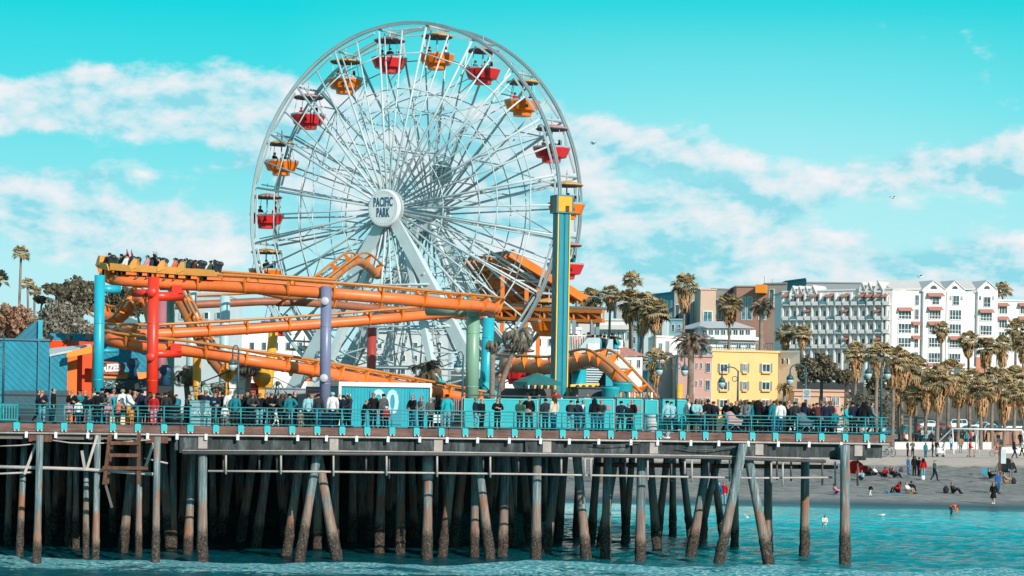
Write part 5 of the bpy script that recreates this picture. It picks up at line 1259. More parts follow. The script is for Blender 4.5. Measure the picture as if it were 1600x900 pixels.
block('brown grey block with a tall glazed bay behind the tall fan palm', 1048, 592, 1115, 590, 457, (.46, .37, .32), [(1066, 1078, 472, 515, 1), (1080, 1092, 470, 516, 2), (1054, 1060, 476, 512, 0)], glass=M_GLASS)
block('tan plastered block with a plain upper storey', 1093, 560, 1117, 560, 453, (.66, .46, .35), [(1097, 1112, 486, 512, 1)])
block('charcoal capped block with narrow cyan windows', 1111, 570, 1153, 574, 452, (.20, .21, .22), [(1114, 1119, 467, 500, 0), (1121, 1126, 467, 500, 0), (1130, 1148, 470, 500, 3)])
bb = block('russet brown block carrying a bright orange roof cube', 1149, 564, 1198, 562, 448.5, (.36, .20, .15), [(1157, 1164, 464, 500, 0), (1166, 1174, 464, 500, 0), (1184, 1196, 470, 500, 1)])
mb = MB(); bb.slab(mb, 1183, 1197.5, 446, 459, .05, 5); mb.build('roof_cube', plain((.85, .28, .02), 'cube_orange'), bb.o)
mb = MB(); q = bb.pt(1195, 446, 1); mb.tube(q, q + V((0, 0, 2.2)), .05, 5); mb.tube(q + V((2, 0, 0)), q + V((2, 0, 1.6)), .04, 5); mb.build('aerial', M_DARK, bb.o)
block('grey and sand coloured block left of the teal roof', 1196, 572, 1228, 568, 444, (.50, .43, .38), [(1200, 1208, 452, 480, 0), (1213, 1226, 462, 500, 1)])
block('dark teal box shaped block towering behind the hotel gables', 1227, 600, 1258, 585, 440.5, (.04, .20, .26), gridw(1232, 1256, 470, 520, 2, 3))
block('long slate grey roof block behind the white hotel', 1256, 600, 1392, 598, 442, (.30, .33, .36))
vb = block('pale blue clapboard block with many tall sash windows', 972, 470, 1068, 466, 500, (.22, .42, .48), gridw(976, 1066, 503, 560, 9, 3, .45, .6, 0), glass=M_GLASS)
for px in (985, 1012, 1040):
    mb = MB(); vb.slab(mb, px - 4, px + 4, 496, 580, .02, 1.4); mb.build('bay', plain((.62, .68, .70), 'bay_pale'), vb.o)
wb = block('white arcaded building with a row of small arched windows', 903, 430, 984, 426, 500.5, (.80, .77, .74), gridw(934, 984, 517, 532, 7, 1, .5, .8))
mb = MB(); wb.slab(mb, 934, 984, 508, 515, .02, 1.2); mb.build('cornice', plain((.8, .77, .74), 'cornice_white'), wb.o)
# rose roofed house
rh = Facade('rose_roof_house', 'cream house with a broad rose tiled hip roof and white dormer', 'house', 952, 330, 1004, 334, 556, plain((.78, .74, .72), 'cream_wall'), 12, roof=False)
a, b = rh.pt(948, 556, .5), rh.pt(1007, 556, .5); c, d_ = rh.pt(952, 527, -5), rh.pt(977, 527, -5)
mb = MB(); e, f_ = a - rh.n * 13, b - rh.n * 13
mb.add([a, b, d_, c, e, f_], [(0, 1, 2, 3), (1, 5, 2), (0, 3, 4), (3, 2, 5, 4), (0, 4, 5, 1)]); mb.build('roof', board_mat((.50, .22, .18), .35, 90, 'rose_tiles', .3), rh.o)
mb = MB(); rh.slab(mb, 962, 974, 531, 543, -3.6, -.2); dm = mb.build('dormer', M_WHITE, rh.o); mb = MB(); rh.slab(mb, 964, 972, 533, 541, -.19, -.15); mb.build('window', M_GLASSL, dm)
for x in (962, 980, 994): rh.window(x, x + 6, 562, 575, mull=1)
# small white houses, the pink house, the yellow house
wh = block('white stucco house with a shallow rose roof beside the date palm', 1022, 400, 1068, 404, 527, (.78, .75, .74), [(1028, 1034, 536, 546, 1), (1041, 1046, 536, 548, 1), (1053, 1060, 537, 545, 1)], name='white_house')
mb = MB(); wh.slab(mb, 1039, 1050, 533, 551, .02, 1.2); mb.build('bay', M_WHITE, wh.o)
pk = block('dusty pink house side with slit windows', 1060, 387, 1112.5, 387, 557, (.60, .36, .32), [(1103, 1110, 567, 582, 1), (1103, 1110, 594, 610, 1), (1103, 1110, 622, 636, 1), (1088, 1090.5, 567, 576, 0), (1095, 1097.5, 567, 576, 0), (1088, 1090.5, 595, 603, 0), (1095, 1097.5, 594, 603, 0), (1083, 1085, 606, 614, 0), (1088, 1090.5, 622, 632, 0), (1095, 1097.5, 622, 632, 0)], name='pink_house', glass=M_GLASS)
yl = Facade('yellow_house', 'three storey yellow stucco house with grey shutters', 'house', 1113, 388.5, 1216, 392, 549, plain((.86, .57, .24), 'yellow_stucco'), 14, skew=.1)
for cx, w in ((1131, 12), (1164, 7), (1197, 13)):
    for cy in (575, 603, 631):
        win = yl.window(cx - w / 2, cx + w / 2, cy - 6.5, cy + 6.5, glass=M_GLASSL if (cx + cy) % 2 else M_GLASS, mull=1)
        for sg in (-1, 1):
            mb = MB(); xx = cx + sg * (w / 2 + 1.9); yl.slab(mb, xx - 1.3, xx + 1.3, cy - 7, cy + 7, .02, .12); mb.build('shutter', plain((.24, .23, .22), 'shutter_grey'), yl.o)
        mb = MB(); yl.slab(mb, cx - w / 2 - .5, cx + w / 2 + .5, cy + 7, cy + 9.2, .02, .45); mb.build('window_box', plain((.75, .42, .12), 'box_ochre'), yl.o)
vr = Facade('veranda_house', 'white house with a grey hip roof and glazed veranda above the yellow one', 'house', 1092, 440, 1180, 444, 513, plain((.78, .79, .80), 'veranda_white'), 12, roof=False)
a, b = vr.pt(1088, 513, .8), vr.pt(1178, 513, .8); c, d_ = vr.pt(1112, 501, -5), vr.pt(1163, 501, -5); e, f_ = a - vr.n * 13, b - vr.n * 13
mb = MB(); mb.add([a, b, d_, c, e, f_], [(0, 1, 2, 3), (1, 5, 2), (0, 3, 4), (3, 2, 5, 4), (0, 4, 5, 1)]); mb.build('roof', plain((.50, .50, .52), 'roof_grey'), vr.o)
for k in range(8): x = 1096 + k * 9.6; vr.window(x, x + 8, 515, 524, mull=1)
mb = MB(); vr.slab(mb, 1090, 1182, 526, 531, .02, 2.0); mb.build('balcony', M_WHITE, vr.o)
for x in (1130, 1150, 1166): vr.window(x, x + 7, 538, 545, mull=1)
mb = MB(); vr.slab(mb, 1110, 1200, 535, 536, 2.0, 2.1)
for k in range(24): vr.slab(mb, 1112 + k * 3.8, 1112.6 + k * 3.8, 536, 548, 2.0, 2.1)
mb.build('handrail', M_STEEL2, vr.o)
block('narrow white clapboard house next to the yellow house', 1216.5, 402, 1249, 398, 551, (.78, .78, .79), [(1221, 1226, 560, 569, 0), (1229, 1233, 560, 569, 0)], name='white_house', glass=M_GLASS)
pw = block('long peach beach pavilion wall with pale shutters', 1242, 386, 1328, 384, 611, (.80, .50, .36), [(1282, 1292, 620, 632, 1), (1300, 1313, 620, 634, 1), (1242, 1249, 622, 634, 0)], 8, M_GLASSL, 'beach_pavilion')
mb = MB(); pw.slab(mb, 1243, 1328, 618.5, 619.6, .02, .2); mb.build('string_course', plain((.6, .34, .25), 'peach_dark'), pw.o)
ib = Facade('iron_balustrade', 'dark iron balustrade above the peach pavilion wall', 'railing', 1246, 396, 1350, 394, 596, M_DARK, .1, roof=False)
# pale buildings glimpsed behind the coaster
block('pale blue white warehouse behind the coaster columns', 268, 300, 352, 296, 462, (.62, .70, .73), gridw(275, 350, 480, 560, 4, 3, .4, .4), name='warehouse', glass=M_GLASS)
block('low white building glimpsed behind the yellow column', 360, 320, 480, 322, 512, (.78, .74, .72), gridw(365, 478, 525, 590, 6, 2, .4, .4), name='low_building', glass=M_GLASS)
block('grey white apartment house seen through the wheel legs', 560, 330, 700, 330, 520, (.5, .55, .57), gridw(565, 695, 530, 590, 7, 3, .4, .5), name='apartment_block', glass=M_GLASS)
block('white stucco hall behind the loading platform', 790, 300, 905, 304, 512, (.74, .74, .73), gridw(800, 900, 525, 545, 6, 1, .4, .6), name='hall', glass=M_GLASS)
# ------------------------------------------------------------------ trees and palms
def leaf_mat(cs, name, rough=.6, trans=.0):
    t = NT(name); a = t.n('ShaderNodeAttribute'); a.attribute_name = 'tone'; oi = t.n('ShaderNodeObjectInfo')
    v_ = t.math('ADD', a.outputs['Fac'], t.math('MULTIPLY', t.math('SUBTRACT', oi.outputs['Random'], .5), .22))
    t.col(t.ramp(v_, [(k / (len(cs) - 1) * .9 + .05, c) for k, c in enumerate(cs)])); t.set(rough, 0, .3); return t.mat
def np_mesh(name, co, tones, mat, nq=4):
    n = len(co) // nq; me = bpy.data.meshes.new(name)
    me.vertices.add(len(co)); me.vertices.foreach_set('co', np.asarray(co, np.float32).ravel())
    me.loops.add(n * nq); me.loops.foreach_set('vertex_index', np.arange(n * nq, dtype=np.int32))
    me.polygons.add(n); me.polygons.foreach_set('loop_start', np.arange(0, n * nq, nq, dtype=np.int32)); me.polygons.foreach_set('loop_total', np.full(n, nq, np.int32))
    me.update(); at = me.attributes.new('tone', 'FLOAT', 'POINT'); at.data.foreach_set('value', np.repeat(np.asarray(tones, np.float32), nq)); me.materials.append(mat); return me
def crown_mesh(name, clumps, n, leaf, mat, seed):
    g = np.random.default_rng(seed); cs = []; ts = []
    tot = sum(r[0] * r[1] * r[2] for c, r in clumps)
    for c, r in clumps:
        k = max(30, int(n * (r[0] * r[1] * r[2]) / tot)); d = g.normal(size=(k, 3)); d /= np.linalg.norm(d, axis=1)[:, None]
        rad = g.uniform(.45, 1.05, k) ** .6; p = np.array(c) + d * rad[:, None] * np.array(r) * (1 + .25 * np.sin(d[:, :1] * 5 + d[:, 2:] * 4))
        u = g.normal(size=(k, 3)); u /= np.linalg.norm(u, axis=1)[:, None]; w = np.cross(u, g.normal(size=(k, 3))); w /= np.linalg.norm(w, axis=1)[:, None]
        s_ = leaf * g.uniform(.6, 1.4, k)[:, None]
        q = np.stack([p - u * s_ - w * s_ * .5, p + u * s_ * .2 - w * s_ * .6, p + u * s_ + w * s_ * .3, p - u * s_ * .1 + w * s_ * .6], 1)
        cs.append(q.reshape(-1, 3)); ts.append(np.clip(g.normal(.5, .2, k), 0, 1))
    return np_mesh(name, np.concatenate(cs), np.concatenate(ts), mat)
M_BARK = wood((.10, .08, .065), (.24, .20, .17), 'bark', (4, 4, .8)); M_PTRUNK = wood((.16, .12, .10), (.36, .28, .23), 'palm_trunk', (1, 1, 6))
L_GREY = leaf_mat([(.09, .085, .07), (.21, .195, .155), (.36, .33, .27)], 'grey_green_leaf'); L_RED = leaf_mat([(.14, .07, .045), (.36, .20, .13), (.54, .33, .23)], 'russet_leaf')
L_DK = leaf_mat([(.05, .048, .036), (.125, .115, .08), (.25, .215, .15)], 'dark_leaf'); L_OLIVE = leaf_mat([(.07, .065, .045), (.19, .165, .115), (.32, .275, .20)], 'olive_leaf')
L_PALM = leaf_mat([(.07, .058, .032), (.20, .155, .08), (.42, .31, .16), (.62, .45, .25)], 'fan_palm_leaf'); L_DEAD = leaf_mat([(.20, .10, .04), (.46, .26, .12), (.66, .42, .25)], 'dry_frond')
L_GOLD = leaf_mat([(.10, .06, .015), (.30, .17, .03), (.55, .32, .05)], 'golden_frond'); L_DATE = leaf_mat([(.05, .04, .028), (.14, .105, .07), (.27, .20, .13)], 'date_frond')
L_DATEP = leaf_mat([(.09, .06, .045), (.24, .16, .12), (.42, .29, .22)], 'pale_date_frond')
TREES = {}
def tree(px, pyc, rpx, Y, pyb, label, mat, seed, shape=(1, 1, .8), trunk_r=.35, n=2600, clumps=7, group=None, lean=0.0, leaf=None, name='tree', flat=1.0):
    c = P(px, pyc, Y); r = rpx / F * Y; zg = gz(Y) if Y > 180 else DECK
    o = thing(name, label, 'tree', (c.x - lean, Y, zg), 0, group); g = random.Random(seed); cl = []
    for i in range(clumps):
        a = g.uniform(0, 6.28); d = g.uniform(.25, .75) if i else 0
        rr = r * g.uniform(.34, .52) if i else r * .5
        cl.append(((lean + r * shape[0] * d * math.cos(a), r * shape[1] * d * math.sin(a), c.z - zg + r * shape[2] * g.uniform(-.55, .6)), (rr, rr, rr * flat)))
    me = crown_mesh('crown', cl, int(n * 1.9), (leaf or max(.22, r * .075)) * .72, mat, seed); local(o, 'crown', me, None)
    mb = MB(); top = V((lean, 0, c.z - zg - r * .35)); mb.tube((0, 0, -.5), top, trunk_r, 8, trunk_r * .55)
    for k, (cc, _) in enumerate(cl): mb.tube(top - V((0, 0, r * .15)), V(cc), trunk_r * .4, 5, trunk_r * .12)
    local(o, 'trunk', mb, M_BARK); return o
tree(88, 452, 22, 330, 560, 'tall umbrella topped tree with bare limbs beyond the blue shed', L_DK, 1, (1, .8, .35), .3, 2400, 8, leaf=.35, flat=.45)
tree(65, 470, 16, 334, 560, 'small umbrella topped tree leaning beside the twin fan palms', L_DK, 11, (1.1, .8, .35), .25, 1500, 5, leaf=.33, flat=.45, lean=1.5)
tree(128, 473, 46, 345, 560, 'broad dark tree rising behind the cyan column', L_DK, 2, (1, .8, .65), .5, 4200, 10, leaf=.4)
tree(192, 474, 34, 350, 560, 'dark rounded tree between the cyan and red columns', L_DK, 3, (1, .8, .6), .4, 2600, 8, leaf=.38)
tree(100, 506, 44, 290, 560, 'dense grey bushy tree above the annex roof', L_GREY, 4, (1, .8, .75), .4, 5200, 10, leaf=.3)
tree(12, 508, 38, 300, 560, 'russet leaved tree at the far end behind the shed', L_RED, 5, (1, .8, .7), .4, 4000, 9, leaf=.32)
tree(48, 512, 28, 296, 560, 'russet bush tree behind the raked parapet', L_RED, 6, (1, .8, .7), .3, 2600, 7, leaf=.3)
tree(140, 520, 16, 292, 560, 'small reddish tree just over the floodlights', L_RED, 7, (1, .8, .7), .3, 1600, 6, leaf=.3)
tree(1284, 578, 33, 372, 600, 'wide olive grey tree above the peach pavilion', L_OLIVE, 8, (1.1, .7, .6), .4, 4600, 11, leaf=.34)
tree(1322, 588, 20, 368, 600, 'smaller olive grey tree next to the dark balustrade end', L_OLIVE, 9, (1, .7, .6), .35, 2200, 7, leaf=.34)
tree(1368, 596, 20, 366, 600, 'olive grey tree behind the lamp at the pier end', L_OLIVE, 10, (1, .7, .8), .35, 2200, 7, leaf=.34)
tree(962, 536, 15, 345, 560, 'olive shrubby tree above the rose tiled roof', L_OLIVE, 12, (1, .7, .6), .3, 1200, 6, leaf=.3)
tree(1160, 637, 16, 383, 655, 'bright golden leaved bush at the foot of the yellow house', L_GOLD, 13, (1.2, .5, .5), .2, 1200, 6, leaf=.3)
def hedge(px0, px1, py, Y, label, seed):
    a, b = P(px0, py, Y), P(px1, py, Y); zg = gz(Y); cl = []
    n = int((b.x - a.x) / 1.6) + 1
    for i in range(n): f = i / max(1, n - 1); cl.append((((b.x - a.x) * (f - .5), 0, (a.z - zg) * .5), (1.3, .9, (a.z - zg) * .55)))
    o = thing('hedge', label, 'hedge', ((a.x + b.x) / 2, Y, zg)); local(o, 'foliage', crown_mesh('foliage', cl, 260 * n, .26, L_DK, seed), None)
hedge(1330, 1392, 610, 362, 'dark clipped hedge between the peach pavilion and palms', 21)

# palms: fan palms with a shag of dead fronds; feather palms
def fan_crown(seed, R_=1.9, n=62, mat=L_PALM):
    g = np.random.default_rng(seed); cs = []; ts = []
    for i in range(n):
        el = math.asin(g.uniform(-.5, .98)); az = g.uniform(0, 2 * math.pi); d = np.array([math.cos(el) * math.cos(az), math.cos(el) * math.sin(az), math.sin(el)])
        L = R_ * g.uniform(.45, .72); base = d * L + np.array([0, 0, .25]); side = np.cross(d, [0, 0, 1.0]); side /= np.linalg.norm(side); up = np.cross(side, d)
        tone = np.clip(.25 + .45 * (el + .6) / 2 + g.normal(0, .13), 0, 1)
        cs.append(np.array([[0, 0, .0], side * .03, base + side * .03, base])); ts.append(tone * .7)
        nb = 9
        for b in range(nb):
            a = (b - (nb - 1) / 2) / (nb - 1) * 2.5; bl = R_ * .52 * (1 - .25 * abs(a) / 1.25) * g.uniform(.85, 1.15)
            bd = d * math.cos(a) + side * math.sin(a) + up * g.uniform(-.05, .12); w = np.cross(bd, up); w /= np.linalg.norm(w) + 1e-9; w *= R_ * .075
            mid = base + bd * bl * .6; tip = base + bd * bl + np.array([0, 0, -bl * .38])
            cs.append(np.array([base - w * .3, base + w * .3, mid + w, mid - w])); ts.append(tone)
            cs.append(np.array([mid - w, mid + w, tip + w * .15, tip - w * .15])); ts.append(min(1, tone + .12))
    return np_mesh('crown', np.concatenate(cs), ts, mat)
def skirt(seed, R_=1.25, H=2.5, n=210, mat=L_DEAD):
    g = np.random.default_rng(seed); cs = []; ts = []
    for i in range(n):
        az = g.uniform(0, 2 * math.pi); z = -g.uniform(-.1, 1) * H * .75; r0 = .28; rr = R_ * g.uniform(.55, 1.05) * (1 - .45 * (-z / H))
        d = np.array([math.cos(az), math.sin(az), 0]); s = np.array([-d[1], d[0], 0]) * g.uniform(.08, .17)
        a = d * r0 + np.array([0, 0, z]); m = d * rr + np.array([0, 0, z - .25 * H * g.uniform(.5, 1)]); t_ = d * rr * .85 + np.array([0, 0, z - H * .42 * g.uniform(.7, 1.2)])
        tone = np.clip(g.normal(.5, .22), 0, 1); cs.append(np.array([a - s * .4, a + s * .4, m + s, m - s])); ts.append(tone); cs.append(np.array([m - s, m + s, t_ + s * .2, t_ - s * .2])); ts.append(tone)
    return np_mesh('dry_skirt', np.concatenate(cs), ts, mat)
def feather_crown(seed, R_=3.2, n=46, mat=L_DATE, droop=1.0, bias=(0, 0)):
    g = np.random.default_rng(seed); cs = []; ts = []
    for i in range(n):
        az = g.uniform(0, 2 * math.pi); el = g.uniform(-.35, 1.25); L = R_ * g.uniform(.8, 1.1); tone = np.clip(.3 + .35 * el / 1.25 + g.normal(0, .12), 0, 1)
        h = np.array([math.cos(az) + bias[0], math.sin(az) + bias[1], 0]); h /= np.linalg.norm(h) + 1e-9; pts = []; p = np.array([0, 0, .2]); e = el
        for k in range(9): pts.append(p.copy()); p = p + (h * math.cos(e) + np.array([0, 0, math.sin(e)])) * L / 8; e -= droop * .27 * (k + 1) / 4.5
        s = np.array([-h[1], h[0], 0])
        for k in range(8):
            a, b = pts[k], pts[k + 1]; cs.append(np.array([a - s * .03, a + s * .03, b + s * .025, b - s * .025])); ts.append(tone)
            if k < 1: continue
            for sg in (-1, 1):
                for f in (0, .5):
                    q = a + (b - a) * f; fw = (b - a) / np.linalg.norm(b - a); ll = R_ * .17 * (1 - .55 * abs(k - 4) / 4.5); tip = q + s * sg * ll * .8 + fw * ll * .75 + np.array([0, 0, -ll * .35 * droop]); w = fw * R_ * .028
                    cs.append(np.array([q - w, q + w, tip + w * .3, tip - w * .3])); ts.append(np.clip(tone + g.normal(.05, .1), 0, 1))
    return np_mesh('crown', np.concatenate(cs), ts, mat)
FAN = [fan_crown(40 + i) for i in range(4)]; SK = [skirt(60 + i) for i in range(3)]; FANG = [fan_crown(80 + i, mat=L_GOLD, n=30) for i in range(2)]
def trunk_mesh(h, r, seed, bend=.0):
    g = random.Random(seed); mb = MB(); N = 8; bx_, by_ = g.uniform(-1, 1) * bend, g.uniform(-1, 1) * bend
    pts = [V((bx_ * math.sin(math.pi * k / N), by_ * math.sin(math.pi * k / N), -1 + (h + 1) * k / N)) for k in range(N + 1)]
    mb.ptube(pts, [r * (1.25 - .45 * k / N) for k in range(N + 1)], 8); return mb.mesh('trunk', M_PTRUNK)
PCOUNT = [0]
def fan_palm(px, py, rpx, Y, label, skirted=True, group='fan palms along the seafront', gold=False, zb=None, lean=0.0):
    i = PCOUNT[0]; PCOUNT[0] += 1
    c = P(px, py, Y); zg = zb if zb is not None else gz(Y); h = c.z - zg; k = rpx / F * Y / 1.5
    o = thing('fan_palm', label, 'palm tree', (c.x, Y, zg), rnd.uniform(0, 6.28), group)
    local(o, 'trunk', trunk_mesh(h, .17 + .06 * k, i, .25 + lean), None)
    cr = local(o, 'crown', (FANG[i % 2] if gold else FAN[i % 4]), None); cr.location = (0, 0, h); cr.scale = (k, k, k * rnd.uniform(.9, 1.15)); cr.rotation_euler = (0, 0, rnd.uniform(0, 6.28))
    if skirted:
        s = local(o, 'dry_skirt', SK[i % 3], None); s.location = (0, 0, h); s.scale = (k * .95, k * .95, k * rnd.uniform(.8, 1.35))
    return o
def feather_palm(px, py, rpx, Y, label, mat=L_DATE, droop=1.0, zb=None, n=46, r=.4, bias=(0, 0), seed=0, name='feather_palm', tlean=0):
    c = P(px, py, Y); zg = zb if zb is not None else gz(Y); h = c.z - zg
    o = thing(name, label, 'palm tree', (c.x - tlean, Y, zg))
    mb = MB(); mb.ptube([(0, 0, -.8), (tlean * .3, 0, h * .5), (tlean, 0, h)], [r * 1.2, r, r * .9], 9); mb.ball((tlean, 0, h), r * 1.5, 8, 6, (1, 1, 1.2)); local(o, 'trunk', mb, M_PTRUNK)
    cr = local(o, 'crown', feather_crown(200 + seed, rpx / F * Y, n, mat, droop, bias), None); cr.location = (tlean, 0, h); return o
for a in ((33, 399, 11, 340, 'very tall thin fan palm standing clear over the russet trees', False), (-2, 440, 13, 345, 'fan palm cut by the picture edge beyond the shed', False), (43, 446, 9, 350, 'slim fan palm, taller of the close pair by the umbrella tree', False), (54, 456, 9, 352, 'slim fan palm, shorter of the close pair by the umbrella tree', False),
          (923, 470, 17, 395, 'shaggy fan palm just beyond the orange truss end', True), (954, 463, 13, 390, 'fan palm with a thick dry skirt before the curved grey block', True), (988, 442, 13, 430, 'small topped fan palm high above the palm clump', False), (984, 474, 19, 385, 'fan palm at the near end of the shaggy trio', True), (1004, 481, 19, 380, 'middle fan palm of the shaggy trio', True), (1024, 492, 19, 376, 'lowest fan palm of the shaggy trio with golden skirt', True),
          (1070, 450, 17, 420, 'tall fan palm in front of the glazed brown block', True), (1140, 478, 17, 430, 'fan palm with orange skirt behind the veranda house', True), (1227, 524, 13, 440, 'fan palm before the hotel, nearer the white clapboard house', True), (1254, 525, 13, 436, 'fan palm before the hotel, nearer the olive tree', True), (1567, 457, 12, 560, 'dark fan palm showing over the annex roof', False), (1024, 566, 17, 360, 'stout shaggy fan palm beside the double hook lamp', True),
          (1471, 518, 12, 400, 'tall slender fan palm in front of the hotel bays', True), (1337, 556, 17, 330, 'fan palm with golden crown next to the pier end lamp', True), (1513, 536, 14, 390, 'fan palm over the terracotta terrace wall', True), (1541, 546, 15, 380, 'fan palm between terrace wall and annex', True), (1566, 542, 14, 385, 'fan palm in front of the annex middle windows', True), (1587, 516, 14, 400, 'tallest fan palm before the annex', True), (1600, 540, 14, 392, 'fan palm cut by the picture edge before the annex', True)):
    fan_palm(*a[:5], skirted=a[5])
row = [(1372, 556, 20), (1396, 566, 20), (1412, 573, 19), (1431, 584, 20), (1448, 606, 18), (1466, 597, 20), (1484, 586, 19), (1497, 610, 18), (1516, 600, 19), (1534, 612, 18), (1552, 598, 19), (1570, 615, 19), (1586, 596, 19), (1600, 620, 18), (1424, 620, 15), (1402, 604, 16)]
ord_ = ['first', 'second', 'third', 'fourth', 'fifth', 'sixth', 'seventh', 'eighth', 'ninth', 'tenth', 'eleventh', 'twelfth', 'thirteenth', 'fourteenth', 'fifteenth', 'sixteenth']
for q, i in enumerate(sorted(range(len(row)), key=lambda i: row[i][0])):
    x, y, r = row[i]; fan_palm(x, y, r, 300 + (i * 37 % 30), f'shaggy fan palm in the promenade row, {ord_[q]} from the pier end', True, 'promenade fan palms')
feather_palm(1080, 540, 38, 372, 'big arching feather palm in front of the pink house', L_DATEP, 1.0, n=60, r=.55, seed=1)
feather_palm(1190, 482, 26, 425, 'feather palm with a round spray above the veranda house', L_DATE, .9, n=56, r=.45, seed=2)
feather_palm(1226, 608, 18, 375, 'young yellow green feather palm beside the yellow house', L_GOLD, 1.1, n=26, r=.3, seed=3)
feather_palm(942, 572, 18, 200, 'young feather palm behind the low orange track', L_DATEP, 1.1, zb=gz(200), n=26, r=.25, seed=4)
# wind swept palms planted in the fairground deck
for (px, py, r, t, lab, droop, bias, sd, tl) in ((290, 588, 36, 9.0, 'grey brown palm swept by wind beside the red column', 1.9, (.5, 0), 5, -.2), (388, 574, 34, 11.0, 'drooping grey palm behind the slim dark lamp', 1.9, (.3, 0), 6, 0), (338, 612, 20, 10.0, 'low scrubby palm next to the game booth', 1.8, (.2, 0), 7, 0),
        (664, 588, 40, 16.0, 'swept back olive palm above the ticket kiosk roof', 1.3, (.8, 0), 8, 0), (808, 533, 42, 12.0, 'leaning palm with drooping grey fronds by the drop tower', 2.1, (.35, 0), 9, 1.2), (770, 545, 20, 12.4, 'small grey tufted palm beside the turquoise column', 2.0, (0, 0), 10, 0)):
    q = PP(px, t, DECK, 640); feather_palm(px, py, r, q.y, lab, L_GREY if sd != 8 else L_DATE, droop, DECK, 54, .16, bias, sd, 'pier_palm', tl)

# ------------------------------------------------------------------ parked cars
M_TYRE = M_BLACK; M_CGL = glass_mat((.02, .05, .06))
def make_car(seed, van=False):
    o = thing('parked_car', None, None); L2, W2 = 2.25, .88
    prof = [(-2.25, .35), (-2.28, .7), (-2.05, .86), (-1.15, .95), (-.5, 1.42), (.9, 1.46), (1.75, 1.02), (2.2, .95), (2.27, .6), (2.2, .33)] if not van else [(-2.3, .4), (-2.33, .85), (-2.1, 1.05), (-1.4, 1.12), (-.85, 1.72), (1.9, 1.76), (2.25, 1.2), (2.3, .6), (2.22, .36)]
    mb = MB(); n = len(prof); vs = []
    for sg, k in ((-1, 1.0), (1, 1.0)):
        for (x, z) in prof: vs.append((x, sg * W2 * (1 - .17 * max(0, (z - .95))), z))
    mb.add(vs, [tuple(reversed(range(n))), tuple(range(n, 2 * n))] + [(i, (i + 1) % n, n + (i + 1) % n, n + i) for i in range(n)]); body = local(o, 'body', mb, M_WHITE)
    z1 = 1.40 if not van else 1.66; y1 = W2 * (1 - .17 * (z1 - .95)) + .008; y0 = W2 * .995 + .008
    for sg in (-1, 1):
        mb = MB()
        xs = ((-1.0, -.52, .02, .02), (.08, .08, .86, 1.45)) if not van else ((-1.25, -.85, -.1, -.1), (0, 0, .95, .95), (1.05, 1.05, 1.85, 1.95))
        for (a, b, c, d_) in xs: mb.prism([(a, sg * y0, 1.02 if not van else 1.1), (b, sg * y1, z1), (c, sg * y1, z1), (d_, sg * y0, 1.02 if not van else 1.1)], (0, sg * .01, 0))
        w = local(o, 'side_windows', mb, M_CGL); w.parent = body
    fr = ((-1.13, .97), (-.53, 1.40)) if not van else ((-1.38, 1.14), (-.88, 1.68)); rr = ((1.72, 1.05), (.95, 1.43)) if not van else ((2.22, 1.24), (1.95, 1.70))
    for nm, ((xa, za), (xb, zb)), s_ in (('windscreen', fr, -1), ('rear_window', rr, 1)):
        mb = MB(); d_ = V((s_ * .03, 0, .03)); mb.prism([V((xa, -.76, za)) + d_, V((xa, .76, za)) + d_, V((xb, .66, zb)) + d_, V((xb, -.66, zb)) + d_], d_ * .3); w = local(o, nm, mb, M_CGL); w.parent = body
    for x in (-1.42, 1.42):
        for sg in (-1, 1):
            mb = MB(); Mw = Matrix.Translation((x, sg * .8, .32)) @ Matrix.Rotation(R(90), 4, 'X'); mb.lathe([(.1, -.11), (.3, -.11), (.32, -.06), (.32, .06), (.3, .11), (.1, .11)], 14, Mw); wl = local(o, 'wheel', mb, M_TYRE)
            mb = MB(); mb.lathe([(.02, -.125), (.19, -.12), (.19, .12), (.02, .125)], 10, Mw); rm = local(o, 'hub', mb, M_STEEL2); rm.parent = wl
    for sg in (-1, 1):
        mb = MB(); mb.box((-2.2, sg * .62, .74), (.14, .34, .14)); local(o, 'headlight', mb, M_GLASSL); mb = MB(); mb.box((2.22, sg * .66, .84), (.1, .26, .16)); local(o, 'tail_light', mb, M_RED)
    return o
CARP = make_car(1); CARV = make_car(2, True); used_car = {}
cars = [(1300, 660, 352, 20, 'w', 0), (1322, 662, 356, 30, 'g', 0), (1345, 652, 372, 15, 's', 1), (1362, 660, 358, 160, 'w', 0), (1395, 664, 350, 70, 't', 0), (1412, 665, 349, 60, 't', 1), (1430, 654, 366, 80, 'r', 0), (1447, 650, 378, 20, 'w', 0), (1450, 667, 347, 75, 's', 1), (1466, 664, 352, 65, 'k', 0), (1476, 655, 372, 70, 'r', 0), (1491, 652, 378, 25, 'w', 1),
        (1500, 668, 346, 60, 'k', 0), (1514, 660, 358, 20, 'g', 0), (1530, 652, 376, 15, 'w', 0), (1528, 668, 347, 70, 'w', 0), (1545, 660, 360, 20, 's', 1), (1551, 652, 378, 10, 'w', 0), (1562, 666, 350, 60, 't', 0), (1580, 655, 372, 20, 'w', 0), (1590, 664, 352, 30, 'k', 0), (1604, 655, 374, 20, 'w', 1), (1235, 655, 352, 10, 'w', 0), (1256, 660, 356, 165, 'g', 0), (1272, 653, 362, 20, 's', 0)]
CC = {'w': ((.75, .76, .77), 'white'), 'g': ((.28, .30, .31), 'grey'), 's': ((.52, .54, .56), 'silver'), 't': ((.03, .22, .30), 'teal blue'), 'r': ((.55, .05, .03), 'red'), 'k': ((.02, .022, .025), 'black')}
cnt = {}
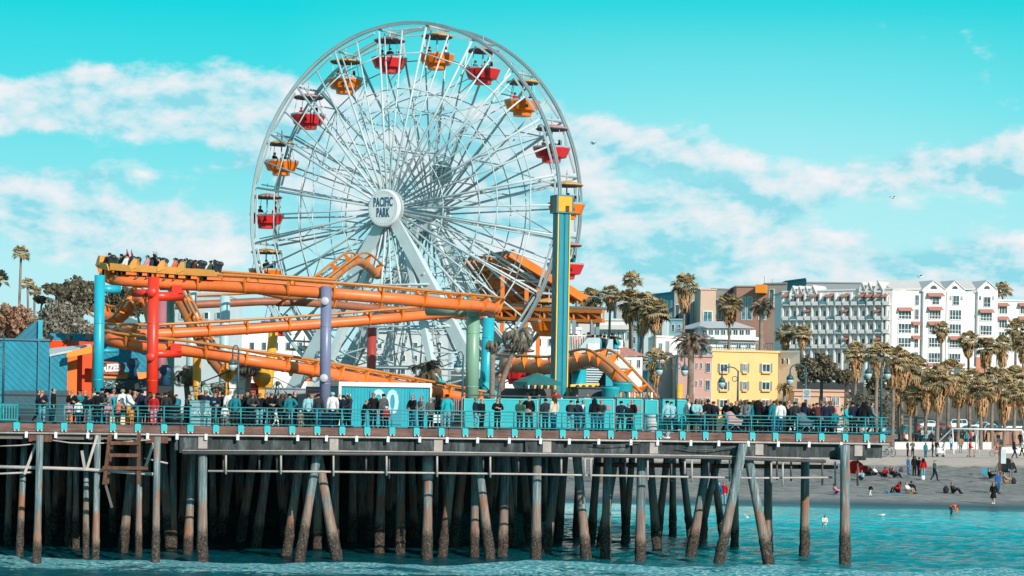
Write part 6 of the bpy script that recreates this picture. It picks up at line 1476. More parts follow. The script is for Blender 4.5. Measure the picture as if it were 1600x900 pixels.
for (px, py, Y, ang, cc, v_) in sorted(cars):
    o = copy_tree(CARV if v_ else CARP); c = P(px, py, Y); o.location = (c.x, Y, gz(Y) + .035); o.rotation_euler = (0, 0, R(ang))
    m = paint(CC[cc][0], .25, .04, .5, name='car_paint', dirt=.04)
    for ch in o.children:
        if ch.name.startswith('body'):
            ch.material_slots[0].link = 'OBJECT'; ch.material_slots[0].material = m
    k = (cc, v_); cnt[k] = cnt.get(k, 0) + 1
    tag(o, f"{CC[cc][1]} {'tall estate car' if v_ else 'saloon car'} in the car park, {ord_[cnt[k] - 1]} of that colour from the pier", 'car', 'cars in the beach car park')
for o in (CARP, CARV):
    for ch in list(o.children_recursive): bpy.data.objects.remove(ch)
    bpy.data.objects.remove(o)
# ------------------------------------------------------------------ people
def pose_joints(kind):
    J = dict(pel=(0, 0, .93), sp=(0, 0, 1.08), ch=(0, 0, 1.27), nb=(0, .012, 1.45), jaw=(0, -.008, 1.545), fc=(0, -.008, 1.62), cr=(0, .008, 1.695))
    for s, n in ((1, 'L'), (-1, 'R')):
        J.update({'sh' + n: (s * .165, .01, 1.40), 'el' + n: (s * .22, .04, 1.13), 'wr' + n: (s * .23, -.03, .90), 'ha' + n: (s * .225, -.05, .83),
                  'hp' + n: (s * .085, 0, .87), 'kn' + n: (s * .095, -.015, .48), 'an' + n: (s * .10, .025, .09), 'to' + n: (s * .115, -.13, .045)})
    def sym(name, x, y, z): J[name + 'L'] = (x, y, z); J[name + 'R'] = (-x, y, z)
    def lean(dy, dz, names=('sp', 'ch', 'nb', 'jaw', 'fc', 'cr', 'shL', 'shR'), z0=.93):
        for n in names:
            x, y, z = J[n]; k = (z - z0) / .7; J[n] = (x, y + dy * k, z + dz * k)
    if kind == 'lean':
        lean(-.20, -.05); sym('el', .25, -.30, 1.10); sym('wr', .10, -.47, 1.06); sym('ha', .05, -.53, 1.05); J['fc'] = (0, -.2, 1.585); J['knR'] = (-.1, -.06, .48); J['anR'] = (-.13, .06, .09); J['toR'] = (-.15, -.09, .045)
    elif kind == 'phone':
        J.update(elR=(-.25, -.10, 1.13), wrR=(-.12, -.27, 1.33), haR=(-.08, -.27, 1.41), elL=(.23, -.02, 1.12), wrL=(.10, -.20, 1.10), haL=(.04, -.24, 1.13))
    elif kind == 'cross':
        J.update(elR=(-.26, -.05, 1.14), wrR=(-.02, -.22, 1.16), haR=(.07, -.20, 1.17), elL=(.26, -.05, 1.13), wrL=(.03, -.19, 1.20), haL=(-.06, -.21, 1.21)); J['hpR'] = (-.08, 0, .87)
    elif kind == 'walk':
        J.update(knL=(.09, -.16, .49), anL=(.09, -.20, .10), toL=(.1, -.36, .07), knR=(-.09, .05, .48), anR=(-.09, .27, .13), toR=(-.1, .16, .045), elL=(.22, .14, 1.14), wrL=(.21, .12, .91), haL=(.2, .08, .85), elR=(-.22, -.02, 1.13), wrR=(-.2, -.2, .95), haR=(-.19, -.25, .9))
    elif kind == 'hip':
        J.update(elR=(-.34, .06, 1.16), wrR=(-.17, -.03, 1.0), haR=(-.12, -.05, .99), anL=(.16, 0, .09), toL=(.2, -.15, .045), knL=(.13, -.03, .48))
    elif kind == 'turn':
        for n in ('jaw', 'fc', 'cr'): x, y, z = J[n]; J[n] = (x + .02, y - .03, z - .01)
        J.update(elL=(.21, -.10, 1.13), wrL=(.08, -.26, 1.02), haL=(.02, -.3, 1.0), elR=(-.21, -.08, 1.12), wrR=(-.09, -.25, 1.0), haR=(-.03, -.3, 1.02))
    elif kind in ('sit', 'ride'):
        for n in list(J):
            x, y, z = J[n]; J[n] = (x, y, z - .81)
        sym('hp', .09, -.05, .08); sym('kn', .11, -.45, .10); sym('an', .11, -.47, -.32); sym('to', .12, -.62, -.36); sym('el', .24, -.10, .33); sym('wr', .14, -.34, .22); sym('ha', .12, -.42, .2)
        if kind == 'ride': sym('el', .30, -.10, .80); sym('wr', .30, -.16, 1.06); sym('ha', .30, -.18, 1.14)
    elif kind == 'ground':
        for n in list(J):
            x, y, z = J[n]; J[n] = (x, y + .06 * (z - .93), z - .81)
        sym('hp', .09, -.05, .10); sym('kn', .13, -.42, .46); sym('an', .13, -.60, .08); sym('to', .14, -.76, .045); sym('el', .24, -.16, .36); sym('wr', .14, -.40, .40); sym('ha', .08, -.46, .40)
    elif kind == 'bend':
        for n, (y, z) in dict(sp=(-.10, 1.0), ch=(-.30, 1.02), nb=(-.44, .98), jaw=(-.55, .93), fc=(-.62, .92), cr=(-.68, .95)).items(): J[n] = (0, y, z)
        J.update(shL=(.16, -.38, .96), shR=(-.16, -.38, .96), elL=(.18, -.46, .66), elR=(-.18, -.46, .66), wrL=(.12, -.52, .40), wrR=(-.12, -.52, .40), haL=(.1, -.54, .3), haR=(-.1, -.54, .3)); J['pel'] = (0, .08, .86); sym('hp', .085, .08, .82); sym('kn', .11, -.04, .46)
    return {k: V(v) for k, v in J.items()}
RAD = dict(pel=.135, sp=.122, ch=.145, nb=.062, jaw=.068, fc=.098, cr=.082, sh=.068, el=.046, wr=.031, ha=.034, hp=.10, kn=.060, an=.042, to=.036)
EDG = [('pel', 'sp', 'torso'), ('sp', 'ch', 'torso'), ('ch', 'nb', 'torso'), ('nb', 'jaw', 'head'), ('jaw', 'fc', 'head'), ('fc', 'cr', 'head')]
for n in 'LR': EDG += [('ch', 'sh' + n, 'torso'), ('sh' + n, 'el' + n, 'arm'), ('el' + n, 'wr' + n, 'fore'), ('wr' + n, 'ha' + n, 'hand'), ('pel', 'hp' + n, 'hips'), ('hp' + n, 'kn' + n, 'thigh'), ('kn' + n, 'an' + n, 'shin'), ('an' + n, 'to' + n, 'foot')]
_bc = {}
def body(kind):
    """a skinned body for a pose, and its faces sorted by limb"""
    if kind in _bc: return _bc[kind]
    J = pose_joints(kind); names = list(J); vs = [J[n] for n in names]; rs = [RAD[n] if n in RAD else RAD[n[:2]] for n in names]
    es = [(names.index(a), names.index(b)) for a, b, _ in EDG]; seg = [(J[a], J[b], l) for a, b, l in EDG]
    for s, n in ((1, 'L'), (-1, 'R')):                              # four fingers and a thumb, lightly curled
        h = J['ha' + n]; d = (h - J['wr' + n]).normalized(); side = d.cross(V((0, 1, 0)) if abs(d.y) < .8 else V((0, 0, 1))).normalized(); cu = side.cross(d)
        hi = names.index('ha' + n)
        for k, L in enumerate((.07, .082, .076, .06)):
            o_ = side * (.036 - .024 * k) * 1.0; b0 = len(vs)
            vs += [h + d * .03 + o_, h + d * (.03 + L * .55) + o_ * 1.1 + cu * .008, h + d * (.03 + L) + o_ * 1.1 + cu * .024]; rs += [.011, .009, .007]
            es += [(hi, b0), (b0, b0 + 1), (b0 + 1, b0 + 2)]
        b0 = len(vs); vs += [h + side * .045 - d * .005, h + side * .066 + d * .03 + cu * .01]; rs += [.012, .009]; es += [(hi, b0), (b0, b0 + 1)]
        seg.append((h, h + d * .1, 'hand'))
    me = bpy.data.meshes.new('tmp'); me.from_pydata([tuple(v) for v in vs], es, []); o = bpy.data.objects.new('tmp', me); COL.objects.link(o)
    m = o.modifiers.new('skin', 'SKIN'); m.use_smooth_shade = True
    for i, r in enumerate(rs):
        sv = me.skin_vertices[0].data[i]; sv.radius = (r, r * (.78 if names[i] in ('pel', 'sp', 'ch') else 1.0) if i < len(names) else r); sv.use_root = (i == 0)
    sb = o.modifiers.new('sub', 'SUBSURF'); sb.levels = 1; sb.render_levels = 1
    dg = bpy.context.evaluated_depsgraph_get(); ev = bpy.data.meshes.new_from_object(o.evaluated_get(dg)); bpy.data.objects.remove(o)
    co = np.array([v.co for v in ev.vertices]); no = np.array([v.normal for v in ev.vertices]); fs = [tuple(p.vertices) for p in ev.polygons]; bpy.data.meshes.remove(ev)
    cen = np.array([co[list(f)].mean(0) for f in fs]); D = []
    for a, b, l in seg:
        a, b = np.array(a), np.array(b); ab = b - a; t = np.clip(((cen - a) @ ab) / (ab @ ab), 0, 1); D.append(np.linalg.norm(cen - (a + t[:, None] * ab), axis=1))
    lab = [seg[i][2] for i in np.argmin(np.array(D), 0)]
    fc, cr = J['fc'], J['cr']; up = (cr - J['jaw']).normalized()
    fwd = V((0, -1, 0)); fwd = (fwd - up * fwd.dot(up)).normalized(); sd = up.cross(fwd)
    hair = [l == 'head' and ((V(c) - fc).dot(up) > .045 + .03 * max(0, (V(c) - fc).dot(fwd) / .1) or ((V(c) - fc).dot(fwd) < -.03 and (V(c) - fc).dot(up) > -.05)) for c, l in zip(cen, lab)]
    _bc[kind] = (J, co, no, fs, lab, hair, (fc, up, fwd, sd)); return _bc[kind]
_pm = {}
def part_mesh(kind, part, opt=''):
    key = (kind, part, opt)
    if key in _pm: return _pm[key]
    J, co, no, fs, lab, hair, (fc, up, fwd, sd) = body(kind); mb = MB()
    def sub(sel, off, scale_z=None):
        idx = {}; vs = []; f2 = []
        for f, s_ in zip(fs, sel):
            if not s_: continue
            q = []
            for i in f:
                if i not in idx: idx[i] = len(vs); vs.append(co[i] + no[i] * off)
                q.append(idx[i])
            f2.append(q)
        mb.add(vs, f2, 0, True)
    if part == 'body':
        mb.add([tuple(c) for c in co], fs, 0, True)
        mb.ball(fc + fwd * .10 - up * .015, .017, 6, 4, (1, 1.3, 1.3))
        for s in (-1, 1):
            mb.ball(fc + sd * s * .093 - up * .01, .022, 6, 4, (.5, 1, 1.4)); mb.ball(fc + sd * s * .034 + fwd * .088 + up * .018, .011, 6, 4, mi=1)
        mb.box(fc + fwd * .089 - up * .052, (.045, .012, .01), mi=1)
    elif part == 'shirt':
        ls = ('torso', 'hips', 'arm', 'fore') if opt != 'tee' else ('torso', 'hips', 'arm')
        sub([l in ls for l in lab], .016 if opt == 'tee' else .026)
    elif part == 'trousers':
        ls = ('hips', 'thigh', 'shin') if opt != 'shorts' else ('hips', 'thigh'); sub([l in ls for l in lab], .012)
    elif part == 'skirt':
        sub([l in ('hips', 'thigh') for l in lab], .012)
        a = (J['hpL'] + J['hpR']) / 2; b = (J['knL'] + J['knR']) / 2; d = (b - a).normalized(); x = V((1, 0, 0)); y = d.cross(x); n = 14; vs = []
        for k, (f, r) in enumerate(((-.12, .15), (.35, .19), (.95, .24))):
            for i in range(n): t_ = 2 * math.pi * i / n; vs.append(a.lerp(b, f) + x * math.cos(t_) * r + y * math.sin(t_) * r * .8)
        mb.add(vs, [(k * n + i, k * n + (i + 1) % n, (k + 1) * n + (i + 1) % n, (k + 1) * n + i) for k in range(2) for i in range(n)], 0, True)
    elif part == 'shoes': sub([l == 'foot' for l in lab], .014)
    elif part == 'hair':
        sub(hair, .018)
        if opt == 'long':
            for s, r in ((-.05, .05), (.05, .05), (0, .06)): mb.ptube([fc + up * .06 - fwd * .07 + sd * s, fc - up * .06 - fwd * .10 + sd * s * 1.3, fc - up * .22 - fwd * .115 + sd * s * 1.5, fc - up * .36 - fwd * .13 + sd * s * 1.4], [r * .9, r, r, r * .5], 7)
            for s in (-1, 1): mb.ptube([fc + up * .05 + sd * s * .08, fc - up * .08 + sd * s * .098 - fwd * .02, fc - up * .20 + sd * s * .10 - fwd * .01], [.03, .035, .02], 6)
        if opt == 'cap':
            c = fc + up * .055 + fwd * .12; mb.box(c, (.15, .13, .018), M=Matrix((sd, -fwd, up)).transposed())
    _pm[key] = mb.mesh(part, [M_BLACK]); 
    if part == 'body': _pm[key].materials.append(M_BLACK)
    return _pm[key]
SK = {'p': (.50, .29, .21), 't': (.36, .20, .13), 'b': (.16, .08, .05)}
CL = {'navy': (.012, .02, .045), 'black': (.008, .009, .012), 'charcoal': (.03, .035, .042), 'teal': (.015, .20, .25), 'turquoise': (.02, .42, .48), 'sky blue': (.28, .55, .62), 'white': (.74, .76, .76), 'grey': (.18, .21, .23), 'red': (.52, .015, .02), 'coral': (.78, .16, .08),
      'orange': (.85, .28, .02), 'pink': (.62, .28, .34), 'blue denim': (.02, .10, .20), 'pale denim': (.16, .40, .48), 'khaki': (.28, .23, .16), 'maroon': (.10, .025, .025), 'green': (.03, .09, .07), 'tan': (.42, .26, .16), 'blue': (.02, .12, .35), 'brown': (.10, .05, .03), 'cream': (.68, .60, .48), 'checked': (.10, .10, .11), 'yellow': (.8, .5, .05)}
HR = {'black': (.008, .007, .007), 'dark': (.022, .014, .010), 'brown': (.07, .035, .018), 'fair': (.42, .28, .14), 'grey': (.32, .31, .30), 'white': (.7, .7, .7)}
HR.update({k + ' cap': CL[k] for k in ('red', 'black', 'white', 'sky blue', 'teal', 'navy', 'grey')})
PEOPLE = []
def person(loc, kind, yaw, top, bottom, hair='black', scale=1.0, skin=None, sleeve='', longhair=False, skirt=False, shorts=False, shoes='black', label=None, group=None, flat=False):
    sk = skin or rnd.choice('pppttb' if hair not in ('fair', 'grey', 'white') else 'ppp')
    o = bpy.data.objects.new('person', part_mesh(kind, 'body')); COL.objects.link(o)
    o.location = loc; o.rotation_euler = (0, 0, R(yaw)); s = scale * (1 if scale < .9 else rnd.uniform(.92, 1.05)); o.scale = (s * (1.08 if scale >= .9 else 1.1), s * 1.08, s)
    o.material_slots[0].link = 'OBJECT'; o.material_slots[0].material = skin_mat(SK[sk])
    def wear(part, opt, m):
        c = bpy.data.objects.new(part, part_mesh(kind, part, opt)); COL.objects.link(c); c.parent = o; c.material_slots[0].link = 'OBJECT'; c.material_slots[0].material = m
    wear('shirt', sleeve, cloth(CL[top])); wear('skirt' if skirt else 'trousers', 'shorts' if shorts else '', cloth(CL[bottom]))
    wear('hair', 'long' if longhair else ('cap' if 'cap' in hair else ''), cloth(HR[hair]))
    if kind not in ('sit', 'ride'): wear('shoes', '', cloth(CL[shoes]))
    tag(o, label, 'person', group); PEOPLE.append(o); return o
# where along the rail: landmarks that can be found in the picture
LM = [(76, 'before the blue shed'), (104, 'by the short black gate'), (146, 'before the orange portal'), (166, 'beside the cyan column'), (196, 'under the prize board'), (228, 'before the prize stall counter'), (250, 'beside the red column'), (284, 'by the tyre stack'), (332, 'around the recycling bins'), (362, 'before the booth white board'), (412, 'before the game booth'),
      (446, 'before the second pole tripod'), (478, 'before the grey back screen'), (515, 'next to the violet column'), (556, 'at the kiosk corner'), (592, 'by the number panel edge'), (636, 'before the number 20'), (672, 'before the kiosk door'), (722, 'before the picket fence'), (779, 'at the first hoarding panel'), (842, 'at the second hoarding panel'), (901, 'at the third hoarding panel'),
      (961, 'at the fourth hoarding panel'), (1006, 'at the fifth hoarding panel'), (1076, 'at the last hoarding panel'), (1113, 'before the pink house'), (1152, 'before the yellow house, pink side'), (1186, 'beyond the yellow house lamp'), (1216, 'before the yellow house corner'), (1250, 'before the white clapboard house'), (1272, 'under the grey traffic board'), (1310, 'before the peach pavilion'), (1400, 'at the pier end lamp')]
PO = {'stand': 'standing', 'lean': 'leaning on rail', 'phone': 'holding a phone up', 'cross': 'with folded arms', 'walk': 'walking', 'hip': 'hand on hip', 'turn': 'looking down', 'sit': 'sitting'}
RIB = 'people along the pier railing'
used = {}
def uniq(lab):
    k = used.get(lab, 0); used[lab] = k + 1
    return lab
def pier_person(px, t, kind, yaw, top, bottom, hair='black', scale=1.0, long=False, skirt=False, sleeve='', extra='', shoes='black', t_z=None):
    lm = next(n for x, n in LM if px < x); kid = scale < .8
    facing = '' if abs(yaw) < 60 else (' from behind' if abs(yaw) > 130 else (' facing the shore' if yaw > 0 else ' facing the sea end'))
    hairw = hair + (' haired' if 'cap' not in hair else 'ped') if False else (f'{"long " if long else ""}{hair}-haired' if 'cap' not in hair else hair.replace(' cap', '-capped'))
    lab = f"{hairw} {'child' if kid else 'person'} in {top} top, {bottom} {'skirt' if skirt else 'trousers'}, {PO[kind] if not facing else facing.strip()} {lm}"
    used.setdefault(lab, []) if not isinstance(used.get(lab), int) else None
    p = PP(px, t); 
    if t_z: p.z = t_z
    o = person(p, kind, yaw + math.degrees(PYAW), top, bottom, hair, scale, longhair=long, skirt=skirt, sleeve=sleeve, shoes=shoes, label=lab, group=RIB); used.setdefault(lab, []).append(o)
PT = [(65, 1.0, 'phone', 10, 'navy', 'pale denim', 'dark'), (83, .9, 'stand', 80, 'black', 'charcoal', 'black'), (112, 1.1, 'phone', 10, 'black', 'charcoal', 'dark'), (124, 1.3, 'stand', 30, 'teal', 'charcoal', 'black cap'), (132, 1.7, 'stand', 35, 'black', 'black', 'white'), (137.5, .7, 'lean', 0, 'black', 'grey', 'brown', .88), (122, .5, 'stand', 180, 'white', 'blue denim', 'dark', .70),
      (107, .5, 'stand', 170, 'pink', 'tan', 'dark', .66), (136, .4, 'stand', 200, 'grey', 'pale denim', 'brown', .52), (152, 2.2, 'stand', 180, 'black', 'black', 'black'), (159, 2.4, 'stand', 175, 'charcoal', 'black', 'black'), (168.5, .5, 'stand', 190, 'pink', 'grey', 'brown', .66), (184, .5, 'lean', 150, 'coral', 'charcoal', 'brown', .74), (172, 2.3, 'lean', -60, 'grey', 'black', 'fair'), (181, 2.0, 'lean', 180, 'turquoise', 'black', 'black'), (191, 1.9, 'stand', 190, 'white', 'charcoal', 'fair'), (200.5, .9, 'turn', 75, 'white', 'orange', 'black'),
      (206, .4, 'stand', 180, 'orange', 'orange', 'brown', .5), (215, 2.0, 'stand', 180, 'grey', 'black', 'grey'), (221, 1.7, 'stand', 180, 'navy', 'charcoal', 'black'), (232, 1.2, 'turn', 20, 'charcoal', 'black', 'black cap'), (239.5, .8, 'stand', -20, 'red', 'pink', 'brown', .98, True), (246, 1.6, 'stand', 180, 'black', 'black', 'black'), (259, 1.4, 'stand', 170, 'charcoal', 'black', 'dark'), (266, 1.5, 'stand', 190, 'black', 'charcoal', 'dark', 1, True), (277, 1.5, 'lean', 200, 'teal', 'teal', 'brown'),
      (291, 1.3, 'lean', 40, 'charcoal', 'black', 'black'), (300, 2.3, 'walk', 80, 'sky blue', 'navy', 'white cap'), (312, 2.1, 'stand', -80, 'black', 'black', 'black'), (320, 2.4, 'turn', 20, 'navy', 'charcoal', 'brown'), (335, 1.0, 'turn', 20, 'navy', 'charcoal', 'red cap'), (347, 1.7, 'stand', 180, 'black', 'black', 'black'), (358, 1.3, 'stand', 180, 'white', 'grey', 'fair'), (367, 1.0, 'stand', 175, 'teal', 'charcoal', 'grey cap'), (378, 1.5, 'turn', -40, 'maroon', 'black', 'dark'), (386, 1.1, 'stand', 15, 'black', 'charcoal', 'dark'), (393, .8, 'lean', 5, 'charcoal', 'black', 'brown', 1, True), (351, .4, 'stand', 180, 'white', 'grey', 'brown', .62),
      (405, .8, 'stand', 0, 'black', 'pale denim', 'black'), (415, 1.6, 'stand', 30, 'charcoal', 'black', 'dark'), (423, .9, 'lean', 0, 'black', 'charcoal', 'sky blue cap'), (432, 1.8, 'stand', 90, 'navy', 'black', 'black'), (440, 1.2, 'turn', 25, 'charcoal', 'black', 'brown', 1, True), (452, .9, 'hip', 180, 'teal', 'charcoal', 'black'), (460, 1.9, 'stand', 60, 'black', 'navy', 'black'), (431, .4, 'walk', 60, 'white', 'white', 'brown', .55), (469, .5, 'stand', 170, 'tan', 'tan', 'white', .5), (481, .9, 'stand', 185, 'sky blue', 'black', 'dark'), (496.5, .9, 'stand', 180, 'charcoal', 'blue denim', 'black'),
      (519, .9, 'stand', 180, 'white', 'navy', 'sky blue cap'), (527, 1.3, 'turn', 60, 'black', 'black', 'black'), (536, .9, 'stand', 160, 'navy', 'black', 'black'), (545, .8, 'turn', -70, 'charcoal', 'navy', 'white cap'), (567, .6, 'lean', 90, 'black', 'charcoal', 'black', .85), (583, 1.0, 'stand', 20, 'black', 'black', 'dark'), (598.5, 1.0, 'stand', -150, 'checked', 'charcoal', 'black'), (603.5, .5, 'stand', 185, 'red', 'black', 'white cap', .66), (644, .9, 'turn', -50, 'black', 'blue denim', 'black'), (658, .9, 'turn', -60, 'grey', 'charcoal', 'dark'),
      (672, .9, 'stand', 30, 'checked', 'charcoal', 'dark'), (684, 1.6, 'stand', 180, 'charcoal', 'navy', 'black', 1, True), (698, .7, 'stand', 180, 'turquoise', 'pale denim', 'black'), (743, .8, 'stand', 60, 'navy', 'pale denim', 'black'), (752.5, 1.0, 'stand', 40, 'black', 'black', 'black'), (777, .8, 'cross', 0, 'black', 'black', 'dark'), (812, .8, 'turn', 5, 'green', 'charcoal', 'black'), (826, .8, 'hip', -20, 'black', 'charcoal', 'dark'), (852, .8, 'stand', 190, 'charcoal', 'navy', 'black'), (865, .9, 'stand', -150, 'cream', 'blue denim', 'brown', 1, True), (890.5, .7, 'lean', 150, 'charcoal', 'pale denim', 'navy cap'), (902, .9, 'stand', 175, 'navy', 'blue denim', 'black'), (911, 1.6, 'stand', 60, 'white', 'grey', 'black'),
      (928, .8, 'stand', 185, 'black', 'blue denim', 'black', 1, True), (939, .9, 'turn', -30, 'charcoal', 'blue denim', 'dark'), (970, .7, 'hip', 180, 'navy', 'charcoal', 'black'), (982, .8, 'stand', 30, 'black', 'black', 'brown', .86), (987.5, 1.0, 'stand', -60, 'black', 'charcoal', 'black'), (1042, .8, 'stand', 180, 'sky blue', 'charcoal', 'black'), (1050, 1.1, 'lean', 180, 'sky blue', 'navy', 'dark'),
      (1081, 1.3, 'stand', 60, 'charcoal', 'black', 'dark'), (1088, .8, 'turn', 0, 'sky blue', 'black', 'dark', 1, True, True), (1097, .9, 'turn', -10, 'grey', 'blue denim', 'dark', 1, True), (1106, .7, 'stand', 180, 'black', 'black', 'dark'), (1114.5, 1.2, 'stand', 170, 'navy', 'black', 'brown'), (1135, 1.8, 'walk', 90, 'charcoal', 'black', 'dark'), (1142, 1.2, 'stand', 30, 'navy', 'charcoal', 'black'), (1149, .9, 'turn', 40, 'black', 'charcoal', 'grey'), (1156.5, 1.0, 'lean', 180, 'charcoal', 'black', 'brown'), (1165, .9, 'turn', -40, 'grey', 'black', 'black'), (1171, 1.7, 'stand', 180, 'navy', 'navy', 'black'), (1177, 1.0, 'stand', 20, 'teal', 'black', 'dark'), (1184, .8, 'turn', 150, 'black', 'black', 'dark', 1, True), (1193.5, 1.4, 'stand', 10, 'navy', 'charcoal', 'brown'), (1200, 1.9, 'stand', -60, 'charcoal', 'black', 'black'),
      (1209, .8, 'stand', 185, 'teal', 'blue denim', 'brown'), (1219, .7, 'stand', 180, 'white', 'blue denim', 'black'), (1226, 1.4, 'turn', 60, 'black', 'charcoal', 'dark', 1, True), (1235, 1.9, 'walk', -85, 'grey', 'navy', 'white cap'), (1242, 1.0, 'stand', 170, 'charcoal', 'black', 'dark'), (1248, 1.6, 'stand', 30, 'navy', 'black', 'fair', 1, True), (1256, 1.0, 'turn', 150, 'navy', 'navy', 'black', 1, True), (1265, 1.6, 'stand', 10, 'grey', 'black', 'grey'), (1278, .8, 'lean', 180, 'maroon', 'black', 'black'), (1284.5, 1.6, 'stand', 60, 'black', 'charcoal', 'black'), (1290.5, .8, 'stand', 10, 'navy', 'navy', 'brown'), (1296, 1.5, 'stand', -30, 'charcoal', 'black', 'dark'), (1304.5, .7, 'stand', 180, 'teal', 'charcoal', 'red cap', .76),
      (1322.5, .9, 'turn', 40, 'turquoise', 'khaki', 'black', .92), (1332, .9, 'stand', 185, 'navy', 'black', 'black'), (1339, 1.3, 'stand', 180, 'navy', 'blue denim', 'dark'), (1349.5, .7, 'stand', 175, 'black', 'black', 'black', 1, True, True), (1362, 1.5, 'walk', 80, 'grey', 'charcoal', 'brown')]
PT += [(60, 2.6, 'walk', 80, 'maroon', 'charcoal', 'brown'), (146, 2.8, 'walk', -80, 'cream', 'navy', 'dark'), (177, 3.0, 'stand', 20, 'pink', 'blue denim', 'dark', 1, True), (210, 3.2, 'walk', 85, 'coral', 'charcoal', 'fair'), (253, 2.8, 'walk', -85, 'sky blue', 'grey', 'dark'), (342, 2.6, 'walk', 85, 'tan', 'blue denim', 'brown'), (372, 2.8, 'stand', 10, 'pink', 'black', 'fair', 1, True), (399, 2.4, 'walk', -85, 'red', 'navy', 'black'),
      (418, 2.9, 'walk', 80, 'white', 'khaki', 'grey cap'), (446, 2.7, 'stand', -20, 'yellow', 'blue denim', 'dark'), (487, 2.6, 'walk', -80, 'green', 'black', 'fair'), (541, 2.4, 'walk', 85, 'tan', 'charcoal', 'dark'), (1075, 2.3, 'walk', 85, 'white', 'khaki', 'red cap'), (1101, 2.4, 'stand', 15, 'coral', 'navy', 'fair', 1, True), (1160, 2.5, 'stand', 10, 'cream', 'blue denim', 'brown'), (1189, 2.5, 'walk', 80, 'pink', 'charcoal', 'dark', 1, True), (1215, 2.3, 'stand', -30, 'red', 'black', 'black'), (1231, 2.6, 'turn', 40, 'tan', 'khaki', 'fair'), (1271, 2.4, 'walk', 85, 'white', 'pale denim', 'dark'), (1300, 2.2, 'stand', 10, 'pink', 'grey', 'brown', 1, True)]
for r in PT: pier_person(*r)
for px, t, top, hair, lab in ((824, 8.2, 'grey', 'black', 'black-haired person in grey shirt under the green parasol, seen over the hoarding'), (833, 8.6, 'black', 'dark', 'dark-haired person in black shirt under the green parasol, seen over the hoarding'), (868, 7.5, 'red', 'black', 'person in a red shirt at the drop tower foot, seen over the hoarding'), (872, 8.6, 'white', 'black', 'person in a white shirt at the drop tower foot, seen over the hoarding'), (917, 7.5, 'white', 'black', 'person in a white shirt before the equipment hut, seen over the hoarding')):
    p = PP(px, t); person(p + V((0, 0, .35)), 'stand', 20, top, 'charcoal', hair, label=lab)
    st_ = thing('bench', f"low dark bench behind the hoarding carrying the {top}-shirted {hair}-haired person at {int(px)}"[:0] or f"low dark step box behind the hoarding under the {top} shirted person, {'drop tower' if 860 < px < 880 else ('parasol' if px < 860 else 'hut')} side", 'step', p, PYAW)
    mb = MB(); mb.box((0, 0, .17), (.9, .6, .33)); local(st_, 'box', mb, M_DARK); mb = MB(); mb.box((0, -.02, .34), (.94, .66, .02)); local(st_, 'top', mb, M_RUSTWOOD)
# riders in the wheel's tubs
RW = 'riders in the ferris wheel tubs'
seat_words = ['on the sea side', 'on the shore side', 'in the middle', 'on the far side']
for k, (g, colr, where) in enumerate(GOND):
    wh_ = where.replace(' tub', '').replace(' from the top', '')
    opts = [(-62, 'sea side'), (62, 'shore side'), (8, 'far side'), (172, 'near side')]; n = (2, 3, 2, 3, 4)[k % 5]
    tops = rnd.sample(['black', 'navy', 'charcoal', 'grey', 'teal', 'maroon', 'red', 'white'], n)
    for q in range(n):
        a, w = opts[q]; a2 = R(a) ; rr = .58; loc = g.location + V((math.sin(a2) * rr, math.cos(a2) * rr, -2.02))
        dr = -V((math.sin(a2), math.cos(a2), 0)); hair = rnd.choice(['black', 'dark', 'brown'])
        person(loc, 'sit', math.degrees(math.atan2(dr.x, -dr.y)), tops[q], 'charcoal', hair, .95, longhair=(q == 1), label=f"{hair}-haired rider in {tops[q]} seated {w} of the {colr} tub {wh_} from top", group=RW)
for i, (p, d, ci, sx) in enumerate(SEATS):
    tp = ['teal', 'navy', 'red', 'white', 'charcoal', 'pink', 'sky blue', 'black', 'grey', 'coral', 'navy', 'turquoise', 'white', 'maroon', 'tan', 'green'][i % 16]; kd = 'ride' if i in (6, 7, 2) else 'sit'
    person(p + V((0, 0, .06)), kd, math.degrees(math.atan2(-d.x, d.y)), tp, 'charcoal', rnd.choice(['black', 'dark', 'brown']), .92, label=f"coaster rider in {tp} top {'with raised arms ' if kd == 'ride' else ''}in the {ord_[ci]} car, {'near' if sx > 0 else 'far'} seat", group='riders on the coaster train')
# people on the loading platform
ST = [(866, 'black', 175), (873, 'navy', 150), (884, 'charcoal', 190), (892, 'black', 100), (900, 'coral', 180), (905, 'teal', 160), (912, 'navy', 80), (919, 'charcoal', 190), (926, 'teal', 170), (933, 'turquoise', 185), (944, 'grey', 160), (950, 'turquoise', 185), (956, 'black', 120), (938, 'charcoal', 150), (962, 'turquoise', 185)]
for i, (px, tp, yw) in enumerate(ST):
    c = P(px, 560, SY + 1.2 + (i % 3) * .8); person((c.x, c.y, zf), 'stand' if i % 2 else 'turn', yw, tp, 'charcoal' if i % 3 else 'blue denim', rnd.choice(['black', 'dark', 'black cap' if i % 5 == 0 else 'brown']), label=f"person in {tp} top queueing on the loading platform, {ord_[sorted(q[0] for q in ST).index(px)]} from the wheel side", group='queue on the loading platform')

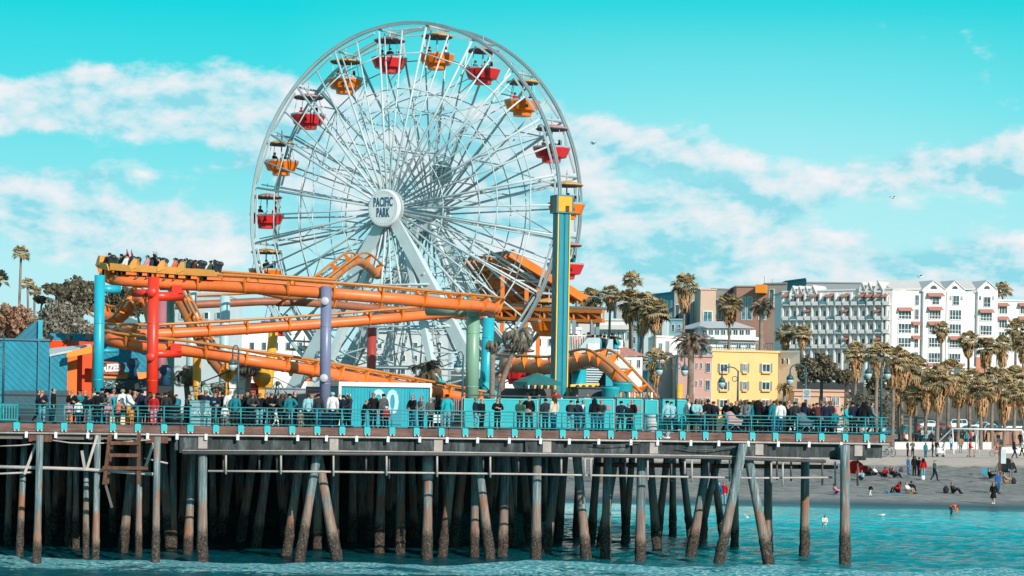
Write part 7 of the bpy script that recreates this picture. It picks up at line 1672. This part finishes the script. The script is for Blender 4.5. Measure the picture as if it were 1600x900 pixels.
# ------------------------------------------------------------------ the beach
def on_ground(px, py):
    Y = 200.0
    for _ in range(40): uy = unroll(px, py)[1]; Y = .5 * Y + .5 * (EYE - gz(Y)) * F / uy
    ux = unroll(px, py)[0]; return V((ux / F * Y, Y, gz(Y)))
def bp(px, py, kind, yaw, top, bottom, label, hair='black', scale=1.0, dz=0.0, **k):
    p = on_ground(px, py); p.z += dz; return person(p, kind, yaw, top, bottom, hair, scale * 1.12, label=label, group=k.pop('group', None), **k)
bp(1418, 713, 'stand', 60, 'charcoal', 'black', 'person in charcoal standing on the promenade facing a companion in grey'); bp(1426, 712.5, 'phone', -40, 'grey', 'charcoal', 'person in grey on the promenade holding a hand up beside the one in charcoal', 'dark')
bp(1446, 715, 'stand', 30, 'teal', 'blue denim', 'lone person in teal and denim standing on the promenade edge'); bp(1457, 714, 'stand', 80, 'navy', 'navy', 'person in navy beside the white pushchair on the promenade'); bp(1463, 711, 'turn', 20, 'black', 'grey', 'person in black behind the white pushchair on the promenade', longhair=True); bp(1475, 713, 'turn', -70, 'white', 'white', 'person all in white pushing the white pushchair')
bp(1515, 714, 'turn', 70, 'red', 'grey', 'person in a red top riding a kick scooter on the promenade'); bp(1501, 707, 'stand', 180, 'tan', 'pale denim', 'person in tan and pale denim by the white beach wall'); bp(1486, 703, 'stand', 30, 'sky blue', 'blue denim', 'person in sky blue against the white beach wall'); bp(1585, 716, 'walk', 85, 'charcoal', 'navy', 'person in charcoal walking along the path beside the bike', longhair=True); bp(1597, 713, 'walk', -85, 'white', 'black', 'person in a white top walking in at the picture edge')
bp(1557, 713, 'sit', 80, 'coral', 'grey', 'cyclist in coral astride the bicycle on the promenade', dz=.78)
bp(1419, 742, 'stand', 60, 'blue', 'blue', 'person in a bright blue tracksuit standing on the sand'); bp(1428.5, 744, 'stand', 20, 'black', 'black', 'person in black standing between the blue tracksuit and the red rucksack', longhair=True); bp(1436, 746, 'stand', 120, 'navy', 'charcoal', 'person in navy next to the one wearing the red rucksack'); bp(1442, 748, 'stand', 180, 'red', 'pale denim', 'person with a red rucksack and pale denim seen from behind', longhair=True); bp(1460, 752, 'walk', 60, 'green', 'navy', 'person in green with a teal cap carrying a brown bag', 'teal cap')
bp(1366, 743, 'ground', 60, 'white', 'black', 'person in a white cap sitting on the sand by the red tents', 'white cap'); bp(1357, 744, 'ground', 30, 'black', 'charcoal', 'person in black sitting between the red tent and the white cap'); bp(1383, 746, 'ground', -20, 'red', 'black', 'person in red sitting in front of the seated pair on the sand'); bp(1392, 743, 'ground', 40, 'maroon', 'black', 'person in maroon sitting behind the one in red', 'brown'); bp(1396, 747, 'ground', 90, 'charcoal', 'black', 'person in charcoal sitting with legs out beside the red one'); bp(1346, 750, 'ground', -30, 'sky blue', 'navy', 'person in sky blue sitting before the smaller red tent')
bp(1360, 776, 'walk', -60, 'black', 'white', 'small child in black and white running over the sand', 'brown', .55); bp(1404, 770, 'ground', -60, 'red', 'black', 'person in red and black sitting by the blue beach mat', longhair=True); bp(1417, 771, 'ground', 50, 'white', 'tan', 'person in white sitting low on the sand opposite the red and black one'); bp(1424, 768, 'ground', 150, 'navy', 'charcoal', 'person in navy sitting behind the white topped sitter')
bp(1488, 771, 'ground', 60, 'charcoal', 'black', 'person in charcoal sitting beside the black rucksack', 'dark'); bp(1546, 749, 'ground', 70, 'black', 'navy', 'person in a black cap sitting by the blue chair', 'black cap'); bp(1580, 750, 'stand', 10, 'charcoal', 'grey', 'person in charcoal standing beside the grey dome shelter'); bp(1569, 755, 'ground', 100, 'tan', 'tan', 'bare tan person sitting before the grey dome shelter', 'dark'); bp(1552, 788, 'walk', -20, 'black', 'black', 'long-haired person in black walking down to the water', longhair=True, skirt=True, shoes='white'); bp(1559, 772, 'stand', 40, 'blue', 'blue denim', 'person in a blue jacket holding a bag near the signpost', 'white cap')
bp(1486, 807, 'bend', 60, 'coral', 'charcoal', 'child in a coral top bending over at the waterline', 'dark', .75, .02); bp(1122, 790, 'stand', 170, 'blue', 'navy', 'person in blue seen between the slanting piles', 'sky blue cap'); bp(1131, 790, 'stand', -30, 'red', 'pale denim', 'person in red seen between the slanting piles'); bp(1304, 773, 'ground', 90, 'pink', 'navy', 'person in pink sunbathing seen beneath the pier end', 'brown')
p = G(1288, 831, .0); person(p + V((0, 0, -.12)), 'turn', 0, 'white', 'pale denim', 'black', .72, shorts=True, label='small child in a white shirt wading beside the outer pile')
crowd = [(1399, 'white'), (1405, 'charcoal'), (1412, 'coral'), (1417, 'white'), (1424, 'maroon'), (1431, 'navy'), (1438, 'teal'), (1446, 'sky blue'), (1455, 'grey'), (1483, 'white'), (1491, 'coral'), (1495, 'black'), (1503, 'navy'), (1510, 'turquoise'), (1516, 'red'), (1523, 'teal'), (1532, 'grey'), (1541, 'black'), (1552, 'tan'), (1560, 'navy'), (1582, 'charcoal'), (1594, 'black')]
for i, (px, tp) in enumerate(crowd):
    bp(px, 697 - (i % 3), 'walk' if i % 2 else 'stand', (i * 67) % 360 - 180, tp, ('charcoal', 'blue denim', 'black')[i % 3], f"person in {tp} on the path behind the white wall, {ord_[i] if i < 16 else ord_[21 - i]} from the {'pier' if i < 16 else 'picture edge'}", rnd.choice(['black', 'dark', 'brown']), group='strollers behind the beach wall')
# walls, swing frame, tents, bikes
def bwall(px0, px1, py0, py1, lab):
    a, b = on_ground(px0, py1), on_ground(px1, py1); o = thing('beach_wall', lab, 'wall', a); h = Zat((px0 + px1) / 2, py0, (a.y + b.y) / 2) - (a.z + b.z) / 2
    mb = MB(); mb.prism([a, b, b + V((0, 0, h)), a + V((0, 0, h))], (0, .35, 0)); mb.build('wall', plain((.72, .70, .68), 'wall_white'), o); mb = MB(); mb.prism([a + V((0, -.06, h + .003)), b + V((0, -.06, h + .003)), b + V((0, -.06, h + .12)), a + V((0, -.06, h + .12))], (0, .47, 0)); mb.build('coping', plain((.66, .62, .60), 'coping'), o)
bwall(1398, 1549, 692, 702, 'long low white wall along the back of the beach'); bwall(1562, 1640, 700, 708, 'short low white wall at the picture edge')
brk = thing('slatted_shelter', 'brown slatted beach shelter with a dark roof under the palms', 'shelter', on_ground(1560, 696)); 
a, b = on_ground(1526, 694), on_ground(1640, 694)
for k in range(16):
    q = a.lerp(b, k / 15); mb = MB(); mb.box((q.x, q.y, q.z + 1.2), (.8, .15, 2.4)); mb.build('panel', plain(((.40, .22, .16), (.25, .15, .12), (.5, .3, .22))[k % 3], 'shelter_brown'), brk)
mb = MB(); up = V((0, 0, 2.75)); mb.prism([a + up + V((2.8, -1.2, 0)), b + up + V((0, -1.2, 0)), b + up + V((0, 2, .5)), a + up + V((2.8, 2, .5))], (0, 0, .25)); mb.build('roof', M_DARK, brk)
sw = thing('swing_frame', 'tall pale metal swing frame standing at the back of the beach', 'swing frame', on_ground(1526, 706))
g0, g1, g2 = on_ground(1480, 707), on_ground(1526, 709), on_ground(1575, 707); ht = Zat(1526, 670.5, g1.y)
mb = MB(); mb.tube((g0.x, g1.y, ht), (g2.x, g1.y, ht), .11, 8); mb.build('crossbar', M_WHITE, sw)
for q, dx, dy in ((g0, -.2, -2.2), (g0, -2.6, 3), (g1, 0, -1.5), (g1, .2, 2.0), (g2, .2, -2.2), (g2, 2.8, 3)):
    mb = MB(); mb.tube((q.x, g1.y, ht), (q.x + dx, g1.y + dy, gz(g1.y + dy) - .1), .085, 7); mb.build('leg', M_WHITE if dx else M_STEEL2, sw)
for k in (.3, .7):
    x = g0.x + (g1.x - g0.x) * k; mb = MB(); mb.tube((x - .25, g1.y, ht), (x - .25, g1.y, gz(g1.y) + .6), .025, 4); mb.tube((x + .25, g1.y, ht), (x + .25, g1.y, gz(g1.y) + .6), .025, 4); mb.box((x, g1.y, gz(g1.y) + .58), (.6, .25, .06)); mb.build('swing', M_DARK, sw)
def tent(px, py, r, c, lab, sx=1.0, zs=.85):
    q = on_ground(px, py); o = thing('beach_tent', lab, 'tent', q); mb = MB(); n = 14; vs = []; fs = []
    for i in range(7):
        th = math.pi / 2 * i / 6
        for k in range(n + 1): ph = math.pi * k / n - .5; vs.append((r * sx * math.cos(th) * math.cos(ph), r * math.cos(th) * math.sin(ph), r * zs * math.sin(th)))
    for i in range(6):
        for k in range(n): fs.append((i * (n + 1) + k, i * (n + 1) + k + 1, (i + 1) * (n + 1) + k + 1, (i + 1) * (n + 1) + k))
    mb.add(vs, fs, 0, True); sh = local(o, 'canopy', mb, paint(c, .6, .12, 2, name='tent_cloth')); sh.modifiers.new('t', 'SOLIDIFY').thickness = .03
    mb = MB()
    for ph in (-.5, math.pi - .5): mb.ptube([(r * 1.01 * sx * math.cos(t_) * math.cos(ph), r * 1.01 * math.cos(t_) * math.sin(ph), r * 1.01 * zs * math.sin(t_)) for t_ in [math.pi / 2 * i / 8 for i in range(9)]], .03, 5)
    local(o, 'pole', mb, M_DARK); mb = MB(); mb.box((0, -.2, .03), (r * 1.5, r, .04)); local(o, 'groundsheet', mb, paint((.10, .12, .16), .8, name='groundsheet'))
tent(1336, 741, 1.15, (.72, .04, .02), 'open red pop up tent on the sand under the pier end', 1, 1.15); tent(1351, 742, .95, (.75, .06, .03), 'smaller orange red pop up tent beside the seated group', 1, .95); tent(1572, 739, 1.1, (.20, .19, .19), 'grey dome beach shelter beside the signpost', 1, 1.35)
q = on_ground(1562, 746); o = thing('signpost', 'dark red wooden signpost with a pale board on the sand', 'sign', q); h = Zat(1563, 697, q.y) - q.z
mb = MB(); mb.box((0, 0, h / 2), (.24, .24, h)); local(o, 'post', mb, M_RUSTWOOD); mb = MB(); mb.box((.3, -.16, h - 1.0), (.5, .05, 1.4)); local(o, 'board', mb, M_PANEL)
def bike(px, py, yaw, c, lab):
    q = on_ground(px, py); o = thing('bicycle', lab, 'bicycle', q, R(yaw))
    for x in (-.52, .52):
        mb = MB(); mb.ptube([(x + .33 * math.cos(t_), 0, .35 + .33 * math.sin(t_)) for t_ in [2 * math.pi * k / 20 for k in range(20)]], .03, 6, closed=True); w = local(o, 'wheel', mb, M_BLACK)
        mb = MB()
        for k in range(6): t_ = math.pi * k / 6; mb.tube((x - .32 * math.cos(t_), 0, .35 - .32 * math.sin(t_)), (x + .32 * math.cos(t_), 0, .35 + .32 * math.sin(t_)), .006, 3)
        s = local(o, 'spokes', mb, M_STEEL2); s.parent = w
    mb = MB()
    for a, b in (((-.52, .35), (-.18, .82)), ((-.18, .82), (.38, .85)), ((-.05, .33), (.38, .85)), ((-.18, .82), (-.05, .33)), ((-.52, .35), (-.05, .33)), ((.52, .35), (.36, .98))): mb.tube((a[0], 0, a[1]), (b[0], 0, b[1]), .022, 6)
    local(o, 'frame', mb, paint(c, .4, name='bike_paint')); mb = MB(); mb.box((-.2, 0, .93), (.26, .14, .06)); mb.tube((-.2, 0, .8), (-.2, 0, .93), .015, 5); local(o, 'saddle', mb, M_BLACK)
    mb = MB(); mb.tube((.36, -.27, 1.02), (.36, .27, 1.02), .018, 5); local(o, 'handlebar', mb, M_BLACK)
bike(1557, 713.5, 4, (.5, .1, .05), 'bicycle with a coral dressed rider on the promenade'); bike(1378, 713, 10, (.05, .25, .35), 'blue bicycle parked at the end of the pier'); bike(1388, 714, -12, (.03, .03, .04), 'black bicycle parked beyond the blue one'); bike(1391, 711, 30, (.6, .6, .6), 'silver bicycle parked behind the black one')
q = on_ground(1516.5, 714); o = thing('kick_scooter', 'kick scooter under the rider in red', 'scooter', q); mb = MB(); mb.box((0, 0, .1), (.8, .14, .04)); local(o, 'deck', mb, M_DARK); mb = MB(); mb.tube((.42, 0, .1), (.34, 0, 1.0), .03, 6); mb.tube((.34, -.2, 1.0), (.34, .2, 1.0), .02, 5); local(o, 'handlebar', mb, M_RED)
for x in (-.4, .45): mb = MB(); Mw = Matrix.Translation((x, 0, .1)) @ Matrix.Rotation(R(90), 4, 'X'); mb.lathe([(.02, -.02), (.1, -.02), (.1, .02), (.02, .02)], 10, Mw); local(o, 'wheel', mb, M_BLACK)
def pram(loc, c, lab, rz=0):
    o = thing('pushchair', lab, 'pushchair', loc, rz); mb = MB(); vs = []
    mb.prism([(-.4, -.22, .5), (.35, -.22, .45), (.42, -.22, .7), (-.3, -.22, .95)], (0, .44, 0)); local(o, 'seat', mb, paint(c, .7, name='pram_cloth'))
    mb = MB(); mb.ball((-.22, 0, .85), .34, 12, 8, (1, .75, .9)); local(o, 'hood', mb, paint(c, .7, name='pram_cloth'))
    mb = MB(); mb.tube((-.35, -.2, .15), (.3, -.2, .75), .02, 5); mb.tube((.35, -.2, .12), (-.5, -.2, 1.05), .02, 5); mb.tube((-.35, .2, .15), (.3, .2, .75), .02, 5); mb.tube((.35, .2, .12), (-.5, .2, 1.05), .02, 5); mb.tube((-.5, -.2, 1.05), (-.5, .2, 1.05), .025, 5); local(o, 'frame', mb, M_STEEL2)
    for x in (-.36, .36):
        for y in (-.24, .24): mb = MB(); Mw = Matrix.Translation((x, y, .14)) @ Matrix.Rotation(R(90), 4, 'X'); mb.lathe([(.02, -.03), (.14, -.03), (.14, .03), (.02, .03)], 12, Mw); local(o, 'wheel', mb, M_BLACK)
pram(on_ground(1469, 714), (.72, .72, .74), 'white pushchair on the promenade between its walkers'); pram(PP(1147, .9), (.55, .30, .30), 'pink grey pushchair inside the railing before the yellow house', PYAW); pram(PP(1258, .8), (.10, .14, .18), 'dark pushchair inside the railing under the traffic board', PYAW)
for px, py, s, c, nm, lab in ((1478, 771, .33, (.012, .012, .015), 'rucksack', 'plump black rucksack on the sand beside the charcoal sitter'), (1584, 757, .3, (.02, .02, .025), 'rucksack', 'black rucksack on the sand at the feet of the charcoal stander'), (1408, 739, .28, (.06, .05, .05), 'bag', 'dark holdall lying on the sand behind the maroon sitter'), (1442, 751, .26, (.72, .74, .74), 'carrier_bag', 'white carrier bag on the sand below the red rucksack')):
    q = on_ground(px, py); o = thing(nm, lab, 'bag', q); mb = MB(); mb.ball((0, 0, s * .95), s, 12, 8, (.8, .6, 1.0)); local(o, 'body', mb, paint(c, .8, name='bag_cloth')); mb = MB(); mb.ptube([(-.12, 0, s * 1.8), (-.08, 0, s * 2.1), (.08, 0, s * 2.1), (.12, 0, s * 1.8)], .03, 6); local(o, 'handle', mb, M_DARK)
q = on_ground(1396, 772); o = thing('beach_mat', 'blue beach mat spread before the red and black sitter', 'mat', q); mb = MB(); mb.box((0, 0, .03), (1.6, 1.0, .05)); mb.ball((-.5, 0, .16), .16, 10, 6, (1, 2, .7)); local(o, 'cloth', mb, paint((.05, .25, .40), .8, name='mat_blue'))
q = on_ground(1541, 748); o = thing('folding_chair', 'blue folding chair beside the black-capped sitter', 'chair', q); mb = MB(); mb.box((0, 0, .38), (.5, .5, .05)); local(o, 'seat', mb, paint((.03, .28, .42), .8, name='chair_blue')); mb = MB(); mb.box((-.1, .28, .75), (.5, .05, .6)); local(o, 'backrest', mb, paint((.03, .28, .42), .8, name='chair_blue'))
for a, b in ((-.22, -.22), (.22, -.22), (-.22, .22), (.22, .22)): mb = MB(); mb.tube((a, b, 0), (a, b, .38), .02, 5); local(o, 'leg', mb, M_STEEL2)
# gulls
def gull(loc, rz, span, lab, flap=.35, folded=False):
    o = thing('gull', lab, 'gull', loc, rz); mb = MB()
    mb.ptube([(-.24, 0, .02), (-.12, 0, 0), (.05, 0, 0), (.17, 0, .03), (.22, 0, .05), (.27, 0, .05)], [.02, .07, .085, .055, .045, .02], 8); mb.tube((.26, 0, .05), (.32, 0, .035), .014, 5, .004, mi=1)
    mb.add([(-.2, -.03, .02), (-.2, .03, .02), (-.38, .07, .02), (-.38, -.07, .02)], [(0, 1, 2, 3)])
    if folded:
        for s in (-1, 1): mb.prism([(.1, s * .08, .03), (-.1, s * .10, .05), (-.36, s * .04, .03), (-.1, s * .09, -.02)], (0, s * .02, 0), mi=2)
        for s in (-1, 1): mb.tube((0, s * .03, -.05), (0, s * .03, -.2), .008, 4, mi=1)
    else:
        for s in (-1, 1):
            a = span * .45; pts = [(.10, s * .05, .03), (-.08, s * .05, .03), (-.10, s * a, .03 + flap * a), (.08, s * a, .04 + flap * a)]
            mb.prism(pts, (0, 0, .015), mi=2); mb.prism([(.08, s * a, .04 + flap * a), (-.10, s * a, .03 + flap * a), (-.16, s * span, flap * a - .02)], (0, 0, .012), mi=2)
    bo = local(o, 'body', mb, [M_WHITE, M_YEL, paint((.40, .45, .48), .7, name='gull_grey')]); return o
gull(P(1041, 684, 111.5), R(150), .62, 'grey and white gull flying past the pier fascia', .9); p = G(1378, 809, 0); gull(p + V((0, 0, .2)), R(20), .6, 'white gull standing in the shallow water', folded=True)
gull(P(1396, 309, 170), R(30), .42, 'gull gliding high above the hotel', .4); gull(P(927, 224, 150), R(-60), .36, 'small gull gliding beside the wheel rim', .4); gull(P(1438, 433, 180), R(10), .6, 'white gull hovering just over the hotel gables', .5)
gull(G(1168, 820, 0) + V((0, 0, .5)), R(60), .5, 'white gull skimming the water behind the slanting piles', .7)
dup_l = {}
for o in scene.objects:
    if o.parent is None and o.get('label'): dup_l.setdefault(o['label'].lower(), []).append(o)
for l, os_ in dup_l.items():
    if len(os_) > 1:
        print('DUP', len(os_), l)
    if len(l.split()) > 16: print('LONG', len(l.split()), l)
